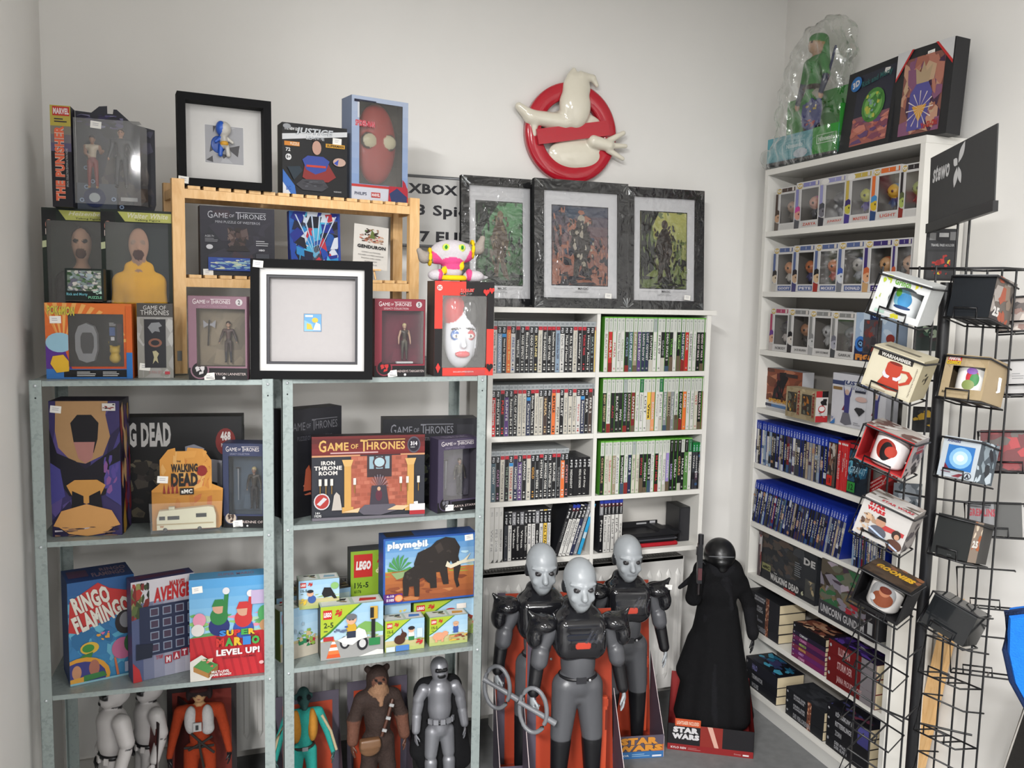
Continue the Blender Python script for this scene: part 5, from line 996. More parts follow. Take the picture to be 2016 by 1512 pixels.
def art(a):
    a.G(0, .42, 1, 1, '#9ac8e0', '#4a98d0', 6).blobs(0, .42, 1, .66, ['#6aa85a', '#8ac070', '#a8c8a8', '#d88aa0', '#5a9a60'], 26, .2, 3).poly([(0, .42), (0, 0), (1, 0), (1, .45)], '#bc2830')
    for i in range(9): a.poly([(.1*i+.02, .42), (.1*i+.05, .42), (.1*i+.17, 0), (.1*i+.14, 0)], '#a8202a', 0)
    a.k += 1
    # plain cheering players in green and red
    for x, y, c1, c2 in ((.36, .62, '#2f7a40', '#26306c'), (.66, .58, '#c03434', '#3c52a0')):
        a.E(x, y-.1, .13, .1, c2).E(x, y, .11, .09, c1).E(x, y+.09, .08, .065, '#c89a80').poly([(x-.09, y+.1), (x+.09, y+.1), (x+.05, y+.17), (x-.05, y+.17)], c1).poly([(x+.04, y+.02), (x+.1, y+.02), (x+.12, y+.22), (x+.07, y+.22)], c1).E(x+.09, y+.25, .045, .035, '#d8d8dc').blobs(x-.14, y-.24, x+.14, y-.16, ['#6a4028'], 4, .3, 2)
    a.E(.12, .6, .08, .07, '#d890a8').E(.1, .5, .08, .06, '#d8d4d0').E(.92, .62, .08, .08, '#4a9a58').E(.94, .5, .08, .06, '#b88a60').R(.76, .72, .96, .86, '#b8a8c8')
    x = .36
    for ch, c in zip('SUPER', ('#3a80c8', '#d8b030', '#c83430', '#48a048', '#d8b030')): a.T(ch, x, .42, x+.085, .48, c, .06, out='#202028'); x += .09
    x = .32
    for ch, c in zip('MARIO', ('#c83430', '#48a048', '#d8b030', '#3a80c8', '#48a048')): a.T(ch, x, .32, x+.1, .405, c, .07, out='#202028'); x += .11
    a.T('LEVEL UP!', .32, .23, .86, .295, '#e4e0e0', .05).T('BOARD GAME', .4, .195, .8, .215, '#7a1820', .01).poly([(0, 0), (.24, 0), (.34, .14), (.14, .26), (0, .2)], '#d8d4cc').poly([(.04, .15), (.16, .22), (.34, .15), (.22, .07)], '#4a8a48').poly([(.04, .15), (.04, .1), (.22, .02), (.22, .07)], '#a87840').poly([(.22, .07), (.34, .15), (.34, .1), (.22, .02)], '#8a6030').blobs(.1, .13, .28, .22, ['#c86a58', '#3a6a3a', '#d8b8a0'], 10, .3, 2)
    a.T('MULTI-LEVEL', .26, .065, .48, .09, '#e8e4e0', .03).T('GAME BOARD!', .24, .035, .5, .06, '#e8e4e0', .03).E(.88, .13, .03, .018, '#d8a8a8')
putbox('board_game', SL, z3, 375, 533, 1143, .012, .055, art, 'red and sky blue board game box, rightmost on left unit\'s third shelf', side='#b02830', dr=.02, stick=(.1, .9), arts={'T': lambda a: a.R(0, 0, 1, 1, '#5a98c0').T('SUPER MARIO', .35, .3, .8, .7, '#8a7890', .03)})
# ================================================================ RIGHT STEEL UNIT, SHELVES TWO AND THREE
z2, z3 = SRZ[1]+.0003, SRZ[2]+.0003
def art(a):
    a.G(0, 0, 1, 1, '#141418', '#26262c', 5); got(a, .04, .8, .92, .9, '#6a6a70'); a.T('PUZZLE OF KINGS LANDING', .2, .71, .82, .75, '#5a5a62', 0)
    a.blobs(.3, .2, .9, .32, ['#a85a44', '#6a3c34', '#c88a70', '#3a2420'], 30, .2, 3).poly([(.3, .24), (.34, .44), (.4, .48), (.44, .4), (.6, .36), (.62, .24)], '#a8543c').blobs(.55, .32, .9, .7, ['#1c1c22', '#2a2c30', '#3c3c40'], 14, .2, 4).lines(.45, .06, .65, .14, 3, '#8a8a8c')
putbox('puzzle_box', SR, z2, 563, 672, 809, .06, .06, art, 'large dark puzzle box at the left end, behind the brick-printed set', side='#1b1b20', dr=.14, top='#2a2a2e')
def art(a):
    a.G(0, 0, 1, 1, '#101014', '#1c1c22', 5); got(a, .08, .82, .74, .94, '#808088'); a.T('PUZZLE OF WESTEROS', .4, .75, .72, .785, '#7a7a80', 0).R(.78, .8, .96, .93, '#2c2c32').blobs(.3, .1, .7, .7, ['#1c1e20', '#3a3e3a', '#54584c', '#24262a'], 26, .2, 4).R(.38, .24, .6, .48, '#2a2c38').blobs(.4, .26, .58, .47, ['#7a8a60', '#98a080', '#4a4a60'], 14, .3, 3)
putbox('puzzle_box', SR, z2, 753, 937, 826, .155, .07, art, 'wide dark puzzle box at the right, behind the purple figure box', side='#232328', dr=.125, stick=(.05, .8), top='#3a3a3c')
def art(a):
    a.R(0, 0, 1, 1, '#2a2c34').R(0, .77, 1, 1, '#6a2020').G(0, .8, 1, .97, '#7a2424', '#4c1818', 3); got(a, .06, .82, .82, .955, '#d0a860', .02); a.R(0, .755, .42, .775, '#c8946c').R(.78, .755, 1, .775, '#c8946c').lines(.16, .79, .8, .81, 1, '#c8a0a0', .8)
    a.E(.9, .88, .06, .1, '#55505c').E(.9, .88, .05, .082, '#221c28').T('314', .87, .87, .93, .92, '#e0dce0', .05).lines(.87, .84, .93, .86, 1, '#b0b0b0').T('IRON', .08, .66, .2, .71, '#d8d4d0', .04).T('THRONE', .02, .6, .26, .65, '#d8d4d0', .04).T('ROOM', .06, .54, .22, .59, '#d8d4d0', .04)
    a.R(.34, .12, .84, .76, '#a85c48'); r = random.Random(2)
    for j in range(13):
        for i in range(9):
            if r.random() < .8: x = .34+.056*i+(.028 if j % 2 else 0); a.R(x+.003, .13+.048*j, min(.84, x+.052), .13+.048*j+.04, r.choice(['#b06450', '#a05440', '#b86e58', '#94503e']), 0)
    a.k += 1; a.poly([(.48, .5), (.48, .76), (.7, .76), (.7, .5), (.62, .5)], '#3a2c30').R(.5, .6, .68, .75, '#8ca8b4').R(.54, .5, .56, .76, '#3a2c30').R(.62, .5, .64, .76, '#3a2c30').E(.59, .68, .06, .07, '#4a3438').E(.59, .68, .045, .055, '#a8c0c8')
    for x in (.26, .82): a.R(x+.02, .14, x+.08, .7, '#c89a54').poly([(x, .72), (x+.1, .72), (x+.08, .64), (x+.02, .64)], '#d0a868').R(x, .08, x+.1, .15, '#c89a54')
    r = random.Random(4)
    for i in range(21): g = pi*(i+.5)/21; a.poly([(.585, .36), (.585+.085*cos(g)+.003, .36+.17*sin(g)), (.585+.085*cos(g)-.004, .36+.17*sin(g)+.004)], '#8a8490' if i % 2 else '#3c3640', 0)
    a.k += 1; a.poly([(.5, .12), (.52, .4), (.65, .4), (.68, .12)], '#3c3640').E(.585, .28, .03, .07, '#5a2838').E(.585, .36, .015, .025, '#c8a080').poly([(.4, .1), (.46, .17), (.72, .17), (.78, .1), (.6, .04), (.45, .05)], '#5a5660').poly([(.26, .09), (.42, .14), (.4, .08)], '#d8b890').poly([(.66, .1), (.74, .15), (.86, .14), (.8, .09)], '#d8b890').R(0, 0, 1, .035, '#6c6870')
    a.E(.085, .23, .07, .1, '#c8c4c8').E(.085, .23, .06, .085, '#a83430').poly([(.04, .2), (.1, .28), (.13, .26), (.07, .18)], '#c8c4c8').poly([(.17, .12), (.19, .3), (.21, .34), (.24, .3), (.26, .12)], '#b8b0a8')
    for x in (.07, .12, .17, .37, .78, .84, .94): a.R(x-.012, .42, x+.012, .5, '#d8d4cc', 0).R(x-.004, .32, x+.004, .42, '#8a6a30', 0)
    a.k += 1; a.T('14+', .03, .08, .07, .11, '#d8d8d8', .02).T('19295', .02, .045, .08, .075, '#d8d8d8', .02).R(.86, .04, 1, .16, '#d8d4d4').R(.86, .03, 1, .08, '#a82830')
putbox('construction_set', SR, z2, 614, 835, 861, .035, .045, art, 'red-topped construction set printed with brick room and throne, front', side='#241c1e', dr=.012, tilt=radians(-1), top='#2c2426', stick=(.9, .14))
winbox('figure_box', SR, z2, 861, 938, 866, .02, .055, 'purple window box with dark-clothed figurine and sword, right unit', '#4a4258', '#5c5662', (.14, .16, .97, .85), legart('#4a4258', 'ARYA STARK', None, '#8a8098', em='#6c6c74'), leginside(dict(dk, torso='#4a443c', arm='#3c3834'), '#2a2220', 'sword', '#5c5864', dx=.12), side='#423a50', dr=.045, stick=(.3, .06), arts={'T': lambda a: a.R(0, 0, 1, 1, '#544a62').T('THRONES', .2, .2, .8, .7, '#a8a0b0', .0)})
# --- brick sets for small children
def duplo(a, bg='sky', num='1½-5', scene=1, diag=True):
    a.G(0, .3, 1, 1, '#b8d4e4', '#98c0dc', 4).G(0, 0, 1, .35, '#a8b868', '#c8b890', 3).blobs(.4, .3, 1, .5, ['#7aa850', '#b8c888', '#98b070'], 12, .2, scene)
    if diag: a.poly([(0, 1), (0, .38), (.16, .5), (.46, .82), (.66, 1)], '#3c7a34').poly([(0, 1), (0, .42), (.14, .53), (.44, .84), (.62, 1)], '#a8bc34')
    a.R(.04, .76, .18, .93, '#c02c28').T('LEGO', .05, .8, .17, .89, '#e8e4e0', .06, shear=.15).blobs(.22, .76, .34, .93, ['#b83428'], 8, .45, 3).T(num, .05, .6, .2, .7, '#2a3c20', .02).lines(.05, .52, .14, .56, 1, '#4a5a3a')
def mk(scene, diag=True, num='1½-5', fn=None):
    def f(a):
        duplo(a, num=num, scene=scene, diag=diag); fn(a) if fn else None
    return f
def kid(a, x, y, s, top, pants, hair):
    a.E(x, y, .09*s, .13*s, top).R(x-.08*s, y-.2*s, x+.08*s, y-.06*s, pants).E(x, y+.19*s, .09*s, .11*s, '#d8a888').E(x, y+.24*s, .095*s, .07*s, hair).E(x-.03*s, y+.18*s, .01*s, .015*s, '#222').E(x+.03*s, y+.18*s, .01*s, .015*s, '#222')
lidc = lambda c1: {'T': lambda a: a.R(0, 0, 1, 1, '#b8c8b8').R(.03, .1, .48, .9, '#d8dcd4').R(.54, .1, .97, .9, '#e0e0dc').poly([(.62, .3), (.9, .3), (.92, .6), (.66, .7)], c1).blobs(.08, .2, .44, .8, ['#5a6a48', '#8a7a5a', '#2a2a2a'], 8, .3, 2)}
def sc(a):    # farm animals and an orange cat
    a.E(.2, .82, .05, .07, '#e0c070').E(.3, .6, .09, .14, '#a04828').E(.3, .72, .06, .08, '#b85a34').blobs(.25, .34, .62, .56, ['#2c7a3c', '#1f5a2c'], 14, .25, 3, 4).R(.56, .3, .98, .92, '#bcd4d0').E(.68, .5, .08, .18, '#9a4a28').E(.66, .66, .06, .08, '#a85430').E(.84, .62, .06, .1, '#b03430').R(.78, .44, .9, .56, '#34488c').E(.84, .76, .05, .07, '#7a4430').R(.72, .34, .94, .44, '#2c8040')
putbox('brick_set', SR, z3, 545, 690, 1085, .15, .07, mk(3, False, fn=sc), 'long sky blue toy brick set with orange cat, back left', side='#5a8a3a', dr=.19, h=.15, stick=(.5, .78), top='#4a4a44', arts={'T': lambda a: a.R(0, 0, 1, 1, '#3c3a34').blobs(0, 0, 1, 1, ['#8a7a48', '#5a3c28', '#2a2c28', '#a89868'], 30, .2, 3)})
def art(a):
    a.R(0, 0, 1, 1, '#8cae30').poly([(.16, .26), (.5, .4), (1, .78), (1, 0), (.16, 0)], '#2c6c34').poly([(.3, .2), (.6, .36), (1, .7), (1, 0), (.3, 0)], '#a8c8d8').R(.06, .68, .42, .96, '#c02c28').T('LEGO', .1, .77, .39, .88, '#e8e4e0', .07, shear=.15).blobs(.5, .78, .76, .96, ['#b83428'], 8, .45, 3).T('duplo', .48, .7, .82, .79, '#e8e4a8', .06, out='#3a5a20').T('1½-5', .07, .55, .34, .62, '#22341a', .02).T('6176', .07, .49, .2, .53, '#22341a', .0)
    a.poly([(.08, .14), (.08, .24), (.2, .32), (.3, .42), (.42, .32), (.48, .24), (.48, .14)], '#3454a8').R(.2, .14, .34, .24, '#b83430').E(.8, .3, .18, .26, '#b87830').R(0, 0, 1, .13, '#88b8d0')
putbox('brick_set', SR, z3, 690, 790, 1087, .20, .06, art, 'lime green toy brick set standing behind the mammoth box', side='#3a3f38', dr=.20, top='#44464a')
def sc2(a): a.R(0, 0, 1, .3, '#b8b0a0').E(.2, .16, .1, .2, '#d8d8d4').blobs(.45, .2, .9, .55, ['#c8b080', '#88a848', '#2c7a50', '#b83440', '#3c2824'], 24, .25, 5, 4).blobs(.3, .4, .6, .7, ['#9ab0c0'], 6, .3, 2, 4)
putbox('brick_set', SR, z3, 552, 627, 1205, .05, .06, mk(5, False, fn=sc2), 'toy brick set half behind the middle steel posts', side='#7a9a50', dr=.09, stick=(.4, .07), arts=lidc('#c03030'))
def sc3(a):
    a.R(0, 0, 1, .34, '#9a9a98').poly([(.6, 0), (.9, .1), (1, .08), (1, 0)], '#d8d8d4').poly([(.6, .6), (.7, .66), (.9, .62), (1, .52), (1, .44), (.5, .46)], '#78a858')
    for i, (y0, y1, c) in enumerate(((.03, .1, '#d0582c'), (.1, .17, '#e07840'), (.17, .23, '#dcdcd8'), (.23, .29, '#d86a34'), (.29, .34, '#dcdcd8'), (.34, .4, '#e07840'))): k = .11-.018*i; a.poly([(.2-k, y0), (.2+k, y0), (.2+k-.016, y1), (.2-k+.016, y1)], c)
    a.R(.04, .36, .2, .44, '#b03030').E(.38, .3, .08, .12, '#26262a').E(.38, .3, .05, .08, '#c8c8c8').E(.66, .25, .09, .13, '#26262a').E(.66, .25, .055, .08, '#c8c8c8').poly([(.26, .36), (.44, .44), (.6, .56), (.7, .5), (.74, .36), (.6, .32), (.5, .24), (.36, .28)], '#dcdcd8')
    kid(a, .48, .56, .9, '#c8a030', '#2c3448', '#6a6c70'); a.R(.8, .34, .86, .78, '#1c1c1e').R(.78, .7, .9, .94, '#c8a040').R(.78, .72, .84, .92, '#222').R(.76, .2, .94, .34, '#2c8048').blobs(.2, .5, .42, .62, ['#3a5aa0', '#5a6a88'], 6, .4, 2, 4)
putbox('brick_set', SR, z3, 631, 754, 1196, .03, .06, mk(7, True, '2-5', sc3), 'toy brick set with white police motorcycle and traffic cone', side='#2c2c28', dr=.03, stick=None, arts=lidc('#c02c28'))
def sc4(a): kid(a, .66, .5, .9, '#d8d8d4', '#2c7a44', '#242428'); a.E(.36, .38, .14, .15, '#4a2a1c').E(.46, .52, .08, .1, '#4a2a1c').poly([(.42, .56), (.4, .76), (.46, .6)], '#4a2a1c').R(.26, .02, .6, .2, '#4a7cc0').blobs(.76, .12, .96, .36, ['#c02c30'], 8, .4, 3).R(.02, .02, .24, .18, '#c8d4dc').R(.8, .4, .94, .7, '#c8d8e0')
def sc5(a): kid(a, .68, .56, .8, '#3a5a9c', '#3a5a9c', '#c8a080'); a.E(.24, .34, .16, .14, '#d89a78').E(.4, .42, .08, .09, '#d89a78').R(.14, .14, .2, .26, '#d89a78').R(.3, .14, .36, .26, '#d89a78').blobs(.5, .14, .98, .4, ['#7a3428', '#d8b040', '#c89a60', '#a85a3c'], 18, .25, 4)
putbox('brick_set', SR, z3, 758, 835, 1224, .03, .05, mk(9, fn=sc4), 'small toy brick set with brown rabbit, beside the police set', side='#6a8a3a', dr=.03, arts=lidc('#4a80c8'))
putbox('brick_set', SR, z3, 845, 920, 1217, .035, .05, mk(11, fn=sc5), 'small toy brick set with pink piglet, front right', side='#6a8a3a', dr=.035, arts=lidc('#d89a30'))
def sc6(a): kid(a, .6, .5, .9, '#d8d8d4', '#6a8a40', '#b83430'); a.poly([(.66, .6), (.96, .4), (.98, .5), (.7, .7)], '#9a3c24').R(.7, .74, .86, .88, '#e8e0d8').blobs(.8, 0, 1, .5, ['#b8b070', '#8aa050', '#c85a4a'], 8, .3, 3)
b1 = putbox('brick_set', SR, z3, 814, 932, 1188, .10, .055, mk(13, fn=sc6), 'toy brick set with red-capped farmer, under the mammoth box', side='#6a8a3a', dr=.10)
def sc7(a): a.R(0, 0, 1, 1, '#a8c8dc').blobs(.0, .3, .7, .7, ['#d878a0', '#e0a8c0'], 10, .25, 3).blobs(.55, .3, 1, .8, ['#e8e8e8', '#d8c060'], 8, .3, 4, 4)
putbox('brick_set', SR, z3, 757, 808, 1188, .10, .055, sc7, 'pale blue toy brick set under the mammoth box\'s left half', side='#8ab0c4', dr=.10)
def mam(a):
    a.R(0, 0, 1, 1, '#2a58a8').G(.02, .42, .98, .97, '#a8cce0', '#3c80c0', 6).G(.02, .03, .98, .5, '#8a4a2c', '#b8703c', 5).blobs(.02, .04, .98, .4, ['#a05a34', '#8a4a2c', '#b87848', '#7c4028'], 30, .16, 5).blobs(.02, .42, .98, .54, ['#b8b840', '#8aa840', '#c8c050'], 20, .1, 3).blobs(.2, .6, .95, .9, ['#c8dce4', '#b0d0e0'], 12, .12, 8, 7)
    a.T('playmobil', .04, .82, .46, .95, '#e4e8ec', .07)
    for g in (.1, .5, .9, 1.3, 1.7, 2.1, 2.5, 2.9): a.poly([(.165, .5), (.165+.14*cos(g)+.012, .5+.26*sin(g)), (.165+.12*cos(g+.2), .5+.2*sin(g+.2))], '#4a9050', 0)
    a.k += 1; a.poly([(.08, .48), (.14, .38), (.2, .4), (.26, .5)], '#88a070')
    d, l = '#2a2421', '#3c342f'
    a.poly([(.32, .6), (.36, .76), (.5, .84), (.56, .92), (.66, .97), (.76, .94), (.82, .8), (.8, .66), (.83, .5), (.8, .3), (.82, .2), (.79, .17), (.76, .3), (.75, .52), (.72, .6), (.68, .5), (.7, .24), (.64, .24), (.6, .44), (.56, .44), (.57, .2), (.5, .2), (.48, .46), (.4, .5), (.36, .48), (.33, .5)], d).blobs(.36, .6, .72, .84, [l, d], 12, .14, 4).poly([(.54, .84), (.6, .9), (.64, .78), (.58, .72)], l)
    a.poly([(.68, .6), (.72, .54), (.86, .6), (.94, .7), (.88, .56), (.72, .48), (.66, .52)], '#d8d0b8').poly([(.78, .58), (.98, .6), (.98, .56), (.82, .54)], '#d8d0b8')
    a.poly([(.2, .36), (.22, .48), (.32, .56), (.4, .6), (.46, .56), (.5, .44), (.54, .3), (.52, .26), (.47, .3), (.42, .38), (.38, .36), (.38, .1), (.33, .1), (.32, .26), (.27, .26), (.26, .12), (.21, .12)], d).blobs(.24, .36, .4, .54, [l], 5, .3, 4)
    a.R(.0, .04, .2, .17, '#5a2c78').T('4-10', .03, .12, .11, .155, '#e4e0e8', .04).T('5105', .03, .06, .11, .1, '#e4e0e8', .04).E(.16, .1, .045, .055, '#d8743c').E(.16, .1, .035, .042, '#e8a878')
mb = putbox('playset_box', SR, None, 754, 935, 1062, .075, .07, mam, 'blue toy playset box printed with two dark mammoths, topmost', side='#1c4488', dr=.075, yb=1183, stick=(.92, .93), arts={'T': lambda a: a.R(0, 0, 1, 1, '#1e4c94').R(.04, .2, .34, .9, '#2c2420')})
def sc8(a): a.E(.32, .34, .1, .14, '#3c5c9c').E(.28, .54, .08, .1, '#d8a888').E(.28, .62, .08, .06, '#22242a').poly([(.56, .5), (.62, .72), (.78, .7), (.86, .5), (.94, .3), (.86, .3), (.8, .4), (.62, .36)], '#1c1a1c').R(.48, .02, .8, .18, '#2c8040').blobs(.02, .1, .2, .4, ['#d8b840'], 6, .4, 3).E(.88, .76, .1, .12, '#8ab870')
putbox('brick_set', SR, None, 588, 668, 1145, .07, .05, mk(15, False, fn=sc8), 'small toy brick set with black dog, on top of other sets', side='#b8c0a8', dr=.07, yb=1197, arts=lidc('#8ab0c0'))
# ================================================================ BOOKCASE CONTENTS
POP = [ # shelf, px left, px right, py top, accent, sticker skin, sticker hair, figurine body, figurine head, banner words, name words, description
 (0, 1525, 1563, 372, '#4a3830', '#c8a080', '#4a382c', '#6a6058', '#b89078', 'POP', '', 'brown bannered figure box, leftmost on bookcase top row'),
 (0, 1564, 1610, 361, '#8a8ac0', '#e0a090', '#d0489a', '#5a5a60', '#d09a88', 'POP', 'ZARYA', 'lilac bannered figure box with pink-haired head, top row'),
 (0, 1611, 1661, 352, '#9a9ac8', '#77757e', '#4a4a52', '#3c3a40', '#4c4a50', '', 'JUNKRAT', 'lilac bannered figure box with grey figurine, top row'),
 (0, 1662, 1712, 343, '#c8b050', '#c8c04a', '#3c2c6c', '#4a3c8c', '#b8b840', '', 'MASTERS', 'figure box with yellow face in purple hood, top row'),
 (0, 1713, 1768, 333, '#e07030', '#d8b830', '#4a90c8', '#2c4878', '#d8b030', 'POP', 'LIGHT', 'orange framed figure box with blue-capped yellow head, top row'),
 (0, 1769, 1811, 325, '#2a2628', '#a8b860', '#58603c', '#8a3028', '#98a850', 'POP', '', 'black bannered figure box with green head, right end of top row'),
 (1, 1520, 1558, 488, '#5a6a98', '#d8c8b0', '#2a2628', '#c8c4bc', '#d89a70', 'POP', 'GOOFY', 'blue bannered figure box, leftmost on second bookcase row'),
 (1, 1559, 1600, 484, '#5a6a98', '#c8a888', '#2a262c', '#4a4878', '#c8784c', 'POP', 'PETE', 'blue bannered figure box with violet coated figurine, second row'),
 (1, 1601, 1646, 481, '#5a6a98', '#d8b890', '#1c1a1c', '#a03028', '#c87850', 'POP', 'MICKEY', 'blue bannered figure box with red-dressed figurine, second row'),
 (1, 1647, 1697, 477, '#5a6a98', '#d8dce4', '#3c5ab0', '#7a7c84', '#b8b4b0', 'POP', 'DONALD', 'blue bannered figure box with blue-capped white head, second row'),
 (1, 1698, 1752, 474, '#3c2c70', '#e0a880', '#c8683c', '#c8a070', '#d8a878', 'POP', '297', 'purple bannered figure box with orange head, second row'),
 (1, 1753, 1790, 470, '#3c2c70', '#d87858', '#c8603c', '#8a6a58', '#c8a080', 'POP', '', 'purple bannered figure box, right end of second row'),
 (2, 1514, 1549, 606, '#b04868', '#d8a890', '#6c3c8c', '#c8c0bc', '#3c3a40', 'POP', 'NOBODY', 'pink bannered figure box with purple masked head, third row'),
 (2, 1550, 1590, 608, '#8a8a88', '#d8d0c8', '#1e1c20', '#3a3638', '#a87858', 'POP', 'JACE BELEREN', 'white figure box with black haired head, third row'),
 (2, 1591, 1634, 611, '#8a8a88', '#c8c8c8', '#8a8a8a', '#a8a8a8', '#b8b8b8', 'POP', 'AJANI GOLDMANE', 'white figure box with silvery figurine, third row'),
 (2, 1635, 1679, 614, '#8a8a88', '#a8a8b4', '#70707c', '#4a4c50', '#6a6c70', 'POP', 'GARRUK', 'white figure box with grey horned head, third row')]
for (k, xl, xr, yt, acc, sk, ha, bc, hc, ban, nm, lab) in POP:
    def art(a):
        a.R(0, .86, 1, 1, '#d8d6d4').R(.3, .885, .96, .975, acc); a.E(.16, .92, .13, .06, '#c8a84a').T('POP!', .06, .885, .27, .955, '#f0ece0', .06, out='#5a4a30') if ban else a.E(.2, .92, .15, .06, '#e8e6e2')
        a.R(0, .12, .12, .86, acc).R(0, 0, 1, .145, '#dad8d6').R(.3, .02, .97, .13, acc if k == 1 else '#cfcdca')
        if nm: a.T(nm, .36, .045, .92, .105, '#e8e4e8' if k == 1 else ('#c85a48' if k == 0 else '#3a3a3c'), .03)
        a.poly(ellp(.14, .32, .16, .15, 14), '#e4e2e0').poly(ellp(.13, .32, .145, .135, 14), sk).poly([(0, .34), (.02, .46), (.14, .49), (.25, .44), (.27, .36), (.16, .38)], ha).E(.17, .31, .022, .022, '#1c1a1c').poly([(0, .0), (.2, .0), (.22, .16), (0, .2)], bc)
        a.R(.6, .9, .62, .96, '#d8d8d8', 0).R(.84, .89, .94, .97, '#d8d0c8')
    def ins(t, w, h, dp, cx, zz, ww, wh):
        s = wh*.8; cx = cx-ww*.02
        P = [('ell', (0, 0, s*.68), (s*.27, s*.24, s*.25), None, None, hc, .004), ('cap', (0, 0, s*.4), (0, 0, s*.22), s*.1, s*.12, bc, .006), ('ell', (0, .006, s*.76), (s*.275, s*.235, s*.2), None, None, ha if ha != acc else hc, .003),
             ('cap', (-s*.1, 0, s*.4), (-s*.2, -.004, s*.26), s*.045, s*.04, bc, .004), ('cap', (s*.1, 0, s*.4), (s*.2, -.004, s*.26), s*.045, s*.04, bc, .004), ('cap', (-s*.06, 0, s*.2), (-s*.07, 0, s*.05), s*.06, s*.055, '#2c2a2e', .004), ('cap', (s*.06, 0, s*.2), (s*.07, 0, s*.05), s*.06, s*.055, '#2c2a2e', .004),
             ('ell', (-s*.11, -s*.215, s*.66), (s*.045, s*.03, s*.05), None, None, '#141214', .001), ('ell', (s*.11, -s*.215, s*.66), (s*.045, s*.03, s*.05), None, None, '#141214', .001), ('ell', (0, -s*.24, s*.6), (s*.03, s*.03, s*.025), None, None, hc, .003)]
        sdf_obj('figurine', P, t, .0027, 'plastic', (cx, dp*.33, zz+.002))
    winbox('figure_box', BC, BZ[k]+.0003, xl, xr, yt, .008, .088, lab, '#d6d4d2', '#7c7772', (.22, .16, .95, .84), art, ins, group='window boxes of big-headed figurines')
def art(a):
    a.R(0, 0, 1, 1, '#a8bcd4').blobs(0, 0, 1, 1, ['#b8cce0', '#98b0cc', '#c4d4e4'], 16, .25, 3, 9).R(0, 0, .5, .3, '#1c2850').E(.15, .35, .14, .16, '#3a78c8').E(.15, .35, .08, .09, '#1c3058').T('Q', .1, .3, .2, .4, '#8ac0e8', .04)
    a.R(0, 0, 1, .12, '#2a2c40').T('FiG', .04, .01, .4, .14, '#d88a3c', .08).T('FIG', .45, .02, .7, .11, '#e4e2e4', .06).R(.36, .86, .56, 1, '#1c2850').T('Q', .42, .9, .5, .96, '#8ab0e0', .03).R(.22, .16, .66, .86, '#4a464c').blobs(.24, .2, .64, .84, ['#5a5458', '#38343a', '#6a3c3c', '#8a3c34'], 24, .22, 4).E(.88, .5, .1, .09, '#8a3028')
putbox('figure_box', BC, BZ[2]+.0003, 1681, 1762, 615, .01, .08, art, 'pale blue figure box with large blue round emblem, third row', side='#98a8bc')
# fourth row
def art(a):
    a.R(0, 0, 1, .2, '#d4d4d8').R(0, .2, 1, 1, '#8a4a34').blobs(0, .2, 1, 1, ['#a05c40', '#74402c', '#b8785a', '#5c3428'], 26, .25, 4).poly([(.3, .25), (.34, .5), (.42, .7), (.46, .92), (.62, .94), (.68, .8), (.6, .6), (.56, .4), (.5, .26)], '#1c181c').blobs(.34, .3, .62, .9, ['#1c181c', '#5a2428'], 18, .2, 5)
    a.R(.62, .84, .9, .92, '#3a2c2c').T('SPIDER-MAN', .22, .16, .8, .26, '#d8a040', .06, shear=.1).R(.1, .05, .3, .12, '#3a3c50').R(.3, .05, .9, .12, '#5a80b0').R(0, .88, .12, .98, '#3a3434')
putbox('figure_box', BC, BZ[3]+.0003, 1497, 1576, 722, .045, .05, art, 'rust brown figure box with dark crouching shape, fourth row left', side='#c8c8cc', dr=.04)
def art(a):
    a.R(0, 0, 1, 1, '#a89878').blobs(0, 0, 1, 1, ['#b8a888', '#988868', '#c0b090'], 20, .2, 3)
    for x0 in (.06, .56): a.R(x0, .18, x0+.32, .84, '#3a3834').blobs(x0+.02, .2, x0+.3, .8, ['#5a4a30', '#a86a2c', '#6a6a5c', '#4a2c20', '#c8a050'], 22, .25, int(x0*10)).T('TEEKEEZ', x0+.35, .1, x0+.42, .95, '#8a2c28', .05, 1)
def arts(a): a.R(0, 0, 1, 1, '#d4d0cc').R(0, .8, .5, 1, '#b82c30').R(.5, .8, 1, 1, '#1a181a').blobs(.1, .5, .9, .75, ['#1a181a'], 5, .4, 2, 8).E(.5, .42, .3, .12, '#b83034').E(.5, .43, .24, .08, '#e4e0dc').R(0, 0, 1, .2, '#b82c30').blobs(.1, .16, .9, .3, ['#e4e0dc', '#1a181a'], 8, .2, 5)
putbox('figure_box', BC, BZ[3]+.0003, 1546, 1604, 752, -.03, .05, art, 'beige box with carved-look lettering, painted grin on its end', side='#a08c68', dr=-.032, arts={'R': arts}, top='#b8a888', h=.11)
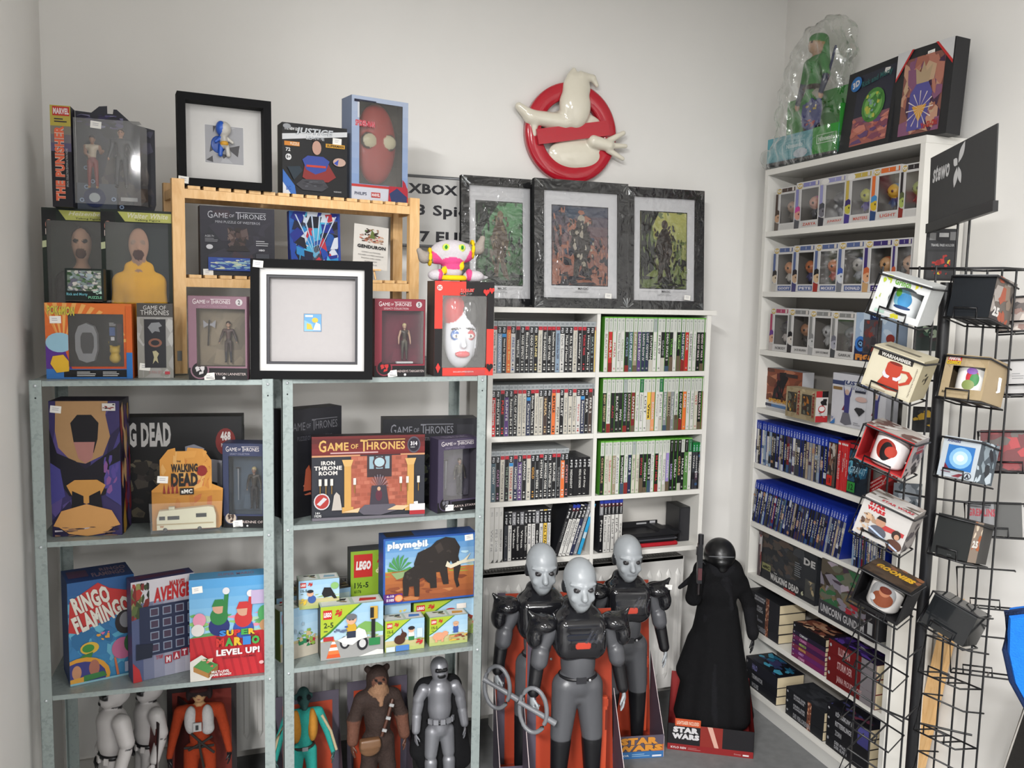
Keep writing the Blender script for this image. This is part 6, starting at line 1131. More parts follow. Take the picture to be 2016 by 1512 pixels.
def art(a):
    a.R(0, 0, 1, 1, '#d0d0d6').poly([(0, .84), (1, .82), (1, .74), (0, .78)], '#b0b4bc').R(0, .78, .24, .86, '#3a4468').T('JUSTICE', .18, .78, .78, .88, '#34406c', .05, shear=.2).T('LEAGUE', .36, .72, .66, .765, '#8088a0', .02).R(.02, .68, .2, .74, '#8a6a40')
    for x in (.3, .84):
        k = 1 if x < .5 else .8; a.poly([(x-.09*k, .3), (x+.02, .56), (x+.02, .3)], '#7a2838').poly([(x-.04*k, .22), (x-.05*k, .6), (x+.06*k, .6), (x+.05*k, .22)], '#3c3c78').poly([(x-.08*k, .8), (x-.05*k, .58), (x-.02, .58)], '#3c3c78').poly([(x+.1*k, .8), (x+.07*k, .58), (x+.02, .58)], '#3c3c78').E(x, .66, .04*k, .05*k, '#c8a898').poly([(x-.1*k, .06), (x-.06*k, .26), (x+.06*k, .26), (x+.12*k, .06), (x, .02)], '#6a6a74')
    a.E(.58, .56, .11, .05, '#c8a8a0').poly([(.46, .36), (.5, .4), (.6, .4), (.66, .36), (.56, .24)], '#2c2c30').poly([(0, 0), (.1, .12), (.1, .02), (.05, 0)], '#3a78b8').T('DC', .03, .1, .07, .15, '#3a5a98', .04).R(.46, .68, .66, .72, '#2a2c3c').R(.68, 0, .685, .9, '#b8b8c0').lines(.46, .05, .6, .12, 2, '#a0a0a8')
putbox('puzzle_box', BC, BZ[3]+.0003, 1635, 1740, 733, .02, .05, art, 'white puzzle box with blue-suited figures lifting statues, fourth row', side='#c4c4ca', h=None)
# seventh row: large boxes
def art(a):
    a.R(0, 0, 1, 1, '#34363a').blobs(.05, .25, .8, 1, ['#44464a', '#3c3a38', '#504a46', '#2c2e32', '#5a4c44'], 40, .2, 4).R(0, 0, 1, .2, '#26282c').R(.08, .2, .24, .34, '#8a8a5c').T('aMC', .1, .23, .22, .3, '#22241c', .06).T('THE', .3, .22, .36, .24, '#d8d6d2', .03).T('WALKING DEAD', .24, .06, .74, .2, '#c4c2c0', .06).T('6', .78, .08, .82, .17, '#c8c8a8', .04)
    a.T('DEAD', .8, .72, 1.2, .86, '#c0bebc', .05).R(.84, .1, 1, .46, '#4c4c4a').blobs(.85, .12, .99, .44, ['#8a7a60', '#b0a080', '#5c5c58'], 8, .3, 2).lines(.66, .4, .78, .7, 7, '#808488').R(0, 0, .06, 1, '#5a4c50').blobs(0, .1, .07, .9, ['#a89088', '#8a3c3c', '#c8c4c4'], 10, .4, 2).R(.5, .0, .7, .05, '#8a2c2c')
putbox('construction_set', BC, BZ[6]+.0003, 1492, 1604, 1042, .025, .11, art, 'dark diorama construction box with grey lettering, seventh bookcase row', side='#2c2e32', dr=.02)
def art(a):
    a.R(0, 0, 1, 1, '#5c5448').blobs(0, .2, 1, 1, ['#6a6a5c', '#4a3c48', '#7a6a50', '#8a8490', '#3c3430', '#3c6a48', '#a89ca8', '#5a2c38'], 60, .22, 4).R(0, 0, 1, .26, '#3e3e42').T('UNICORN GUNDAM', .04, .06, .82, .2, '#c0bec0', .03).R(.84, 0, 1, .9, '#2c2a2e').R(.88, .1, .96, .3, '#c8c8c8').blobs(.3, .24, .7, .5, ['#a8303c', '#8a8490'], 10, .3, 6)
putbox('model_kit_box', BC, BZ[6]+.0003, 1612, 1722, 1098, -.005, .10, art, 'model kit box with mottled war machine artwork, right in seventh row', side='#3a3a3e', dr=-.005)
def books(z, xl, xr, lst, group, lab, dpth=.125, d=.01, bind='left'):
    p = place(BC, z, xl, xr, 0, d); w = p['w']; z += .0003
    for i, (h, cov, txt, tc, extra) in enumerate(lst):
        r = random.Random(i+xl); wi = w*r.uniform(.97, 1.0); m = MB(); c = .0012; dd = dpth*r.uniform(.96, 1)
        m.box(-wi/2, 0, 0, wi/2, dd, c, cov).box(-wi/2, 0, h-c, wi/2, dd, h, cov, cols={'T': extra[0] if extra else cov}).box(-wi/2, 0, c, wi/2, c, h-c, cov)
        a = face(m, 'F', -wi/2, 0, 0, wi/2, dd, h)
        if extra and len(extra) > 1: a.R(extra[1][0], 0, extra[1][1], 1, extra[1][2]).blobs(extra[1][0], 0, extra[1][1], 1, ['#c88a68', '#4a2c24', '#8a4c34', '#d8b098'] if extra[1][2] == '#7a4c3c' else [extra[1][2]], 10, .3, i)
        a.E(.05, .62, .022, .12, '#b0b0b4')
        ws = txt.split('|')
        for k, q in enumerate(ws): n = len(ws); a.T(q, .22, .2+.6*(n-1-k)/n, .22+min(.6, .03*len(q)+.04), .2+.6*(n-k)/n-.06, tc, .03)
        if extra and extra[0] != cov: t2 = face(m, 'T', -wi/2, 0, 0, wi/2, dd, h); t2.blobs(.05, .05, .95, .95, extra[2] if len(extra) > 2 else [extra[0], cov], 34, .26, i+3)
        o = m.obj('book', None, BC.base(0, 0) if False else (p['loc'][0], p['loc'][1], z), p['yaw']+r.uniform(-.012, .012))
        MB().box(-wi/2+.002, c+.0002, c+.0002, wi/2-.002, dd-.003, h-c-.0002, '#cfc0a0', 'paper').obj('page_block', o)
        tag(o, lab % ('topmost' if i == len(lst)-1 else ('bottom' if i == 0 else ORD[i]+' from bottom')), 'book', group); z += h+.0003
k7 = (.45, .0)
im = lambda: ('#26282c', (.58, .68, '#7a4c3c'))
books(BZ[7], 1470, 1532, [(.036, '#26262c', 'DIE EROBERER', '#9a9aa0', im()), (.038, '#26262c', 'DIE|SCHEIDEN', '#a8a8b0', im()), (.042, '#26262c', 'MENTALS|KREUZZUG', '#c8c8cc', im()), (.036, '#26262c', 'DIE DUNKLE|BEDROHUNG', '#c8c8cc', im())], 'left stack of dark paperbacks, eighth row', 'thick charcoal paperback, %s in the left stack, eighth bookcase row')
books(BZ[7], 1558, 1622, [(.017, c, t, tc, None) for c, t, tc in (('#7a2c5c', 'CRIME', '#d89ac0'), ('#6a2c68', 'GREY', '#c89ad0'), ('#7a3048', 'BREWER', '#d8b060'), ('#4a2450', 'MEXICO', '#b0d060'), ('#6c2c54', 'CRIMES', '#d890c0'), ('#2a2438', 'COMPANY', '#d8d8d8'))]+[(.028, '#19181c', '', '#999', ('#2a2024', (.0, .0, '#19181c'), ['#8a5040', '#c89070', '#2a1c1c', '#5a2c28', '#d8b090']))], 'middle stack of purple and dark books, eighth row', 'purple and black paperback, %s in the middle stack, eighth row', d=.0)
books(BZ[7], 1626, 1722, [(.05, '#6c1c1e', 'JAINA PROUDMOORE', '#c8a0a0', ('#6c1c1e', (.7, 1, '#8a8488'))), (.05, '#701d20', 'STURM DER', '#c8a0a0', ('#6c1c1e', (.7, 1, '#8a8488'))), (.05, '#701d20', 'ILLIDAN', '#c8a0a0', ('#201a30', (.7, 1, '#8a8488'), ['#3c2468', '#5a3c98', '#1a1424', '#c8c4cc']))], 'right stack of dark red hardbacks, eighth row', 'dark red thick book, %s in the right stack, eighth row', d=-.005)
books(BZ[8], 1466, 1528, [(.034, '#1d1e24', 'WOLVES', '#b0b0b4', None), (.034, '#1d1e24', 'TERMINATOR', '#b0b0b4', None), (.044, '#23242e', 'HALO', '#8a88c0', ('#141620', (.0, .0, '#23242e'), ['#1c2034', '#3a4a78', '#2a7aa0', '#50b0d0', '#101218', '#4a4878']))], 'left stack of black paperbacks, bottom row', 'black paperback, %s in the left stack, bottom bookcase row')
books(BZ[8], 1545, 1620, [(.034, '#232428', 'DIE VERLORENEN', '#a0a0a4', im()), (.036, '#232428', 'KRIEG DER|SCHWERTER', '#b8b8bc', im()), (.036, '#232428', 'KRIEG DER|SCHMIEDE', '#b8b8bc', ('#2c2e33', (.58, .68, '#7a4c3c'), ['#2c2e33', '#3a3c42', '#44464c']))], 'middle stack of black paperbacks, bottom row', 'black paperback, %s in the middle stack, bottom bookcase row')
books(BZ[8], 1624, 1706, [(.05, '#1c1c20', 'DER PFAD|DER ELFEN', '#b0b0b4', None), (.034, '#1c1c20', 'ZORN', '#a8a8ac', None), (.034, '#1c1c20', 'RITTERKLINGE', '#c0c0c4', ('#1c1c20', (.75, 1, '#4a4888'))), (.036, '#1c1c20', 'KÖNIGSKLINGE', '#c0c0c4', ('#20202a', (.75, 1, '#5a58a0'), ['#26283c', '#4a4c80', '#7a3c50', '#16161c']))], 'right stack of black paperbacks, bottom row', 'black and violet paperback, %s in the right stack, bottom row')
# ---------------------------------------------------------------- console things on the white rack's bottom right shelf
z = CZs[3]+.0003
p = place(CU, z, 1233, 1338, 1071, .012); x0, w = p['loc'], p['w']
tag(sdf_obj('red_case', [('box', (0, .06, .008), (w/2-.008, .05, .004), .004, None, '#b0222c', 0)], None, .004, 'cloth', (x0[0], x0[1], z), 0), 'flat red zip case, lowest in the pile beside the blue-topped cases', 'case')
tag(sdf_obj('black_case', [('box', (0, .06, .014), (w/2-.02, .046, .004), .01, None, '#1b1b1e', 0), ('box', (0, .06, .014), (w/2-.006, .058, .001), .0015, None, '#55555a', 0)], None, .004, 'cloth', (x0[0]-.005, x0[1], z+.0165), 0), 'rounded black zip case, second in the pile on the rack', 'case')
m = MB(); q = place(CU, z+.045, 1226, 1338, 1040, .008); w2 = q['w']; m.prism([(-w2/2, 0), (w2/2-.02, 0), (w2/2, .006), (w2/2, .012), (w2/2-.03, .014), (w2/2-.06, .026), (w2/2-.09, .026), (w2/2-.1, .014), (-w2/2, .014)], 0, .09, '#1d1d20', 'plastic')
m.box(-w2/2, .088, .012, w2*.28, .092, .036, '#1a1a1d', 'plastic').box(-w2*.1, .0875, .024, w2*.08, .088, .03, '#a8a8aa', 'plastic').box(w2*.14, .0875, .02, w2*.24, .088, .034, '#b8b8ba', 'plastic')
tag(m.obj('console_shell', None, (x0[0]-.004, x0[1], z+.0455)), 'black plastic handheld console shell, topmost of the pile', 'console')
q = place(CU, z, 1335, 1361, 999, .06); tag(MB().box(-q['w']/2, 0, 0, q['w']/2, .1, q['h'], '#232326', 'plastic').box(-q['w']/2+.004, -.0015, .004, q['w']/2-.004, 0, q['h']-.004, '#2c2c30', 'plastic').obj('external_drive', None, q['loc']), 'upright dark grey box at the right end of the rack\'s bottom shelf', 'box')
# ---------------------------------------------------------------- round red-barred wall sign with a white rounded shape
def sign():
    g = Fr(0, YB, 0); C_ = g.hit(1126, 262, -.03); R = .5*abs(g.hit(1215, 262, -.03)[0]-g.hit(1037, 262, -.03)[0]); t = empty('wall_sign', (C_[0], YB-.03, C_[2])); tag(t, 'glossy red barred ring with white rounded relief hung on the wall', 'sign')
    prof = [(R*.67, .028), (R*.67, .0), (R*.7, -.006), (R*.96, -.006), (R, .0), (R, .028), (R*.67, .028)]; MB().lathe(prof, 0, 0, '#b01c2c', 'gloss', 64, 'y').obj('ring', t)
    m = MB(); a = radians(11); n = 14
    for i in range(1): pass
    ca, sa = cos(a), sin(a); L = R*.8; b = R*.15; m.prism([(-L*ca+b*sa, -L*sa-b*ca), (L*ca+b*sa, L*sa-b*ca), (L*ca-b*sa, L*sa+b*ca), (-L*ca-b*sa, -L*sa+b*ca)], -.02, .012, '#b01c2c', 'gloss'); m.obj('bar', t)
    W_ = '#d9d3c2'
    P = [('ell', (R*.02, -.012, R*.52), (R*.34, .034, R*.44), None, None, W_, .01), ('ell', (R*.06, -.006, R*.88), (R*.3, .026, R*.3), None, None, W_, .012), ('cap', (R*.16, 0, R*1.12), (R*.42, 0, R*1.12), R*.12, R*.07, W_, .012), ('cap', (R*.42, 0, R*1.12), (R*.52, 0, R*.99), R*.07, R*.045, W_, .006),
         ('cap', (-R*.05, 0, R*1.1), (-R*.0, 0, R*1.24), R*.1, R*.05, W_, .01),
         ('cap', (-R*.2, 0, R*.2), (-R*.9, 0, R*.24), R*.17, R*.14, W_, .012), ('cap', (-R*.9, 0, R*.24), (-R*1.16, 0, R*.42), R*.14, R*.08, W_, .01), ('cap', (-R*.84, 0, R*.2), (-R*.82, 0, -R*.1), R*.1, R*.05, W_, .01),
         ('ell', (R*.05, .006, R*.16), (R*.66, .02, R*.3), None, None, W_, .01), ('ell', (R*.1, .004, -R*.42), (R*.6, .02, R*.3), None, None, W_, .01),
         ('cap', (R*.45, -.012, -R*.14), (R*.78, -.016, -R*.2), R*.13, R*.12, W_, .01), ('cap', (R*.8, -.016, -R*.1), (R*1.12, -.016, R*.08), R*.07, R*.05, W_, .006), ('cap', (R*.84, -.016, -R*.2), (R*1.18, -.016, -R*.18), R*.065, R*.045, W_, .006), ('cap', (R*.8, -.016, -R*.3), (R*1.12, -.016, -R*.44), R*.065, R*.045, W_, .006)]
    sdf_obj('white_relief', P, t, .0042, 'gloss')
    m = MB(); m.lathe([(.0001, .0275), (R*.73, .0275), (R*.73, .0285), (.0001, .0285)], 0, 0, '#17141a', 'gloss', 40, 'y')
    for x, zz in ((-.3, .3),): pass
    m.obj('dark_backing', t) if False else None
sign()
# ---------------------------------------------------------------- plush on the mask box
def plush():
    t0, w, h, p, z = MB_; zt = z+h+.0006; C_ = SR.base(888, zt, .045); t = empty('plush_toy', (C_[0], C_[1], zt), radians(-8)); tag(t, 'pink and grey plush toy with yellow rings, sitting on mask box', 'plush toy')
    G_, K, Y_ = '#b8b2b6', '#c84a7c', '#dcb820'; u = .00135
    P = [('ell', (0, 0, 62*u), (44*u, 26*u, 25*u), None, None, G_, .012), ('cap', (-30*u, 0, 52*u), (30*u, 0, 58*u), 17*u, 17*u, K, .012), ('ell', (0, -4*u, 44*u), (24*u, 20*u, 16*u), None, None, K, .01),
         ('cap', (38*u, 0, 66*u), (58*u, 0, 70*u), 13*u, 11*u, '#8f877f', .006), ('cap', (58*u, 0, 70*u), (66*u, 0, 92*u), 11*u, 6*u, '#8f877f', .008), ('cap', (-40*u, 0, 50*u), (-58*u, 0, 48*u), 13*u, 11*u, '#8f877f', .006), ('cap', (-58*u, 0, 48*u), (-68*u, 0, 62*u), 11*u, 6*u, '#8f877f', .008),
         ('ell', (2*u, 0, 22*u), (22*u, 18*u, 21*u), None, None, G_, .01), ('ell', (2*u, -12*u, 30*u), (16*u, 8*u, 8*u), None, None, K, .006), ('ell', (-34*u, -12*u, 12*u), (17*u, 15*u, 12*u), None, None, G_, .006), ('ell', (-26*u, -13*u, 12*u), (6*u, 15*u, 13*u), None, None, K, .003),
         ('ell', (46*u, -10*u, 12*u), (22*u, 15*u, 12*u), None, None, G_, .006), ('ell', (36*u, -12*u, 14*u), (7*u, 15*u, 13*u), None, None, K, .003), ('cap', (56*u, -6*u, 8*u), (76*u, -2*u, 10*u), 8*u, 3*u, '#a8a6a8', .006),
         ('ell', (20*u, -12*u, 32*u), (6*u, 6*u, 9*u), None, None, Y_, .002), ('ell', (-17*u, -14*u, 22*u), (6*u, 6*u, 8*u), None, None, Y_, .002)]
    for e in (-1, 1): P += [('ell', (e*17*u+2*u, -23*u, 70*u), (7*u, 5*u, 7.5*u), None, None, '#c8d860', .002), ('ell', (e*17*u+2*u, -26.5*u, 70*u), (3.4*u, 3*u, 4.5*u), None, None, '#2c7a30', .001)]
    sdf_obj('plush_body', P, t, .0026, 'plush')
    for cx, cz, r, tl in ((44, 68, 17, .3), (-46, 50, 16, -.15)):
        m = MB(); m.tube([(cx*u+sin(tl)*r*u*sin(g)*.0+.0, r*u*cos(g), cz*u+r*u*sin(g)) for g in [2*pi*i/20 for i in range(20)]], 3.6*u, Y_, 'plush', 8, closed=True); m.obj('yellow_ring', t)
    m = MB(); m.tube([(2*u+27*u*cos(g), -6*u+20*u*sin(g), 7*u) for g in [2*pi*i/24 for i in range(24)]], 5.4*u, Y_, 'plush', 8, closed=True); m.obj('waist_ring', t)
plush()
# ---------------------------------------------------------------- bagged doll on top of the bookcase
def bagged():
    zt = BT+.0004; p = place(BC, zt, 1509, 1648, 250, .02, .04); w = p['w']; t = empty('bagged_doll', p['loc'], p['yaw']); t.location.z = zt; tag(t, 'large green-clad doll in clear plastic bag on bookcase top', 'doll')
    h = p['h']; m = MB(); m.box(-w/2, 0, 0, w/2, .085, .02, '#2c3236').box(-w/2, .0, .02, w/2, .0015, h*.7, '#5aa0b0').box(-w/2, .084, .02, w/2, .0855, h*1.6, '#3a9a3c').box(w/2-.0015, .0015, .02, w/2, .084, h*1.1, '#3a9a3c').box(-w/2, .0015, .02, -w/2+.0015, .084, h*.7, '#4a90a0')
    a = Art(m, (-w/2, 0, 0), (1, 0, 0), (0, 0, 1), w, h*.72); a.poly([(0, .26), (.6, .3), (.66, .98), (0, .98)], '#6ab0bc').R(.66, .2, 1, 1, '#3aa03c').T('WORLD OF', .3, .8, .56, .88, '#a8d0d8', .02).R(.26, .5, .56, .74, '#98c8d0').R(.27, .52, .55, .72, '#6ab0bc').T('Nintendo', .29, .55, .53, .69, '#d0e4e8', .05).E(.5, .36, .1, .14, '#c8d0dc').R(.72, .5, .98, .76, '#d8ecd8').R(.73, .52, .97, .74, '#3aa03c').T('Nintendo', .745, .56, .96, .7, '#d8ecd8', .05).T('LINK', .04, .06, .14, .16, '#c8d0d0', .04).R(0, 0, 1, .22, '#2c3236')
    m.obj('display_tray', t)
    H = .44; g1, g2 = '#3f8a44', '#357a3c'
    c = dict(skin='#c8a084', torso=g1, arm=g1, fore='#3c4258', hand='#c8a084', pelvis=g2, thigh='#b0aca0', shin='#5c5248', foot='#4a3c30', L=((-.17, .0, .64), (-.21, -.03, .47)), R=((.17, .01, .64), (.2, -.05, .49)))
    P = person(H, c, hair='#b08a50', bulk=1.12, head=1.05)+[('cap', (0, .0, .46*H), (0, 0, .56*H), .10*H, .06*H, g1, .02*H), ('ell', (0, .014*H, .965*H), (.07*H, .075*H, .05*H), None, None, g1, .004), ('cap', (.0, .05*H, .96*H), (.03*H, .1*H, .76*H), .055*H, .02*H, g1, .01),
        ('box', (0, 0, .57*H), (.064*H, .058*H, .008*H), .004, None, '#3a2c24', .002), ('cap', (.09*H, .06*H, .62*H), (.2*H, .06*H, .86*H), .012*H, .012*H, '#22305c', .002)]
    o = sdf_obj('doll', P, t, .0042, 'cloth', (-w*.0, .045, .03), radians(-10))
    m = MB(); q = [(0, -.34), (.26, -.18), (.3, .1), (.26, .34), (.1, .3), (0, .38), (-.1, .3), (-.26, .34), (-.3, .1), (-.26, -.18)]; s = .17
    m.prism([(x*s, z*s) for x, z in q], 0, .008, '#26347c', 'plastic'); a = Art(m, (-s*.3, 0, -s*.34), (1, 0, 0), (0, 0, 1), s*.6, s*.72); a.blobs(.2, .08, .8, .4, ['#b83a30'], 6, .3, 3).blobs(.2, .5, .8, .85, ['#a8b0c0', '#c8b050'], 8, .22, 2); m.obj('shield', t, (w*.1, .004, h*.72+s*.28))
    B = [('ell', (0, .045, .16), (w*.5, .07, .2), None, None, '#fff', .05), ('ell', (-.0, .045, .30), (w*.42, .065, .15), None, None, '#fff', .05), ('ell', (.04, .05, .40), (w*.4, .055, .12), None, None, '#fff', .05), ('box', (0, .045, .04), (w*.5, .06, .03), .01, None, '#fff', .05)]
    me = sdf_mesh(B, .012, 'bag'); r = random.Random(4)
    for v in me.vertices: v.co += v.normal*(.006*sin(v.co.z*70+v.co.x*40)+.004*sin(v.co.x*130+v.co.z*23)+r.uniform(-.0015, .0015)); 
    for v in me.vertices: v.co.z = max(v.co.z, .001)
    o = bpy.data.objects.new('plastic_bag', me); S.collection.objects.link(o); o.parent = t
    m = MB()
    for i in range(9): m.box(-.001, -.0003, -.0008, .001, .0, .0008, '#3a3a3c') if False else None
bagged()
# ================================================================ THE BIG FIGURES ON THE FLOOR
def hand_mesh(col, grip=False, s=.03):
    """open or gripping hand, wrist at the origin, fingers down, palm towards -x (left hand when mirrored)"""
    P = [('ell', (0, 0, -.42*s), (.17*s, .36*s, .46*s), None, None, col, .1*s)]
    for i, (y, L) in enumerate(((-.27, .62), (-.09, .72), (.09, .68), (.26, .52))):
        a = (0, y*s, -.78*s)
        if grip: b = (-.26*s, y*s, -1.0*s); c = (-.46*s, y*s, -.72*s)
        else: b = (-.06*s, y*s*1.1, (-.78-L*.55)*s); c = (-.2*s, y*s*1.1, (-.78-L)*s)
        P += [('cap', a, b, .1*s, .085*s, col, .04*s), ('cap', b, c, .085*s, .07*s, col, .02*s)]
    P += [('cap', (-.05*s, -.3*s, -.3*s), (-.2*s, -.52*s, -.6*s), .12*s, .09*s, col, .06*s), ('cap', (-.2*s, -.52*s, -.6*s), (-.28*s, -.5*s, -.85*s), .09*s, .07*s, col, .02*s)]
    return sdf_mesh(P, s/22, 'plastic', pad=.004)
_H = {}
def put_hand(t, col, loc, side, s, grip=False, tilt=0.):
    k = (col, grip, s)
    if k not in _H: _H[k] = hand_mesh(col, grip, s)
    o = bpy.data.objects.new('hand', _H[k]); S.collection.objects.link(o); o.parent = t; o.location = loc; o.scale = (1 if side > 0 else -1, 1, 1); o.rotation_euler = (tilt, 0, -side*.25); return o
def limb(H, a, b, ra, rb, col, k=.008): return ('cap', tuple(q*H for q in a), tuple(q*H for q in b), ra*H, rb*H, col, k)
def El(H, c, r, col, k=.004): return ('ell', tuple(q*H for q in c), tuple(q*H for q in r), None, None, col, k)
def Bx(H, c, b, r, col, k=.002): return ('box', tuple(q*H for q in c), tuple(q*H for q in b), r*H, None, col, k)
def doll(name, fr, px, d, zfoot, pytop, label, group=None, yaw=0., tilt=0.):
    """root at the feet so that the head top is seen at row pytop"""
    A = fr.base(px, zfoot, d); 
    H = .6
    for _ in range(8): B = A+fr.n*H*sin(-tilt); H = (zat(B, pytop)-zfoot)/cos(tilt)
    t = empty(name, (A[0], A[1], zfoot), fr.yaw+yaw, tilt); tag(t, label, 'toy figure', group); return t, H
# ---- tall bald grey figures in open cardboard trays, leaning back
def bald(px, d, pyt, zf, trayw, lab, labt, stickers=False, tl=radians(-1.5), front=None, yaw=0., tw=(.0, .0)):
    t, H = doll('toy_figure', CU, px, d, zf, pyt, lab, 'bald armoured toy figures in front of the radiator', yaw, tl); H *= 1.01
    K, G, D, L = '#17171a', '#55565a', '#3a3b3f', '#a4a9ad'
    P = [limb(H, (0, 0, .50), (0, 0, .58), .066, .064, G, .02), limb(H, (0, 0, .58), (0, 0, .68), .064, .074, G, .02), limb(H, (0, 0, .74), (0, .004, .84), .036, .036, K, .006)]
    for e in (-1, 1):
        P += [limb(H, (e*.046, 0, .48), (e*.064, -.004, .28), .058, .043, G, .01), limb(H, (e*.064, -.004, .255), (e*.072, .006, .04), .042, .029, K, .003), limb(H, (e*.072, .006, .018), (e*.08, -.062, .014), .026, .02, K, .004),
              limb(H, (e*.105, 0, .73), (e*.158, .01, .62), .036, .03, G, .012), limb(H, (e*.16, .01, .61), (e*.183, -.02, .47), .031, .024, K, .003), limb(H, (e*.155, -.006, .62), (e*.16, -.01, .59), .035, .034, G, .003)]
    P += [El(H, (0, -.006, .48), (.066, .05, .05), G, .01), El(H, (0, .0, .435), (.045, .045, .03), G, .01)]
    hd = [El(H, (0, .004, .935), (.0585, .07, .066), L, .004), El(H, (0, -.02, .893), (.046, .05, .05), L, .014), El(H, (0, -.034, .862), (.026, .028, .026), L, .012), limb(H, (0, -.064, .915), (0, -.078, .888), .006, .0105, L, .006)]
    for e in (-1, 1):
        hd += [El(H, (e*.0255, -.0615, .912), (.011, .007, .006), '#2c2a2c', .001), limb(H, (e*.008, -.066, .925), (e*.044, -.05, .93), .006, .0045, L, .004), El(H, (e*.055, .006, .91), (.01, .02, .022), '#26272a', .003), El(H, (e*.03, -.05, .885), (.014, .01, .012), L, .006)]
    hd += [El(H, (0, -.06, .868), (.017, .008, .004), '#8a8e92', .001)]
    sc = lambda p: (p[0]*1.12, p[1]*1.15, H-(H-p[2])*1.25); k = 1.2
    for q in hd:
        if q[0] == 'ell': P.append(('ell', sc(q[1]), (q[2][0]*1.12, q[2][1]*1.15, q[2][2]*1.25), None, None, q[5], q[6]*k))
        else: P.append(('cap', sc(q[1]), sc(q[2]), q[3]*k, q[4]*k, q[5], q[6]*k))
    sdf_obj('body', P, t, .0036, 'plastic')
    Q = [Bx(H, (0, 0, .7), (.066, .042, .042), .036, K, .01), Bx(H, (0, 0, .66), (.05, .036, .02), .04, K, .02), limb(H, (-.035, .01, .76), (.035, .01, .76), .05, .05, K, .02), limb(H, (-.03, .035, .80), (.03, .035, .80), .03, .03, K, .01), Bx(H, (0, -.079, .672), (.022, .002, .006), .002, '#a83a2a', .001)]
    for i in range(4): Q.append(limb(H, (.04+.018*i, -.078+.002*i, .73), (.012+.02*i, -.078, .685), .0022, .0022, '#2c2d32', .001))
    sdf_obj('chest_armour', Q, t, .003, 'gloss')
    for e in (-1, 1):
        Q = [El(H, (e*.145, 0, .74), (.06, .062, .036), K, .006), limb(H, (e*.17, 0, .75), (e*.205, .0, .79), .024, .006, K, .014), El(H, (e*.18, 0, .69), (.034, .05, .05), K, .014)]
        sdf_obj('shoulder_guard', Q, t, .0032, 'gloss')
    m = MB(); r = [(.073*H*cos(g), .06*H*sin(g), .525*H) for g in [2*pi*i/28 for i in range(28)]]; m.tube(r, .008*H, '#1d1d20', 'plastic', 6, closed=True); m.box(-.02*H, -.07*H, .513*H, .02*H, -.063*H, .537*H, '#2c2c30', 'plastic').ell((.035*H, -.066*H, .525*H), (.006*H, .003*H, .006*H), '#b8b8ba', 'silver', 8, 6); m.obj('belt', t)
    s = .052*H; hl = put_hand(t, L, (-.188*H, -.026*H, .455*H), -1, s, True); hr = put_hand(t, L, (.188*H, -.026*H, .455*H), 1, s, False)
    # ring handled staff in the right hand (left in the picture)
    w = empty('ring_staff', (-.19*H, -.055*H, .41*H)); w.parent = t; m = MB(); R = .09*H; c = '#77797d'
    m.tube([(R*.55*sin(g)+.0, -R*.5*sin(g)*.6, R*cos(g)) for g in [2*pi*i/32 for i in range(32)]], .009*H, c, 'plastic', 8, closed=True); m.obj('ring', w)
    m = MB(); m.tube([(-.055*H, .02*H, .03*H), (-.03*H, .01*H, .016*H), (.03*H, -.012*H, -.014*H), (.085*H, -.03*H, -.045*H)], [.012*H, .009*H, .011*H, .013*H], c, 'plastic', 10); m.obj('handle', w)
    # tray: tagged as a thing of its own
    tr = empty('display_tray', (t.location.x, t.location.y, .0), CU.yaw+yaw); tag(tr, labt, 'display tray'); W2 = trayw/2; dep = .155; TH = .74*H; O, V = '#b8442a', '#5c5462'
    yb = .09; lean = radians(6)
    m = MB(); hgt = TH*1.02; yt = yb+hgt*math.tan(lean)*.9
    m.add([(-W2, yb, .004), (W2, yb, .004), (W2*.92, yt, hgt), (-W2*.92, yt, hgt)], [(0, 1, 2, 3)], O, 'print').add([(-W2, yb+.002, .004), (W2, yb+.002, .004), (W2*.92, yt+.002, hgt), (-W2*.92, yt+.002, hgt)], [(3, 2, 1, 0)], V, 'print')
    a = Art(m, (-W2, yb, .004), (1, 0, 0), (0, (yt-yb)/hgt, 1), 2*W2, hgt); a.R(.04, .0, .14, 1, V).R(.86, 0, .96, .5, '#a83c26').T('Disney', .06, .94, .2, .965, '#c8c0cc', .0); m.obj('back_card', tr)
    for e in (-1, 1):
        m = MB(); x = e*W2; pts = [(yb-dep, .0), (yb, .0), (yb+.55*hgt*math.tan(lean)*.9, .55*hgt), (yb-dep, .075)]
        m.add([(x-.001, y, z) for y, z in pts]+[(x+.001, y, z) for y, z in pts], [(0, 1, 2, 3), (7, 6, 5, 4), (0, 3, 7, 4), (3, 2, 6, 7), (2, 1, 5, 6)], [V, V, '#c8b8bc', '#d8c8c8', V], 'print'); m.obj('side_wall', tr)
    m = MB(); m.box(-W2, yb-dep, 0, W2, yb, .003, O); m.obj('base', tr)
    m = MB(); m.box(-W2+.0012, yb-dep-.0015, 0, W2-.0012, yb-dep, .085, V)
    a = face(m, 'F', -W2+.0012, yb-dep-.0015, 0, W2-.0012, yb-dep, .085); a.R(0, 0, 1, .3, '#3a6fa8').poly([(0, .3), (.3, .3), (.42, .75), (.1, .95), (0, .7)], '#4a4450').poly([(0, .3), (.2, .3), (.28, .5), (.05, .55)], '#b8683a').poly([(.84, .3), (1, .3), (1, .6), (.9, .5)], '#b8683a').T('STAR', .4, .62, .92, .93, '#d8923a', .08, out='#3a2428').T('WARS', .34, .33, .98, .6, '#d8923a', .08, out='#3a2428').T('THE INQUISITOR', .06, .1, .52, .2, '#d8e4ee', .03).R(.84, .06, .97, .14, '#d8dce8', 0).lines(.56, .08, .82, .24, 2, '#8ab0d0')
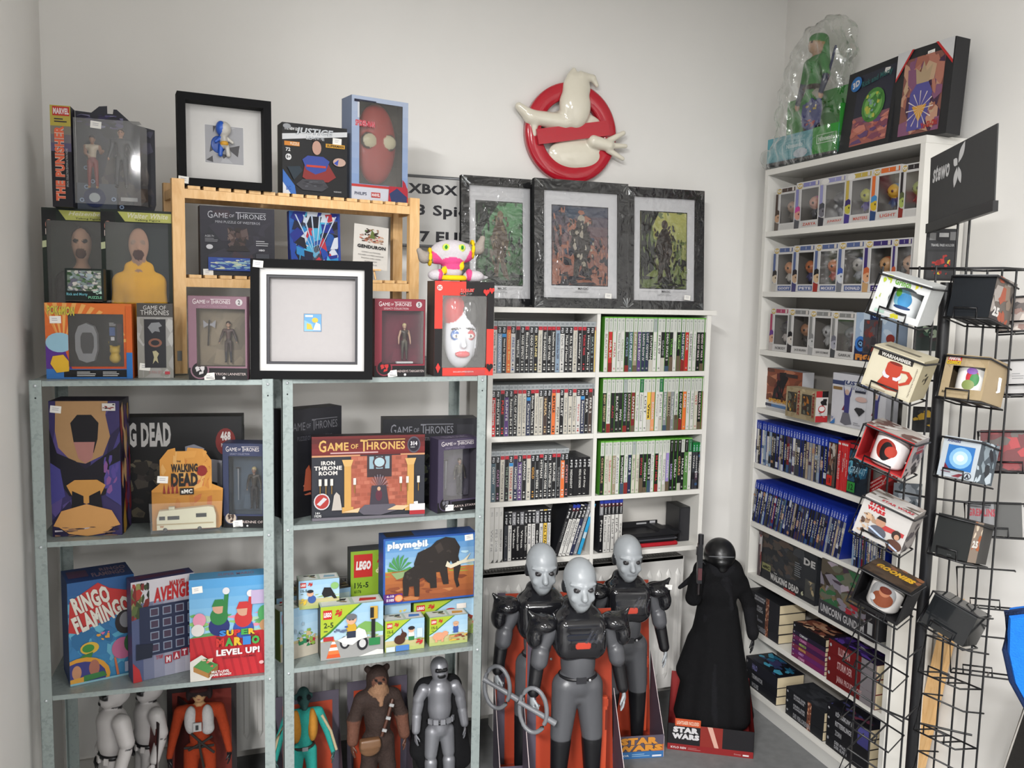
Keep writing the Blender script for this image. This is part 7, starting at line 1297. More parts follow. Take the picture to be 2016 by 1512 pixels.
    m.obj('front_panel', tr)
    # orange stick tied to the tray
    m = MB(); m.box(-.009, -.007, .06, .009, .007, .44*H, '#b8482c', 'plastic').box(-.012, -.008, .4*H, .012, .008, .43*H, '#a83e24', 'plastic').box(.003, -.0075, .3*H, .0095, -.006, .385*H, '#6a2416', 'plastic'); o = m.obj('plastic_blade', tr, (W2*.62, .02, 0)); o.rotation_euler = (tl, 0, 0)
    if stickers: sticker(t, .19*H, .76*H, -.035*H)
    return t
bald(1058, -.21, 1075, .02, .28, 'bald grey-headed armoured figure, leftmost of three', 'tall orange-backed cardboard tray holding the left bald figure', yaw=radians(-11))
bald(1225, -.135, 1058, .02, .27, 'bald grey-headed armoured figure, rightmost of three, farthest right', 'orange-backed tray with lettered front panel, beside the black-robed figure', True, yaw=radians(-11))
bald(1131, -.395, 1104, .02, .31, 'bald grey-headed armoured figure, middle one standing in front', 'orange-backed cardboard tray holding the front middle bald figure', yaw=radians(-11))
# ---- black robed figure with raised blaster
def robed():
    t, H = doll('toy_figure', CU, 1403, -.14, .03, 1060, 'black-robed toy figure with round helmet raising a blaster', None, radians(-22), radians(-2)); K = '#131315'; K2 = '#1b1b1e'
    P = [limb(H, (0, 0, .62), (0, 0, .72), .085, .1, K, .02), limb(H, (-.09, 0, .765), (.09, 0, .765), .06, .06, K, .02), limb(H, (-.07, -.03, .82), (.07, -.03, .82), .05, .05, K, .02), limb(H, (-.07, .04, .82), (.07, .04, .83), .055, .055, K, .02), limb(H, (0, .0, .78), (0, 0, .86), .04, .035, K, .01), El(H, (0, 0, .92), (.066, .078, .072), K2, .004), El(H, (0, -.035, .885), (.045, .05, .05), K2, .01),
         limb(H, (-.11, 0, .78), (-.135, -.05, .7), .042, .04, K, .01), limb(H, (-.135, -.05, .7), (-.115, -.1, .845), .038, .026, K, .008), limb(H, (.11, 0, .77), (.165, .01, .655), .042, .036, K, .012), limb(H, (.165, .01, .65), (.185, -.01, .5), .036, .027, K2, .008), limb(H, (.182, -.01, .53), (.184, -.012, .515), .031, .031, K2, .002)]
    for i in range(9): g = 2*pi*i/9; P.append(limb(H, (.06*cos(g), .05*sin(g), .62), (.155*cos(g), .085*sin(g)+.0, .07), .045, .055, K, .02))
    P += [limb(H, (0, 0, .6), (0, .0, .05), .07, .13, K, .03), limb(H, (-.05, -.05, .6), (.0, -.1, .02), .03, .035, K2, .012), limb(H, (-.1, .0, .45), (-.15, .01, .3), .05, .05, K, .03), limb(H, (-.02, -.04, .845), (.05, -.03, .83), .045, .045, K2, .02), limb(H, (-.06, .0, .83), (.08, .02, .82), .042, .042, K2, .02), limb(H, (.02, -.08, .8), (.06, -.08, .66), .018, .008, K2, .01), limb(H, (-.11, .04, .79), (-.19, .05, .72), .02, .01, K2, .01)]
    o = sdf_obj('robed_body', P, t, .0042, 'cloth')
    m = MB(); m.tube([(.078*H*cos(g), .066*H*sin(g), .6*H) for g in [2*pi*i/28 for i in range(28)]], .016*H, K2, 'plastic', 6, closed=True); m.box(-.03*H, -.09*H, .578*H, .03*H, -.08*H, .622*H, K2, 'plastic'); m.obj('belt', t)
    Q = [El(H, (0, 0, .918), (.08, .092, .084), '#1a1a1c', .004), El(H, (0, -.045, .895), (.058, .06, .04), '#0c0c0e', .004), El(H, (0, -.05, .86), (.035, .045, .03), '#141416', .01)]; sdf_obj('helmet', Q, t, .0032, 'plastic')
    m = MB(); m.tube([(.07*H*sin(g), -.02*H-.078*H*cos(g), .915*H+.014*H*cos(g*1.2)) for g in [-1.2+2.4*i/12 for i in range(13)]], .0025*H, '#8a8c90', 'silver', 6); m.obj('helmet_rim', t)
    put_hand(t, K2, (.186*H, -.012*H, .485*H), 1, .052*H); h = put_hand(t, K2, (-.115*H, -.1*H, .86*H), -1, .045*H, True); h.rotation_euler = (pi, 0, 0)
    m = MB(); m.box(-.012*H, -.016*H, -.1*H, .012*H, .014*H, .1*H, '#1c1c20', 'plastic').tube([(0, -.01*H, .1*H), (0, -.01*H, .15*H)], .014*H, '#232327', 'plastic', 10).tube([(0, 0, -.1*H), (0, 0, -.16*H)], .007*H, '#2a2426', 'plastic', 8).box(-.016*H, .0, .04*H, .016*H, .02*H, .08*H, '#28282c', 'plastic').box(-.01*H, -.022*H, -.08*H, .01*H, -.014*H, -.02*H, '#5a3034', 'plastic').lathe([(.0001, .152*H), (.01*H, .152*H), (.014*H, .148*H)], 0, -.01*H, '#4a4a50', 'silver', 10); m.obj('toy_blaster', t, (-.125*H, -.125*H, .9*H))
    tr = empty('display_tray', (1.795, 2.645, 0), radians(-31)); tag(tr, 'red and black cardboard tray under the black-robed figure', 'display tray'); W2, dd, hh = .152, .15, .1
    m = MB(); m.box(-W2, -.045-dd/2, 0, W2, dd/2, .003, '#7a1a1c').obj('base', tr); R_ = '#9c2222'
    MB().add([(-W2, dd/2, 0), (W2, dd/2, 0), (W2*.96, dd/2+.03, .2), (-W2*.96, dd/2+.03, .2)], [(0, 1, 2, 3)], R_).obj('back_card', tr)
    for e in (-1, 1): x = e*W2; MB().add([(x, -.045-dd/2, 0), (x, dd/2, 0), (x*.96, dd/2+.03, .2), (x, -.045-dd/2, hh)], [(0, 1, 2, 3)], R_).add([(x+e*.001, -.045-dd/2, 0), (x+e*.001, dd/2, 0), (x*.96+e*.001, dd/2+.03, .2), (x+e*.001, -.045-dd/2, hh)], [(3, 2, 1, 0)], '#2a1a1c').obj('side_wall', tr)
    m = MB(); y0 = -.045-dd/2; m.box(-W2, y0-.0015, 0, W2, y0, hh, '#18161a'); a = face(m, 'F', -W2, y0-.0015, 0, W2, y0, hh); a.R(0, 0, 1, .24, '#8a1e20').R(.38, .24, .64, 1, '#8a2a22').poly([(.46, 1), (.52, 1), (.6, .24), (.55, .24)], '#d8a898').T('STAR', .06, .68, .36, .9, '#d4d2d4', .08).T('WARS', .05, .44, .37, .65, '#d4d2d4', .08).T('KYLO REN', .04, .07, .22, .15, '#d8c8c8', .04).T('Disney', .78, .06, .86, .13, '#c8a0a0', .0).R(.88, .06, .95, .12, '#d8d0d0')
    a.lines(.24, .06, .4, .16, 2, '#b07070'); a.free = True; a.R(.08, .94, .38, 1.22, '#c8542c').T('LIGHTSABER INCLUDED', .1, 1.0, .36, 1.14, '#e8c8b0', .03); m.obj('front_panel', tr)
robed()
# ---- figures half hidden under the steel shelves
def under(px, d, pyt, fr, lab, yaw=0., tl=radians(-4)): return doll('toy_figure', fr, px, d, .09, pyt, lab, None, yaw, tl)
def white_one(px, d, pyt, lab):
    t, H = under(px, d, pyt, SL, lab, radians(-62)); Wc, K = '#c4c0bf', '#161618'
    P = [limb(H, (0, 0, .52), (0, 0, .6), .07, .068, Wc, .02), limb(H, (0, -.01, .64), (0, -.015, .76), .08, .09, Wc, .02), limb(H, (0, 0, .8), (0, 0, .86), .04, .04, K, .004), El(H, (0, 0, .925), (.072, .085, .078), Wc, .004), El(H, (0, -.05, .885), (.05, .045, .038), Wc, .012), Bx(H, (0, -.075, .925), (.045, .012, .01), .004, K, .001), El(H, (0, -.09, .88), (.02, .012, .012), K, .001)]
    for e in (-1, 1): P += [limb(H, (e*.11, 0, .78), (e*.155, .02, .67), .054, .046, Wc, .006), limb(H, (e*.158, .02, .65), (e*.16, .018, .635), .034, .034, K, .002), limb(H, (e*.16, .015, .62), (e*.17, -.02, .5), .038, .034, Wc, .002), limb(H, (e*.05, 0, .49), (e*.066, -.005, .29), .06, .05, Wc, .01), limb(H, (e*.066, -.005, .25), (e*.07, 0, .05), .045, .036, Wc, .003), limb(H, (e*.07, 0, .02), (e*.075, -.06, .016), .028, .022, Wc, .004)]
    sdf_obj('armour_body', P, t, .004, 'plastic')
    m = MB(); m.tube([(.08*H*cos(g), .072*H*sin(g), .55*H) for g in [2*pi*i/26 for i in range(26)]], .015*H, K, 'plastic', 6, closed=True); m.obj('belt', t)
    for g in (-2.4, -1.57, -.8, 0, 3.1): MB().box(-.014*H, -.01*H, -.02*H, .014*H, .008*H, .02*H, '#c8c4c2', 'plastic').obj('belt_pouch', t, (.088*H*cos(g), .08*H*sin(g), .535*H), g+pi/2)
    for e in (-1, 1): put_hand(t, '#1c1c1e' if e < 0 else Wc, (e*.172*H, -.028*H, .478*H), e, .055*H)
    MB().box(-.06, .1, 0, .06, .103, .33, '#2c1c1e').box(-.05, .0985, .05, .05, .1, .31, '#5c2220').obj('card_back', t)
white_one(214, .16, 1338, 'white armoured toy figure with black belt, leftmost under the steel shelf')
white_one(284, .235, 1332, 'white armoured toy figure, second from the left, behind its twin')
def pilot():
    t, H = under(395, .2, 1340, SL, 'orange flight-suited toy figure with white vest and dark helmet', radians(0)); O, Wc = '#9c3a1e', '#b8b6b6'
    c = dict(skin='#b8926a', torso=O, arm=O, hand='#1c1a1c', pelvis=O, thigh=O, shin='#2a2624', foot='#1c1a1c', L=((-.17, .0, .64), (-.2, -.03, .49)), R=((.17, .0, .64), (.2, -.03, .49)))
    P = person(H, c, bulk=1.25)+[El(H, (0, .014, .945), (.082, .085, .07), '#2a2022', .003), El(H, (-.07, .0, .91), (.02, .05, .045), '#2a2022', .003), El(H, (.07, .0, .91), (.02, .05, .045), '#2a2022', .003), Bx(H, (0, -.04, .955), (.055, .04, .008), .004, '#3a1c1c', .003)]
    sdf_obj('body', P, t, .004, 'cloth')
    Q = [El(H, (-.055, -.045, .74), (.045, .05, .1), Wc, .006), El(H, (.055, -.045, .74), (.045, .05, .1), Wc, .006), El(H, (.06, -.05, .67), (.042, .04, .04), Wc, .01)]; sdf_obj('white_vest', Q, t, .0036, 'cloth')
    MB().box(-.035*H, -.112*H, .68*H, .02*H, -.098*H, .74*H, '#a8a8a8', 'plastic').box(-.02*H, -.1125*H, .69*H, .0, -.112*H, .725*H, '#1c1c1e', 'plastic').obj('chest_box', t)
    K = '#34302e'
    for a, b in (((-.05, -.09, .66), (.1, -.07, .5)), ((.09, -.075, .62), (-.07, -.08, .54)), ((-.1, -.06, .55), (.1, -.06, .55)), ((0, -.092, .6), (.03, -.07, .4))): MB().tube([tuple(q*H for q in a), tuple((a[i]+b[i])/2*H-(0, .012*H, 0)[i] for i in range(3)), tuple(q*H for q in b)], .009*H, K, 'cloth', 6).obj('harness_strap', t)
    for e in (-1, 1): put_hand(t, '#1c1a1c', (e*.202*H, -.036*H, .475*H), e, .055*H)
    MB().box(-.1, .11, 0, .1, .113, .36, '#241a1c').box(-.085, .1085, .05, .085, .11, .34, '#7a2418').obj('card_back', t)
pilot()
def tray2(fr, px, d, hh, w, lab):
    tr = empty('display_tray', (*fr.base(px, .072, d)[:2], .072), fr.yaw); tag(tr, lab, 'display tray'); O, V = '#a03c22', '#504a56'
    MB().box(-w/2, 0, 0, w/2, .002, hh, V).box(-w/2+.02, -.001, .02, w/2-.02, 0, hh-.03, O).obj('back_card', tr)
    for e in (-1, 1): MB().add([(e*w/2, 0, 0), (e*w/2, -.1, 0), (e*w/2, -.1, .06), (e*w/2, 0, hh*.8)], [(0, 1, 2, 3)], V).add([(e*w/2+.0008, 0, 0), (e*w/2+.0008, -.1, 0), (e*w/2+.0008, -.1, .06), (e*w/2+.0008, 0, hh*.8)], [(3, 2, 1, 0)], '#b8b0b4').obj('side_wall', tr)
    MB().box(-w/2, -.102, 0, w/2, -.1, .07, V).obj('front_panel', tr)
def teal():
    t, H = under(600, .14, 1352, SR, 'teal-suited toy figure with green head and mustard vest', 0); T_, G_, Y = '#2a8a80', '#2c4a48', '#a8742c'
    c = dict(skin=G_, torso=T_, arm=T_, fore=T_, hand=G_, pelvis=T_, thigh=T_, shin='#8a7c5c', foot='#6a5c44', eye='#141a1c', L=((-.18, .0, .63), (-.22, -.02, .47)), R=((.18, .0, .63), (.22, -.02, .47)))
    P = person(H, c, bulk=1.12, face_=False, head=1.0)+[limb(H, (0, -.04, .9), (0, -.085, .865), .034, .022, G_, .012)]
    for e in (-1, 1): P += [El(H, (e*.036, -.05, .93), (.02, .016, .02), '#0f1416', .001), El(H, (e*.062, .01, .92), (.012, .018, .024), G_, .006)]
    sdf_obj('body', P, t, .0038, 'cloth')
    Q = [El(H, (-.062, -.02, .7), (.044, .075, .13), Y, .006), El(H, (.062, -.02, .7), (.044, .075, .13), Y, .006)]; sdf_obj('vest', Q, t, .0036, 'cloth')
    m = MB(); m.tube([(.075*H*cos(g), .068*H*sin(g), .535*H+.01*H*cos(g)) for g in [2*pi*i/24 for i in range(24)]], .011*H, '#2c2420', 'plastic', 6, closed=True); m.box(-.022*H, -.08*H, .52*H, .022*H, -.07*H, .55*H, '#77777a', 'silver').obj('belt', t)
    for e in (-1, 1): MB().tube([(e*.135*H, -.03*H, .77*H), (e*.205*H, -.03*H, .63*H), (e*.245*H, -.045*H, .48*H)], .012*H, '#a89a7c', 'cloth', 6).obj('sleeve_stripe', t); put_hand(t, G_, (e*.222*H, -.025*H, .455*H), e, .055*H)
    tray2(SR, 606, .24, .34, .19, 'orange-backed tray behind the teal-suited figure')
def furry():
    t, H = under(745, .12, 1309, SR, 'brown shaggy bear-like toy figure with strap and satchel', 0); B, B2, T_ = '#2c211d', '#54362a', '#7a5c46'
    P = [limb(H, (0, 0, .46), (0, 0, .62), .082, .084, B, .02), limb(H, (0, 0, .62), (0, 0, .76), .084, .092, B, .02), limb(H, (-.09, 0, .77), (.09, 0, .77), .055, .055, B, .02), El(H, (0, 0, .9), (.08, .085, .1), B, .02), El(H, (0, -.045, .9), (.055, .05, .055), B2, .01), El(H, (0, -.075, .885), (.034, .03, .026), T_, .01), El(H, (0, -.103, .9), (.012, .008, .008), '#141010', .001), El(H, (0, -.055, .84), (.06, .045, .05), T_, .01), limb(H, (0, -.06, .83), (.006, -.09, .745), .04, .008, T_, .01)]
    for e in (-1, 1): P += [El(H, (e*.026, -.088, .922), (.008, .006, .006), '#0e0c0c', .001), limb(H, (e*.12, 0, .76), (e*.17, .0, .63), .052, .045, B, .014), limb(H, (e*.17, 0, .62), (e*.185, -.03, .49), .047, .04, B2, .01), limb(H, (e*.052, 0, .46), (e*.07, 0, .26), .066, .055, B, .015), limb(H, (e*.07, 0, .26), (e*.078, 0, .04), .055, .045, B, .01), limb(H, (e*.078, 0, .03), (e*.085, -.06, .02), .035, .028, B2, .008)]
    for e in (-1, 1): P.append(El(H, (e*.07, .01, .975), (.024, .016, .026), B, .006))
    sdf_obj('furry_body', P, t, .004, 'fur')
    n = 9; a, b = np.array((.09, -.085, .775)), np.array((.005, -.108, .53))
    MB().tube([tuple(a*H), tuple((a*.5+b*.5+np.array((0, -.014, 0)))*H), tuple(b*H)], .012*H, '#4a2c20', 'plastic', 6).obj('strap', t)
    for i in (1, 4, 7): q = a+(b-a)*(i+.3)/n+np.array((0, -.014-.014*sin(pi*i/n), 0)); MB().box(-.016*H, -.006*H, -.01*H, .016*H, .006*H, .01*H, '#a8a8a8', 'silver').obj('strap_buckle', t, tuple(q*H), 0, 0, .35)
    Q = [El(H, (-.075, -.1, .455), (.075, .03, .06), '#6a4c34', .01), Bx(H, (-.075, -.1, .49), (.062, .02, .02), .01, '#6a4c34', .01)]; sdf_obj('satchel', Q, t, .0034, 'plastic')
    for e in (-1, 1): put_hand(t, B2, (e*.188*H, -.04*H, .47*H), e, .062*H)
    tray2(SR, 742, .235, .36, .19, 'orange-backed tray behind the brown shaggy figure')
def silver():
    t, H = under(866, .11, 1293, SR, 'silver armoured toy figure with black cape and helmet', 0); G_, K = '#7c7d82', '#141416'
    P = [limb(H, (0, 0, .5), (0, 0, .62), .074, .07, G_, .02), limb(H, (0, 0, .64), (0, 0, .76), .08, .09, G_, .02), limb(H, (0, 0, .8), (0, 0, .86), .042, .04, K, .004), El(H, (0, 0, .93), (.064, .074, .07), G_, .006), El(H, (0, -.022, .875), (.055, .055, .045), G_, .014), Bx(H, (0, -.068, .925), (.04, .01, .009), .003, K, .001), El(H, (0, -.07, .88), (.03, .012, .012), K, .001)]
    for e in (-1, 1): P += [limb(H, (e*.115, 0, .775), (e*.155, 0, .71), .045, .04, G_, .006), limb(H, (e*.155, 0, .7), (e*.168, 0, .62), .034, .032, K, .002), limb(H, (e*.155, 0, .68), (e*.165, 0, .63), .04, .038, G_, .002), limb(H, (e*.17, -.005, .59), (e*.18, -.025, .5), .036, .03, G_, .002), limb(H, (e*.05, 0, .46), (e*.066, 0, .3), .058, .046, G_, .006), limb(H, (e*.066, 0, .3), (e*.068, 0, .26), .038, .036, K, .002), limb(H, (e*.067, -.005, .24), (e*.072, 0, .05), .046, .036, G_, .003), limb(H, (e*.07, 0, .02), (e*.078, -.06, .016), .028, .022, G_, .004)]
    P += [El(H, (0, -.01, .475), (.05, .055, .05), G_, .01)]
    sdf_obj('armour_body', P, t, .0038, 'silver')
    m = MB(); m.tube([(.084*H*cos(g), .074*H*sin(g), .545*H) for g in [2*pi*i/26 for i in range(26)]], .014*H, K, 'plastic', 6, closed=True); m.obj('belt', t)
    for g in (-2.5, -2.05, -1.57, -1.1, -.6): MB().box(-.018*H, -.008*H, -.018*H, .018*H, .008*H, .018*H, '#8a8b90', 'silver').obj('belt_pouch', t, (.1*H*cos(g), .09*H*sin(g), .56*H), g+pi/2)
    Q = [limb(H, (-.1, .045, .8), (.1, .045, .8), .04, .04, K, .02), limb(H, (.13, .05, .76), (.19, .07, .2), .045, .07, K, .03), limb(H, (-.13, .05, .74), (-.15, .08, .3), .04, .05, K, .03), limb(H, (0, .08, .74), (0, .1, .15), .05, .06, K, .04), limb(H, (.08, .075, .74), (.1, .09, .15), .05, .06, K, .04), limb(H, (-.08, .075, .74), (-.09, .09, .2), .05, .05, K, .04)]; sdf_obj('cape', Q, t, .005, 'cloth')
    for e in (-1, 1): put_hand(t, '#6a6b70', (e*.182*H, -.03*H, .475*H), e, .055*H)
teal(); furry(); silver()
# ================================================================ WIRE SPINNER RACK, CHAIR, LEANING BOARD
K = '#141416'
_r0 = np.array([0., 0, 1.645])+ray(1840, 880)*(2.42/np.hypot(*ray(1840, 880)[:2])); PO = _r0[:2].copy(); g = Fr(PO[0], PO[1], 0)
# header sign
q = Fr(PO[0], PO[1], math.atan2(-.92, -.39)); A = q.hit(1828, 450); B = q.hit(1957, 408); Ct = q.hit(1847, 306); 
sw = float((B-A) @ q.u); sh = float(Ct[2]-A[2]); ztop = float(A[2])
spin = empty('spinner_rack', (PO[0], PO[1], 0)); tag(spin, 'black wire spinner rack of tilted baskets in front of the bookcase', 'display rack')
MB().tube([(0, 0, .02), (0, 0, float(zat([PO[0], PO[1], 0], 556)))], .0145, K, 'wire', 14).obj('pole', spin)
for s_ in (0, 1): MB().tube([(.012+s_*.024, -.01-s_*.012, ztop-.17), (.012+s_*.024, -.01-s_*.012, ztop+.012+s_*.006)], .003, K).obj('header_stay', spin)
MB().lathe([(.0001, .02), (.22, .02), (.22, .004), (.0001, .0)], 0, 0, K, 'wire', 32).obj('base', spin)
hs = empty('header_sign'); hU = np.array([-.386, -.922, .072]); hU /= np.linalg.norm(hU); hW = np.array([0, 0, 1.])-hU*hU[2]; hW /= np.linalg.norm(hW); hV = np.cross(hW, hU)
from mathutils import Matrix
hs.matrix_world = Matrix(((hU[0], hV[0], hW[0], A[0]), (hU[1], hV[1], hW[1], A[1]), (hU[2], hV[2], hW[2], A[2]), (0, 0, 0, 1))); tag(hs, 'dark grey sheet sign with white stewo lettering topping the spinner', 'sign')
m = MB(); m.box(0, -.0015, .0, sw, .0015, sh, '#3a3a3a', 'matte'); a = face(m, 'F', 0, -.0015, 0, sw, .0015, sh)
a.T('stewo', .05, .62, .33, .85, '#d8d8d8', .03, shear=.25)
for c_, an, L, wd in (((.455, .72), 2.45, .15, .055), ((.47, .74), .98, .3, .06), ((.455, .69), 4.45, .27, .055), ((.475, .69), 5.05, .25, .05)):
    x, y = c_; P = []
    for i in range(13): s_ = i/12; P.append((x+L*s_*cos(an)*.55-wd*sin(pi*s_)*sin(an)*.55, y+L*s_*sin(an)+wd*sin(pi*s_)*cos(an)))
    for i in range(12, -1, -1): s_ = i/12; P.append((x+L*s_*cos(an)*.55+wd*sin(pi*s_)*sin(an)*.55, y+L*s_*sin(an)-wd*sin(pi*s_)*cos(an)))
    a.poly(P, '#dcdcdc')
m.obj('sheet', hs); MB().box(-.004, -.006, -.012, sw+.004, .006, .012, K, 'plastic').obj('clamp_rail', hs)
# baskets and boxes: position of the box's lower front left corner as measured, scaled to stand at the rack
LU, LV, LW = (.434, -.852, -.292), (.896, .443, .039), (.096, -.279, .956)
RU, RV, RW = (.196, -.981, -.005), (.954, .192, -.231), (.228, .041, .973)
def onray(P, D): P = np.array(P, float); k = D/np.hypot(P[0], P[1]); return P*k+EYE, k
from mathutils import Matrix
def setmat(o, P, U, V, Wv):
    o.matrix_world = Matrix(((U[0], V[0], Wv[0], P[0]), (U[1], V[1], Wv[1], P[1]), (U[2], V[2], Wv[2], P[2]), (0, 0, 0, 1)))
def ortho(U, V, Wv):
    U, Wv = np.array(U, float), np.array(Wv, float); U /= np.linalg.norm(U); Wv = Wv-U*(Wv @ U); Wv /= np.linalg.norm(Wv); return U, np.cross(Wv, U), Wv
LF, RF = ortho(LU, LV, LW), ortho(RU, RV, RW)
def basket(P, Fm, w, d, h, full=True):
    m = MB(); e = .005; r = .0024; U, V, Wv = Fm; L = lambda x, y, z: tuple(np.array(P)+U*x+V*y+Wv*z-np.array([PO[0], PO[1], 0]))
    m.tube([L(-e, -e, -.004), L(w+e, -e, -.004), L(w+e, d, -.004), L(-e, d, -.004)], r, K, 'wire', 5, closed=True)
    m.tube([L(-e, d, h*.9), L(-e, -e, h*.96), L(-e, -e, -.004)], r, K, 'wire', 5); m.tube([L(-e, -e, h*.96), L(w+e, -e, h*.96), L(w+e, d, h*.9)], r, K, 'wire', 5)
    m.tube([L(w*.2, -e, -.004), L(w*.2, -e-.006, .02), L(w*.75, -e-.006, .02), L(w*.75, -e, -.004)], r, K, 'wire', 5)
    m.tube([L(w*.33, -e, -.004), L(w*.33, d, -.004)], r, K, 'wire', 5).tube([L(w*.66, -e, -.004), L(w*.66, d, -.004)], r, K, 'wire', 5)
    m.obj('basket', spin)
def verticals(P, Fm, w, d, z0, z1):
    U, V, Wv = Fm
    for x in (-.004, w*.36, w*.72, w+.006):
        b = np.array(P)+U*x+V*(d+.004); b = b-np.array([PO[0], PO[1], 0])
        MB().tube([(b[0], b[1], z0), (b[0], b[1], z1)], .0026, K, 'wire', 6).obj('upright_wire', spin)
def tier(P0, D, Fm, w, d, h, art, label, cat='box', side='#222', arts=None, win=None, inside=None, outer=None, inner='#333', name='mug_box', back=0.):
    P, k = onray(P0, D); U, V, Wv = Fm
    if win:
        t = empty(name); c = .0014; m = MB(); m.box(0, d-c, 0, w, d, h, side); m.box(0, 0, 0, c, d-c, h, side, cols={'R': inner}); m.box(w-c, 0, 0, w, d-c, h, side, cols={'L': inner}); m.box(c, 0, 0, w-c, d-c, c, side, cols={'T': inner}); m.box(c, 0, h-c, w-c, d-c, h, side, cols={'D': inner}); m.box(c, d-2*c, c, w-c, d-c, h-c, inner)
        x0, z0, x1, z1 = win[0]*w, win[1]*h, win[2]*w, win[3]*h
        for b in ((c, 0, c, x0, h-c), (x1, 0, c, w-c, h-c), (x0, 0, c, x1, z0), (x0, 0, z1, x1, h-c)):
            if b[3] > b[0]+1e-5 and b[4] > b[2]+1e-5: m.box(b[0], 0, b[2], b[3], c, b[4], outer)
        if art: a = face(m, 'F', 0, 0, 0, w, d, h); a.hole = win; art(a)
        for s_, fn in (arts or {}).items(): fn(face(m, s_, 0, 0, 0, w, d, h))
        m.obj('carton', t); inside(t, w, d, h)
    else:
        m = MB(); m.box(0, 0, 0, w, d, h, side)
        if art: art(face(m, 'F', 0, 0, 0, w, d, h))
        for s_, fn in (arts or {}).items(): fn(face(m, s_, 0, 0, 0, w, d, h))
        t = m.obj(name)
    setmat(t, P+Wv*.001, U, V, Wv); tag(t, label, cat); basket(P, Fm, w, d, h); return P, t
def mug(col, prt=None, r=.038, hh=.085, off=(0, 0)):
    def f(t, w, d, h):
        m = MB(); x, y = w/2+off[0], d/2+.004+off[1]; m.lathe([(.0001, .004), (r*.95, .004), (r, .01), (r, hh), (r*.92, hh), (r*.9, .012), (.0001, .01)], x, y, col, 'gloss', 32)
        if prt: prt(m, x, y, r)
        m.tube([(x+r*.95, y+.004, hh*.8), (x+r*1.35, y+.01, hh*.75), (x+r*1.4, y+.01, hh*.4), (x+r*.95, y+.004, hh*.22)], .0045, col, 'gloss', 8); m.obj('mug', t)
    return f
def wrapart(m, x, y, r, blobs):
    for (a0, z, sx, sz, c, n) in blobs:
        R_ = r+.0004+n*.0003; xs = [-sx*cos(pi*i/12) for i in range(13)]
        for i in range(12):
            q = []
            for xx, sg in ((xs[i], -1), (xs[i+1], -1), (xs[i+1], 1), (xs[i], 1)): hgt = sz*math.sqrt(max(0, 1-(xx/sx)**2)); q.append((x+R_*sin(a0+xx/r), y-R_*cos(a0+xx/r), z+sg*hgt))
            m.add(q, [(0, 1, 2, 3)], c, 'print')
zl = []
# left column, five boxes from the top
def art(a): a.R(0, 0, 1, 1, '#dcdedd').T('Grinch', .3, .8, .62, .95, '#6aa83a', .05).blobs(.04, .7, .24, .98, ['#b8c83a'], 6, .35, 2, 7).blobs(.7, .74, .85, 1, ['#d8d030'], 3, .5, 3, 4).blobs(.42, 0, .68, .2, ['#d8d030'], 3, .5, 4, 4).blobs(.0, .3, .12, .5, ['#b8c83a'], 4, .3, 2).R(.1, .05, .3, .12, '#b8d8c8').E(.6, .47, .32, .34, '#2c3438')
def mp(m, x, y, r): wrapart(m, x, y, r, [(-.1, .05, .022, .022, '#8ac8e0', 1), (.15, .045, .016, .018, '#4a9ad0', 2), (-.4, .06, .008, .01, '#6ab040', 3), (.1, .028, .02, .004, '#2c4878', 3)])
P1_, t = tier((1.559, 1.703, -.022), 2.25, LF, .118, .098, .097, art, 'white and lime mug box, topmost in the left basket column', side='#c8cac9', outer='#dcdedd', inner='#8a9090', win=(.3, .16, .92, .74), inside=mug('#dfe3e4', mp, .034, .074))
def art(a):
    a.R(0, 0, 1, 1, '#cfc6ac').R(.04, .04, .96, .86, '#d4ccb4').R(.12, .8, .82, .93, '#26221e').T('WARHAMMER', .18, .82, .78, .91, '#d8d4cc', .05)
    a.poly([(.28, .14), (.3, .22), (.36, .4), (.36, .7), (.4, .76), (.62, .76), (.66, .7), (.66, .4), (.72, .22), (.74, .14), (.5, .09)], '#b8402c').E(.52, .74, .13, .035, '#7a2418').poly([(.66, .64), (.8, .66), (.9, .56), (.88, .4), (.72, .28), (.68, .32), (.8, .42), (.82, .54), (.76, .6), (.66, .58)], '#b8402c').poly([(.34, .54), (.4, .44), (.48, .42), (.46, .36), (.38, .36), (.32, .44)], '#d8d4dc').poly([(.68, .54), (.62, .44), (.54, .42), (.56, .36), (.64, .36), (.7, .44)], '#d8d4dc')
    a.R(.1, .02, .5, .05, '#a89c84').lines(.92, .1, .95, .8, 20, '#8a8070')
tier((1.541, 1.695, -.202), 2.25, LF, .12, .10, .102, art, 'cream mug box printed with a red tankard, second in left column', side='#b8ae90', arts={'T': lambda a: a.R(0, 0, 1, 1, '#cdc4aa').R(.1, .3, .8, .5, '#6a6454'), 'R': lambda a: a.R(0, 0, 1, 1, '#aea486').blobs(.3, .3, .7, .7, ['#2a2620'], 6, .3, 3)})
def mp(m, x, y, r): wrapart(m, x, y, r, [(-.05, .048, .024, .026, '#a03024', 1), (.02, .044, .014, .024, '#1c1416', 2), (.3, .046, .014, .014, '#b84030', 3)])
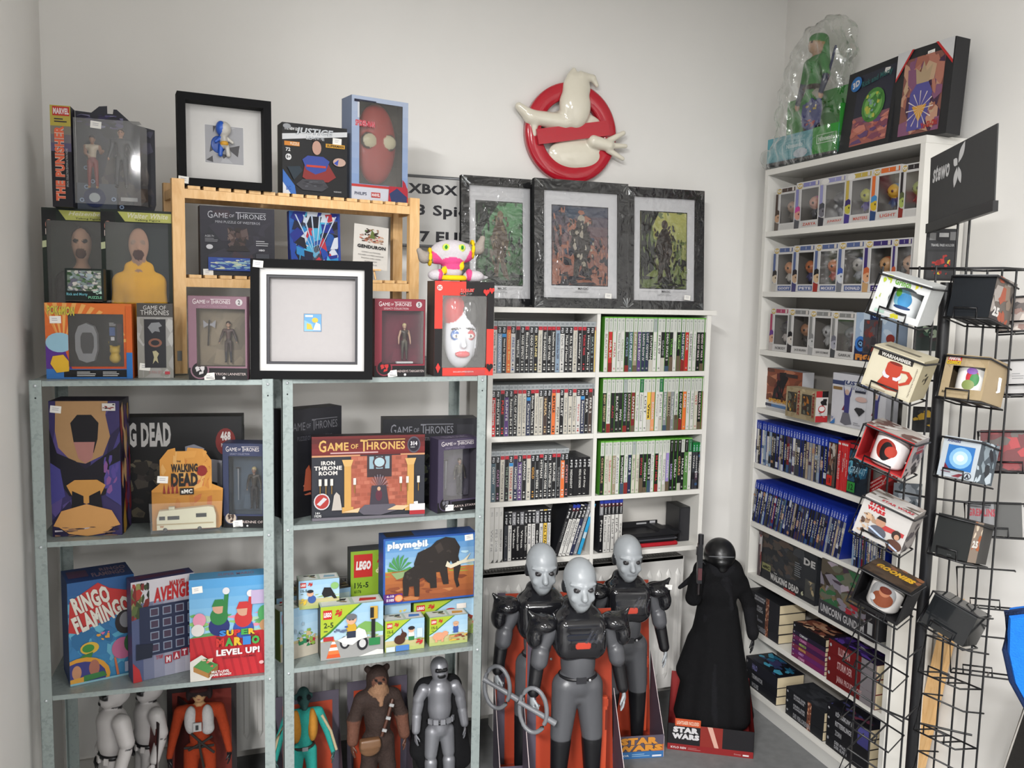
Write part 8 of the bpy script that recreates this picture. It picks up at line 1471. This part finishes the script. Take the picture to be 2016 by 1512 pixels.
tier((1.496, 1.652, -.377), 2.25, LF, .12, .094, .094, None, 'open red mug box with white printed mug, third in left column', side='#8a8280', outer='#c02c2c', inner='#a82428', win=(.03, .05, .97, .95), inside=mug('#d8d4d2', mp, .04, .084), arts={'T': lambda a: a.R(0, 0, 1, 1, '#b8b0aa').blobs(0, 0, 1, 1, ['#8a7a70', '#6a4a44', '#d0ccc8'], 20, .25, 3), 'R': lambda a: a.R(0, 0, 1, 1, '#a8a09e').blobs(0, 0, 1, .7, ['#3a3436', '#5a5456', '#2a2426'], 14, .3, 4).T('STAR', .3, .74, .8, .84, '#a8282c', .06).T('WARS', .3, .62, .8, .72, '#a8282c', .06)})
def art(a):
    a.R(0, 0, 1, 1, '#c8c4c0').T('STAR', .13, .82, .46, .93, '#b8242c', .08).T('WARS', .11, .7, .48, .8, '#b8242c', .08).poly([(.5, .5), (.95, .5), (.95, .4), (.5, .36)], '#b84040').blobs(.05, .1, .5, .62, ['#7a5a48', '#a88a70', '#4a3830', '#c8a888', '#5c4840'], 30, .2, 5)
    a.E(.46, .52, .1, .12, '#b88a70').poly([(.36, .58), (.4, .68), (.52, .68), (.56, .58)], '#2a201c').E(.46, .26, .18, .16, '#5a5c68').E(.82, .4, .09, .12, '#3a2c28').E(.84, .36, .05, .07, '#c09478').E(.84, .14, .16, .14, '#5a3c30').poly([(.25, .3), (.3, .33), (.95, .06), (.92, .03)], '#b8c8e0')
tier((1.534, 1.684, -.569), 2.25, LF, .12, .08, .10, art, 'white mug box printed with three people, fourth in left column', side='#9a9490', arts={'T': lambda a: a.R(0, 0, 1, 1, '#c0bcb8').blobs(0, .3, 1, 1, ['#8a7a70', '#6a6058', '#a89c94'], 14, .25, 3).T('STAR WARS', .3, .08, .95, .26, '#b8404a', .05), 'R': lambda a: a.R(0, 0, 1, 1, '#9a9490').blobs(0, 0, 1, .7, ['#3a3436', '#5a5456'], 12, .3, 4)})
def mp(m, x, y, r): wrapart(m, x, y, r, [(0, .045, .034, .034, '#a8a8a8', 1), (.1, .036, .026, .02, '#8a4a30', 2), (.1, .056, .013, .012, '#b87858', 3), (.12, .062, .014, .009, '#6a2c1c', 4), (-.5, .03, .009, .008, '#d8d8d8', 3)])
tier((1.677, 1.833, -.815), 2.25, LF, .12, .10, .094, None, 'open black mug box with picture mug, fifth in left column', side='#1b1a1c', outer='#141315', inner='#18171a', win=(.04, .08, .96, .95), inside=mug('#c8c4c0', mp, .04, .08), arts={'T': lambda a: a.R(0, 0, 1, 1, '#4a3a2c').blobs(0, 0, 1, 1, ['#5a4634', '#3a2c22', '#8a5a3c'], 14, .25, 3).T('GOONIES', .12, .45, .9, .72, '#d8a82c', .08, shear=.2)})
for i in range(3):
    Pz = onray((1.677, 1.833, -.815), 2.25)[0]; basket(Pz+np.array([0, 0, -.155*(i+1)]), LF, .12, .1, .095)
Pt = onray((1.541, 1.695, -.202), 2.25)[0]; verticals(Pt, LF, .12, .1, .02, float(onray((1.559, 1.703, -.022), 2.25)[0][2])+.11)
# right column
DR = 2.36
tier((1.774, 1.669, -.031), DR, RF, .103, .09, .103, lambda a: a.R(0, 0, 1, 1, '#1d2126').R(0, .96, 1, 1, '#8a8e92'), 'plain black mug box back, topmost in the right basket column', side='#1d2126', arts={'R': lambda a: a.R(0, 0, 1, 1, '#6a625c').blobs(0, 0, 1, 1, ['#8a7a6c', '#3a3436', '#a8a09a', '#a85a44'], 20, .3, 4).T('25', .1, .08, .4, .3, '#d8d4d0', .06)})
def art(a): a.R(0, 0, 1, 1, '#b8a482').blobs(0, 0, 1, 1, ['#c0ac8a', '#ac9876', '#b4a07c'], 20, .2, 4).R(.06, .84, .38, .97, '#c02c2c').T('MARVEL', .08, .86, .36, .95, '#e4dcd8', .06).T('COMICS', .04, .76, .38, .85, '#d8b82c', .08, out='#8a2420', shear=.1).T('50', .07, .09, .15, .14, '#2a2218', .04)
def mp(m, x, y, r): wrapart(m, x, y, r, [(.35, .055, .014, .02, '#c0343c', 1), (.5, .05, .01, .016, '#3a8a48', 2), (.2, .036, .014, .012, '#8a9a5a', 3), (.3, .07, .012, .008, '#8a5ab0', 3)])
tier((1.516, 1.433, -.2), DR, RF, .107, .09, .106, art, 'tan mug box with comic-printed mug, second in right column', side='#a89474', outer='#b8a482', inner='#6a5c48', win=(.2, .22, .95, .74), inside=mug('#dcdad6', mp, .04, .086))
def art(a): a.R(0, 0, 1, 1, '#c4cdd4').T('AVENGERS', .1, .86, .46, .93, '#3a3a6a', .05, shear=.1).R(.16, .2, .88, .8, '#3a7ac0').E(.54, .5, .3, .26, '#8ac0e8').E(.54, .5, .2, .17, '#c0e0f4').E(.54, .5, .1, .08, '#eef6fc').poly([(.16, .2), (.3, .2), (.16, .34)], '#7a2c3c').E(.82, .1, .1, .08, '#2a2a34').E(.82, .1, .08, .064, '#c4cdd4').T('A', .76, .04, .88, .15, '#2a2a34', .05).lines(.1, .1, .5, .15, 1, '#8a5a6a').poly([(.4, .03), (.6, .12), (.72, .12), (.6, .03)], '#8a3a44')
tier((1.834, 1.72, -.45), DR, RF, .094, .08, .1, art, 'white and blue mug box with circled emblem, third in right column', side='#3a4048', arts={'R': lambda a: a.R(0, 0, 1, 1, '#4a545c').blobs(0, 0, 1, 1, ['#2a2e34', '#8a98a0', '#c0ccd4'], 16, .3, 4)})
tier((1.782, 1.672, -.641), DR, RF, .094, .085, .1, lambda a: a.R(0, 0, 1, 1, '#2e3030').T('TM', .44, .04, .56, .06, '#8a8a8a', 0), 'plain dark grey mug box back, fourth in right column', side='#2a2c2c', arts={'R': lambda a: a.R(0, 0, 1, 1, '#3a3836').R(0, 0, .45, 1, '#8a7a6c').blobs(0, .3, .45, 1, ['#b8a088', '#a85a30', '#d8c8b0'], 8, .3, 3).T('25', .05, .36, .35, .54, '#d8d4cc', .06)})
F2 = ortho((.30, -.90, -.28), None, (.12, .25, .95)); Pq = Fr(1.62, 1.62, 0).hit(1808, 1222)
Pq = np.array(EYE)+ray(1812, 1224)*(2.36/np.hypot(*ray(1812, 1224)[:2])); U, V, Wv = F2
m = MB(); m.box(0, 0, 0, .11, .095, .085, '#191b1d', 'gloss').box(.001, -.0006, .078, .109, 0, .084, '#3a3c3e'); t = m.obj('mug_box'); setmat(t, Pq+Wv*.001, U, V, Wv); tag(t, 'glossy black mug box tipped forward, lowest in right column', 'box'); basket(Pq, F2, .11, .095, .09)
for i in range(3):
    Pz = onray((1.782, 1.672, -.641), DR)[0]; basket(Pz+np.array([0, 0, -.155*(i+2)]), RF, .1, .09, .095)
Pt = onray((1.782, 1.672, -.641), DR)[0]; verticals(Pt, RF, .1, .09, .02, float(onray((1.774, 1.669, -.031), DR)[0][2])+.115)
m = MB(); zt_ = float(onray((1.774, 1.669, -.031), DR)[0][2])+.115
m.tube([(-.1, .02, zt_), (.12, .0, zt_), (.12, -.14, zt_), (.0, -.16, zt_)], .003, K, 'wire', 6, closed=True); m.obj('top_ring', spin)
for k in range(5): zz = .25+k*.3; MB().tube([(-.03, .09, zz), (0, 0, zz), (.09, -.1, zz)], .0028, K, 'wire', 6).obj('cross_wire', spin)
# rear right column, seen past the front one
BF = ortho((.55, .80, -.2), None, (-.12, .14, .98))
for (px, py, w, d, h, col, art, lab) in ((1966, 652, .10, .02, .085, '#8a7c78', lambda a: a.R(0, 0, 1, 1, '#a89c94').blobs(0, 0, 1, 1, ['#5a504c', '#c8beb4', '#3a3230', '#8a6a60'], 24, .2, 4), 'comic-printed box at the right edge, rear column top'),
        (1960, 775, .09, .03, .085, '#a8a6a4', lambda a: a.R(0, 0, 1, 1, '#b8b6b4').lines(.4, .4, .7, .6, 3, '#8a8a8a'), 'white box behind the tan mug box, rear column'),
        (1932, 925, .12, .05, .10, '#5a2428', lambda a: a.R(0, 0, 1, 1, '#6a2428').blobs(0, 0, 1, 1, ['#a83438', '#2a1c1e', '#5c5450', '#8a2c30'], 22, .25, 4), 'dark red box behind the blue-starred box, rear column'),
        (1905, 1052, .12, .05, .085, '#3a3c3a', lambda a: a.R(0, 0, 1, 1, '#4a4a48').R(0, 0, .5, 1, '#8a8a8c').T('GREMLINS', .02, .55, .52, .78, '#a83040', .05), 'grey box with red lettering in the rear column')):
    r_ = ray(px, py); Pq = EYE+r_*(2.44/np.hypot(r_[0], r_[1])); Uu, Vv, Ww = ortho((.62, -.76, .1), None, (.1, .2, .97)); m = MB(); m.box(0, 0, 0, w, d, h, col); art(face(m, 'F', 0, 0, 0, w, d, h)); t = m.obj('gift_box'); setmat(t, Pq, Uu, Vv, Ww); tag(t, lab, 'box'); basket(Pq, (Uu, Vv, Ww), w, d+.01, h)
for i in range(2): r_ = ray(1890-14*i, 1190+130*i); Pq = EYE+r_*(2.46/np.hypot(r_[0], r_[1])); basket(Pq, ortho((.62, -.76, .1), None, (.1, .2, .97)), .12, .06, .1)
# hanging cards behind the pole
def hang(px0, px1, py0, py1, D, art, lab, yaw=radians(-30)):
    fr = Fr(*(EYE+ray(px0, py0)*(D/np.hypot(*ray(px0, py0)[:2])))[:2], yaw); A = fr.hit(px0, py1); w = float((fr.hit(px1, py1)-A) @ fr.u); h = float(fr.hit(px0, py0)[2]-A[2]); m = MB(); m.box(0, 0, 0, w, .003, h, '#1b1b1d'); art(face(m, 'F', 0, 0, 0, w, .003, h))
    t = m.obj('hanging_card', None, A, yaw); tag(t, lab, 'card')
hang(1818, 1880, 450, 552, 2.56, lambda a: a.R(0, 0, 1, 1, '#1c1c1e').R(.02, .6, .98, .985, '#26262a').T('TRAVEL PASS HOLDER', .16, .66, .9, .71, '#b8b8b8', .03).R(.1, .78, .3, .92, '#8a8a8a').R(.4, .84, .7, .92, '#c8c8c8').R(.74, .78, .94, .94, '#8a8a8a').R(.06, .04, .94, .56, '#2c2c2e').blobs(.22, .12, .8, .5, ['#b83028', '#d8c030', '#a82820', '#8a1c18'], 16, .22, 4), 'black hanging card with red and yellow print below the header sign')
hang(1802, 1856, 640, 690, 2.56, lambda a: a.R(0, 0, 1, 1, '#2a3430').blobs(0, .2, 1, 1, ['#c8c030', '#3a5a48', '#a8b8a0', '#3a2c30'], 12, .35, 3), 'green and yellow card behind the pole, upper')
hang(1795, 1848, 800, 850, 2.56, lambda a: a.R(0, 0, 1, 1, '#202022').blobs(0, .2, 1, .9, ['#c8a030', '#3a3a3c', '#8a6a2c'], 10, .3, 5), 'black and gold card behind the pole, middle')
hang(1756, 1812, 950, 1010, 2.56, lambda a: a.R(0, 0, 1, 1, '#7a828a').blobs(0, 0, 1, 1, ['#a8b0b8', '#4a545c', '#c8ccd0'], 14, .3, 5), 'grey-blue patterned card behind the pole, lower')
# ---------------------------------------------------------------- leaning board, fabric screen, chair
fr = Fr(BC.o[0], BC.o[1], BC.yaw); fr.u, fr.n = BC.u, BC.n
def wallpoly(name, pts, d, th_, col, mat, lab, cat, extra=None):
    Q = [BC.inv(fr.hit(*p, d)) for p in pts]; t = MB(); t.prism([(q_[0], q_[2]) for q_ in Q], 0, th_, col, mat); o = t.obj(name, None, (BC.o[0]+BC.n[0]*d, BC.o[1]+BC.n[1]*d, 0), BC.yaw); tag(o, lab, cat); return o
wallpoly('wooden_board', [(1862, 1180), (1888, 1180), (1812, 1512), (1790, 1590), (1763, 1590), (1785, 1512)], BCD-.02, .022, '#8a6238', 'wood', 'narrow wooden board leaning on the wall behind the spinner rack', 'board')
o = wallpoly('fabric_screen', [(2016, 1398), (2130, 1290), (2300, 1400), (2250, 1700), (1925, 1700), (1978, 1512)], BCD-.06, .03, '#3a3836', 'cloth', 'dark grey woven fabric panel at the lower right edge', 'screen')
Q = [BC.inv(fr.hit(*p, BCD-.064)) for p in ((2130, 1290), (2016, 1396), (1977, 1512), (1923, 1700))]; m = MB(); m.tube([(q_[0], -.004, q_[2]) for q_ in Q], .003, '#a8a49e', 'paint', 6); m.obj('edge_trim', o)
def chair():
    D = 1.45; r0 = ray(2150, 1330); C0 = EYE+r0*(D/np.hypot(r0[0], r0[1])); yw = -math.atan2(r0[0], r0[1]); f = Fr(C0[0], C0[1], yw); t = empty('office_chair', (C0[0], C0[1], 0), yw); tag(t, 'blue upholstered chair back with navy piping at the right edge', 'chair')
    px = [(1984, 1208), (2060, 1199), (2150, 1196), (2240, 1199), (2316, 1208), (2318, 1280), (2305, 1340), (2275, 1395), (2220, 1440), (2150, 1458), (2080, 1440), (2025, 1395), (1995, 1340), (1982, 1280)]
    Q = [(float((f.hit(*p)-C0) @ f.u), float(f.hit(*p)[2])) for p in px]
    from_c = np.mean(np.array(Q), 0); rings = []; 
    m = MB(); vs = []; N = len(Q)
    for k, (s_, y) in enumerate(((1., .0), (1., .03), (.96, .045))): vs += [(from_c[0]+(a_-from_c[0])*s_, y, from_c[1]+(b_-from_c[1])*s_) for a_, b_ in Q]
    vf = [(from_c[0]+(a_-from_c[0])*.95, -.014, from_c[1]+(b_-from_c[1])*.95) for a_, b_ in Q]; vs = vf+vs
    fs = [tuple(range(N))]+[(k*N+i, (k+1)*N+i, (k+1)*N+(i+1) % N, k*N+(i+1) % N) for k in range(3) for i in range(N)]+[tuple(range(4*N-1, 3*N-1, -1))]
    m.add(vs, fs, '#1c6ac8', 'cloth'); m.obj('backrest', t); MB().tube([(a_, .0, b_) for a_, b_ in Q], .0065, '#1c2c50', 'cloth', 8, closed=True).obj('piping', t)
    MB().tube([(0, .06, from_c[1]-.05), (0, .07, .42)], .014, '#1c1c1e', 'plastic', 8).obj('back_support', t); MB().box(-.2, -.32, .42, .2, .08, .47, '#1c6ac8', 'cloth').obj('seat', t); MB().tube([(0, -.1, .42), (0, -.1, .06)], .025, '#1c1c1e', 'plastic', 10).obj('gas_post', t)
    for k in range(5): g_ = 2*pi*k/5; MB().tube([(0, -.1, .08), (.24*cos(g_), -.1+.24*sin(g_), .045)], .016, '#1c1c1e', 'plastic', 6).ell((.24*cos(g_), -.1+.24*sin(g_), .026), (.026, .026, .026), '#1c1c1e').obj('leg', t)
chair()
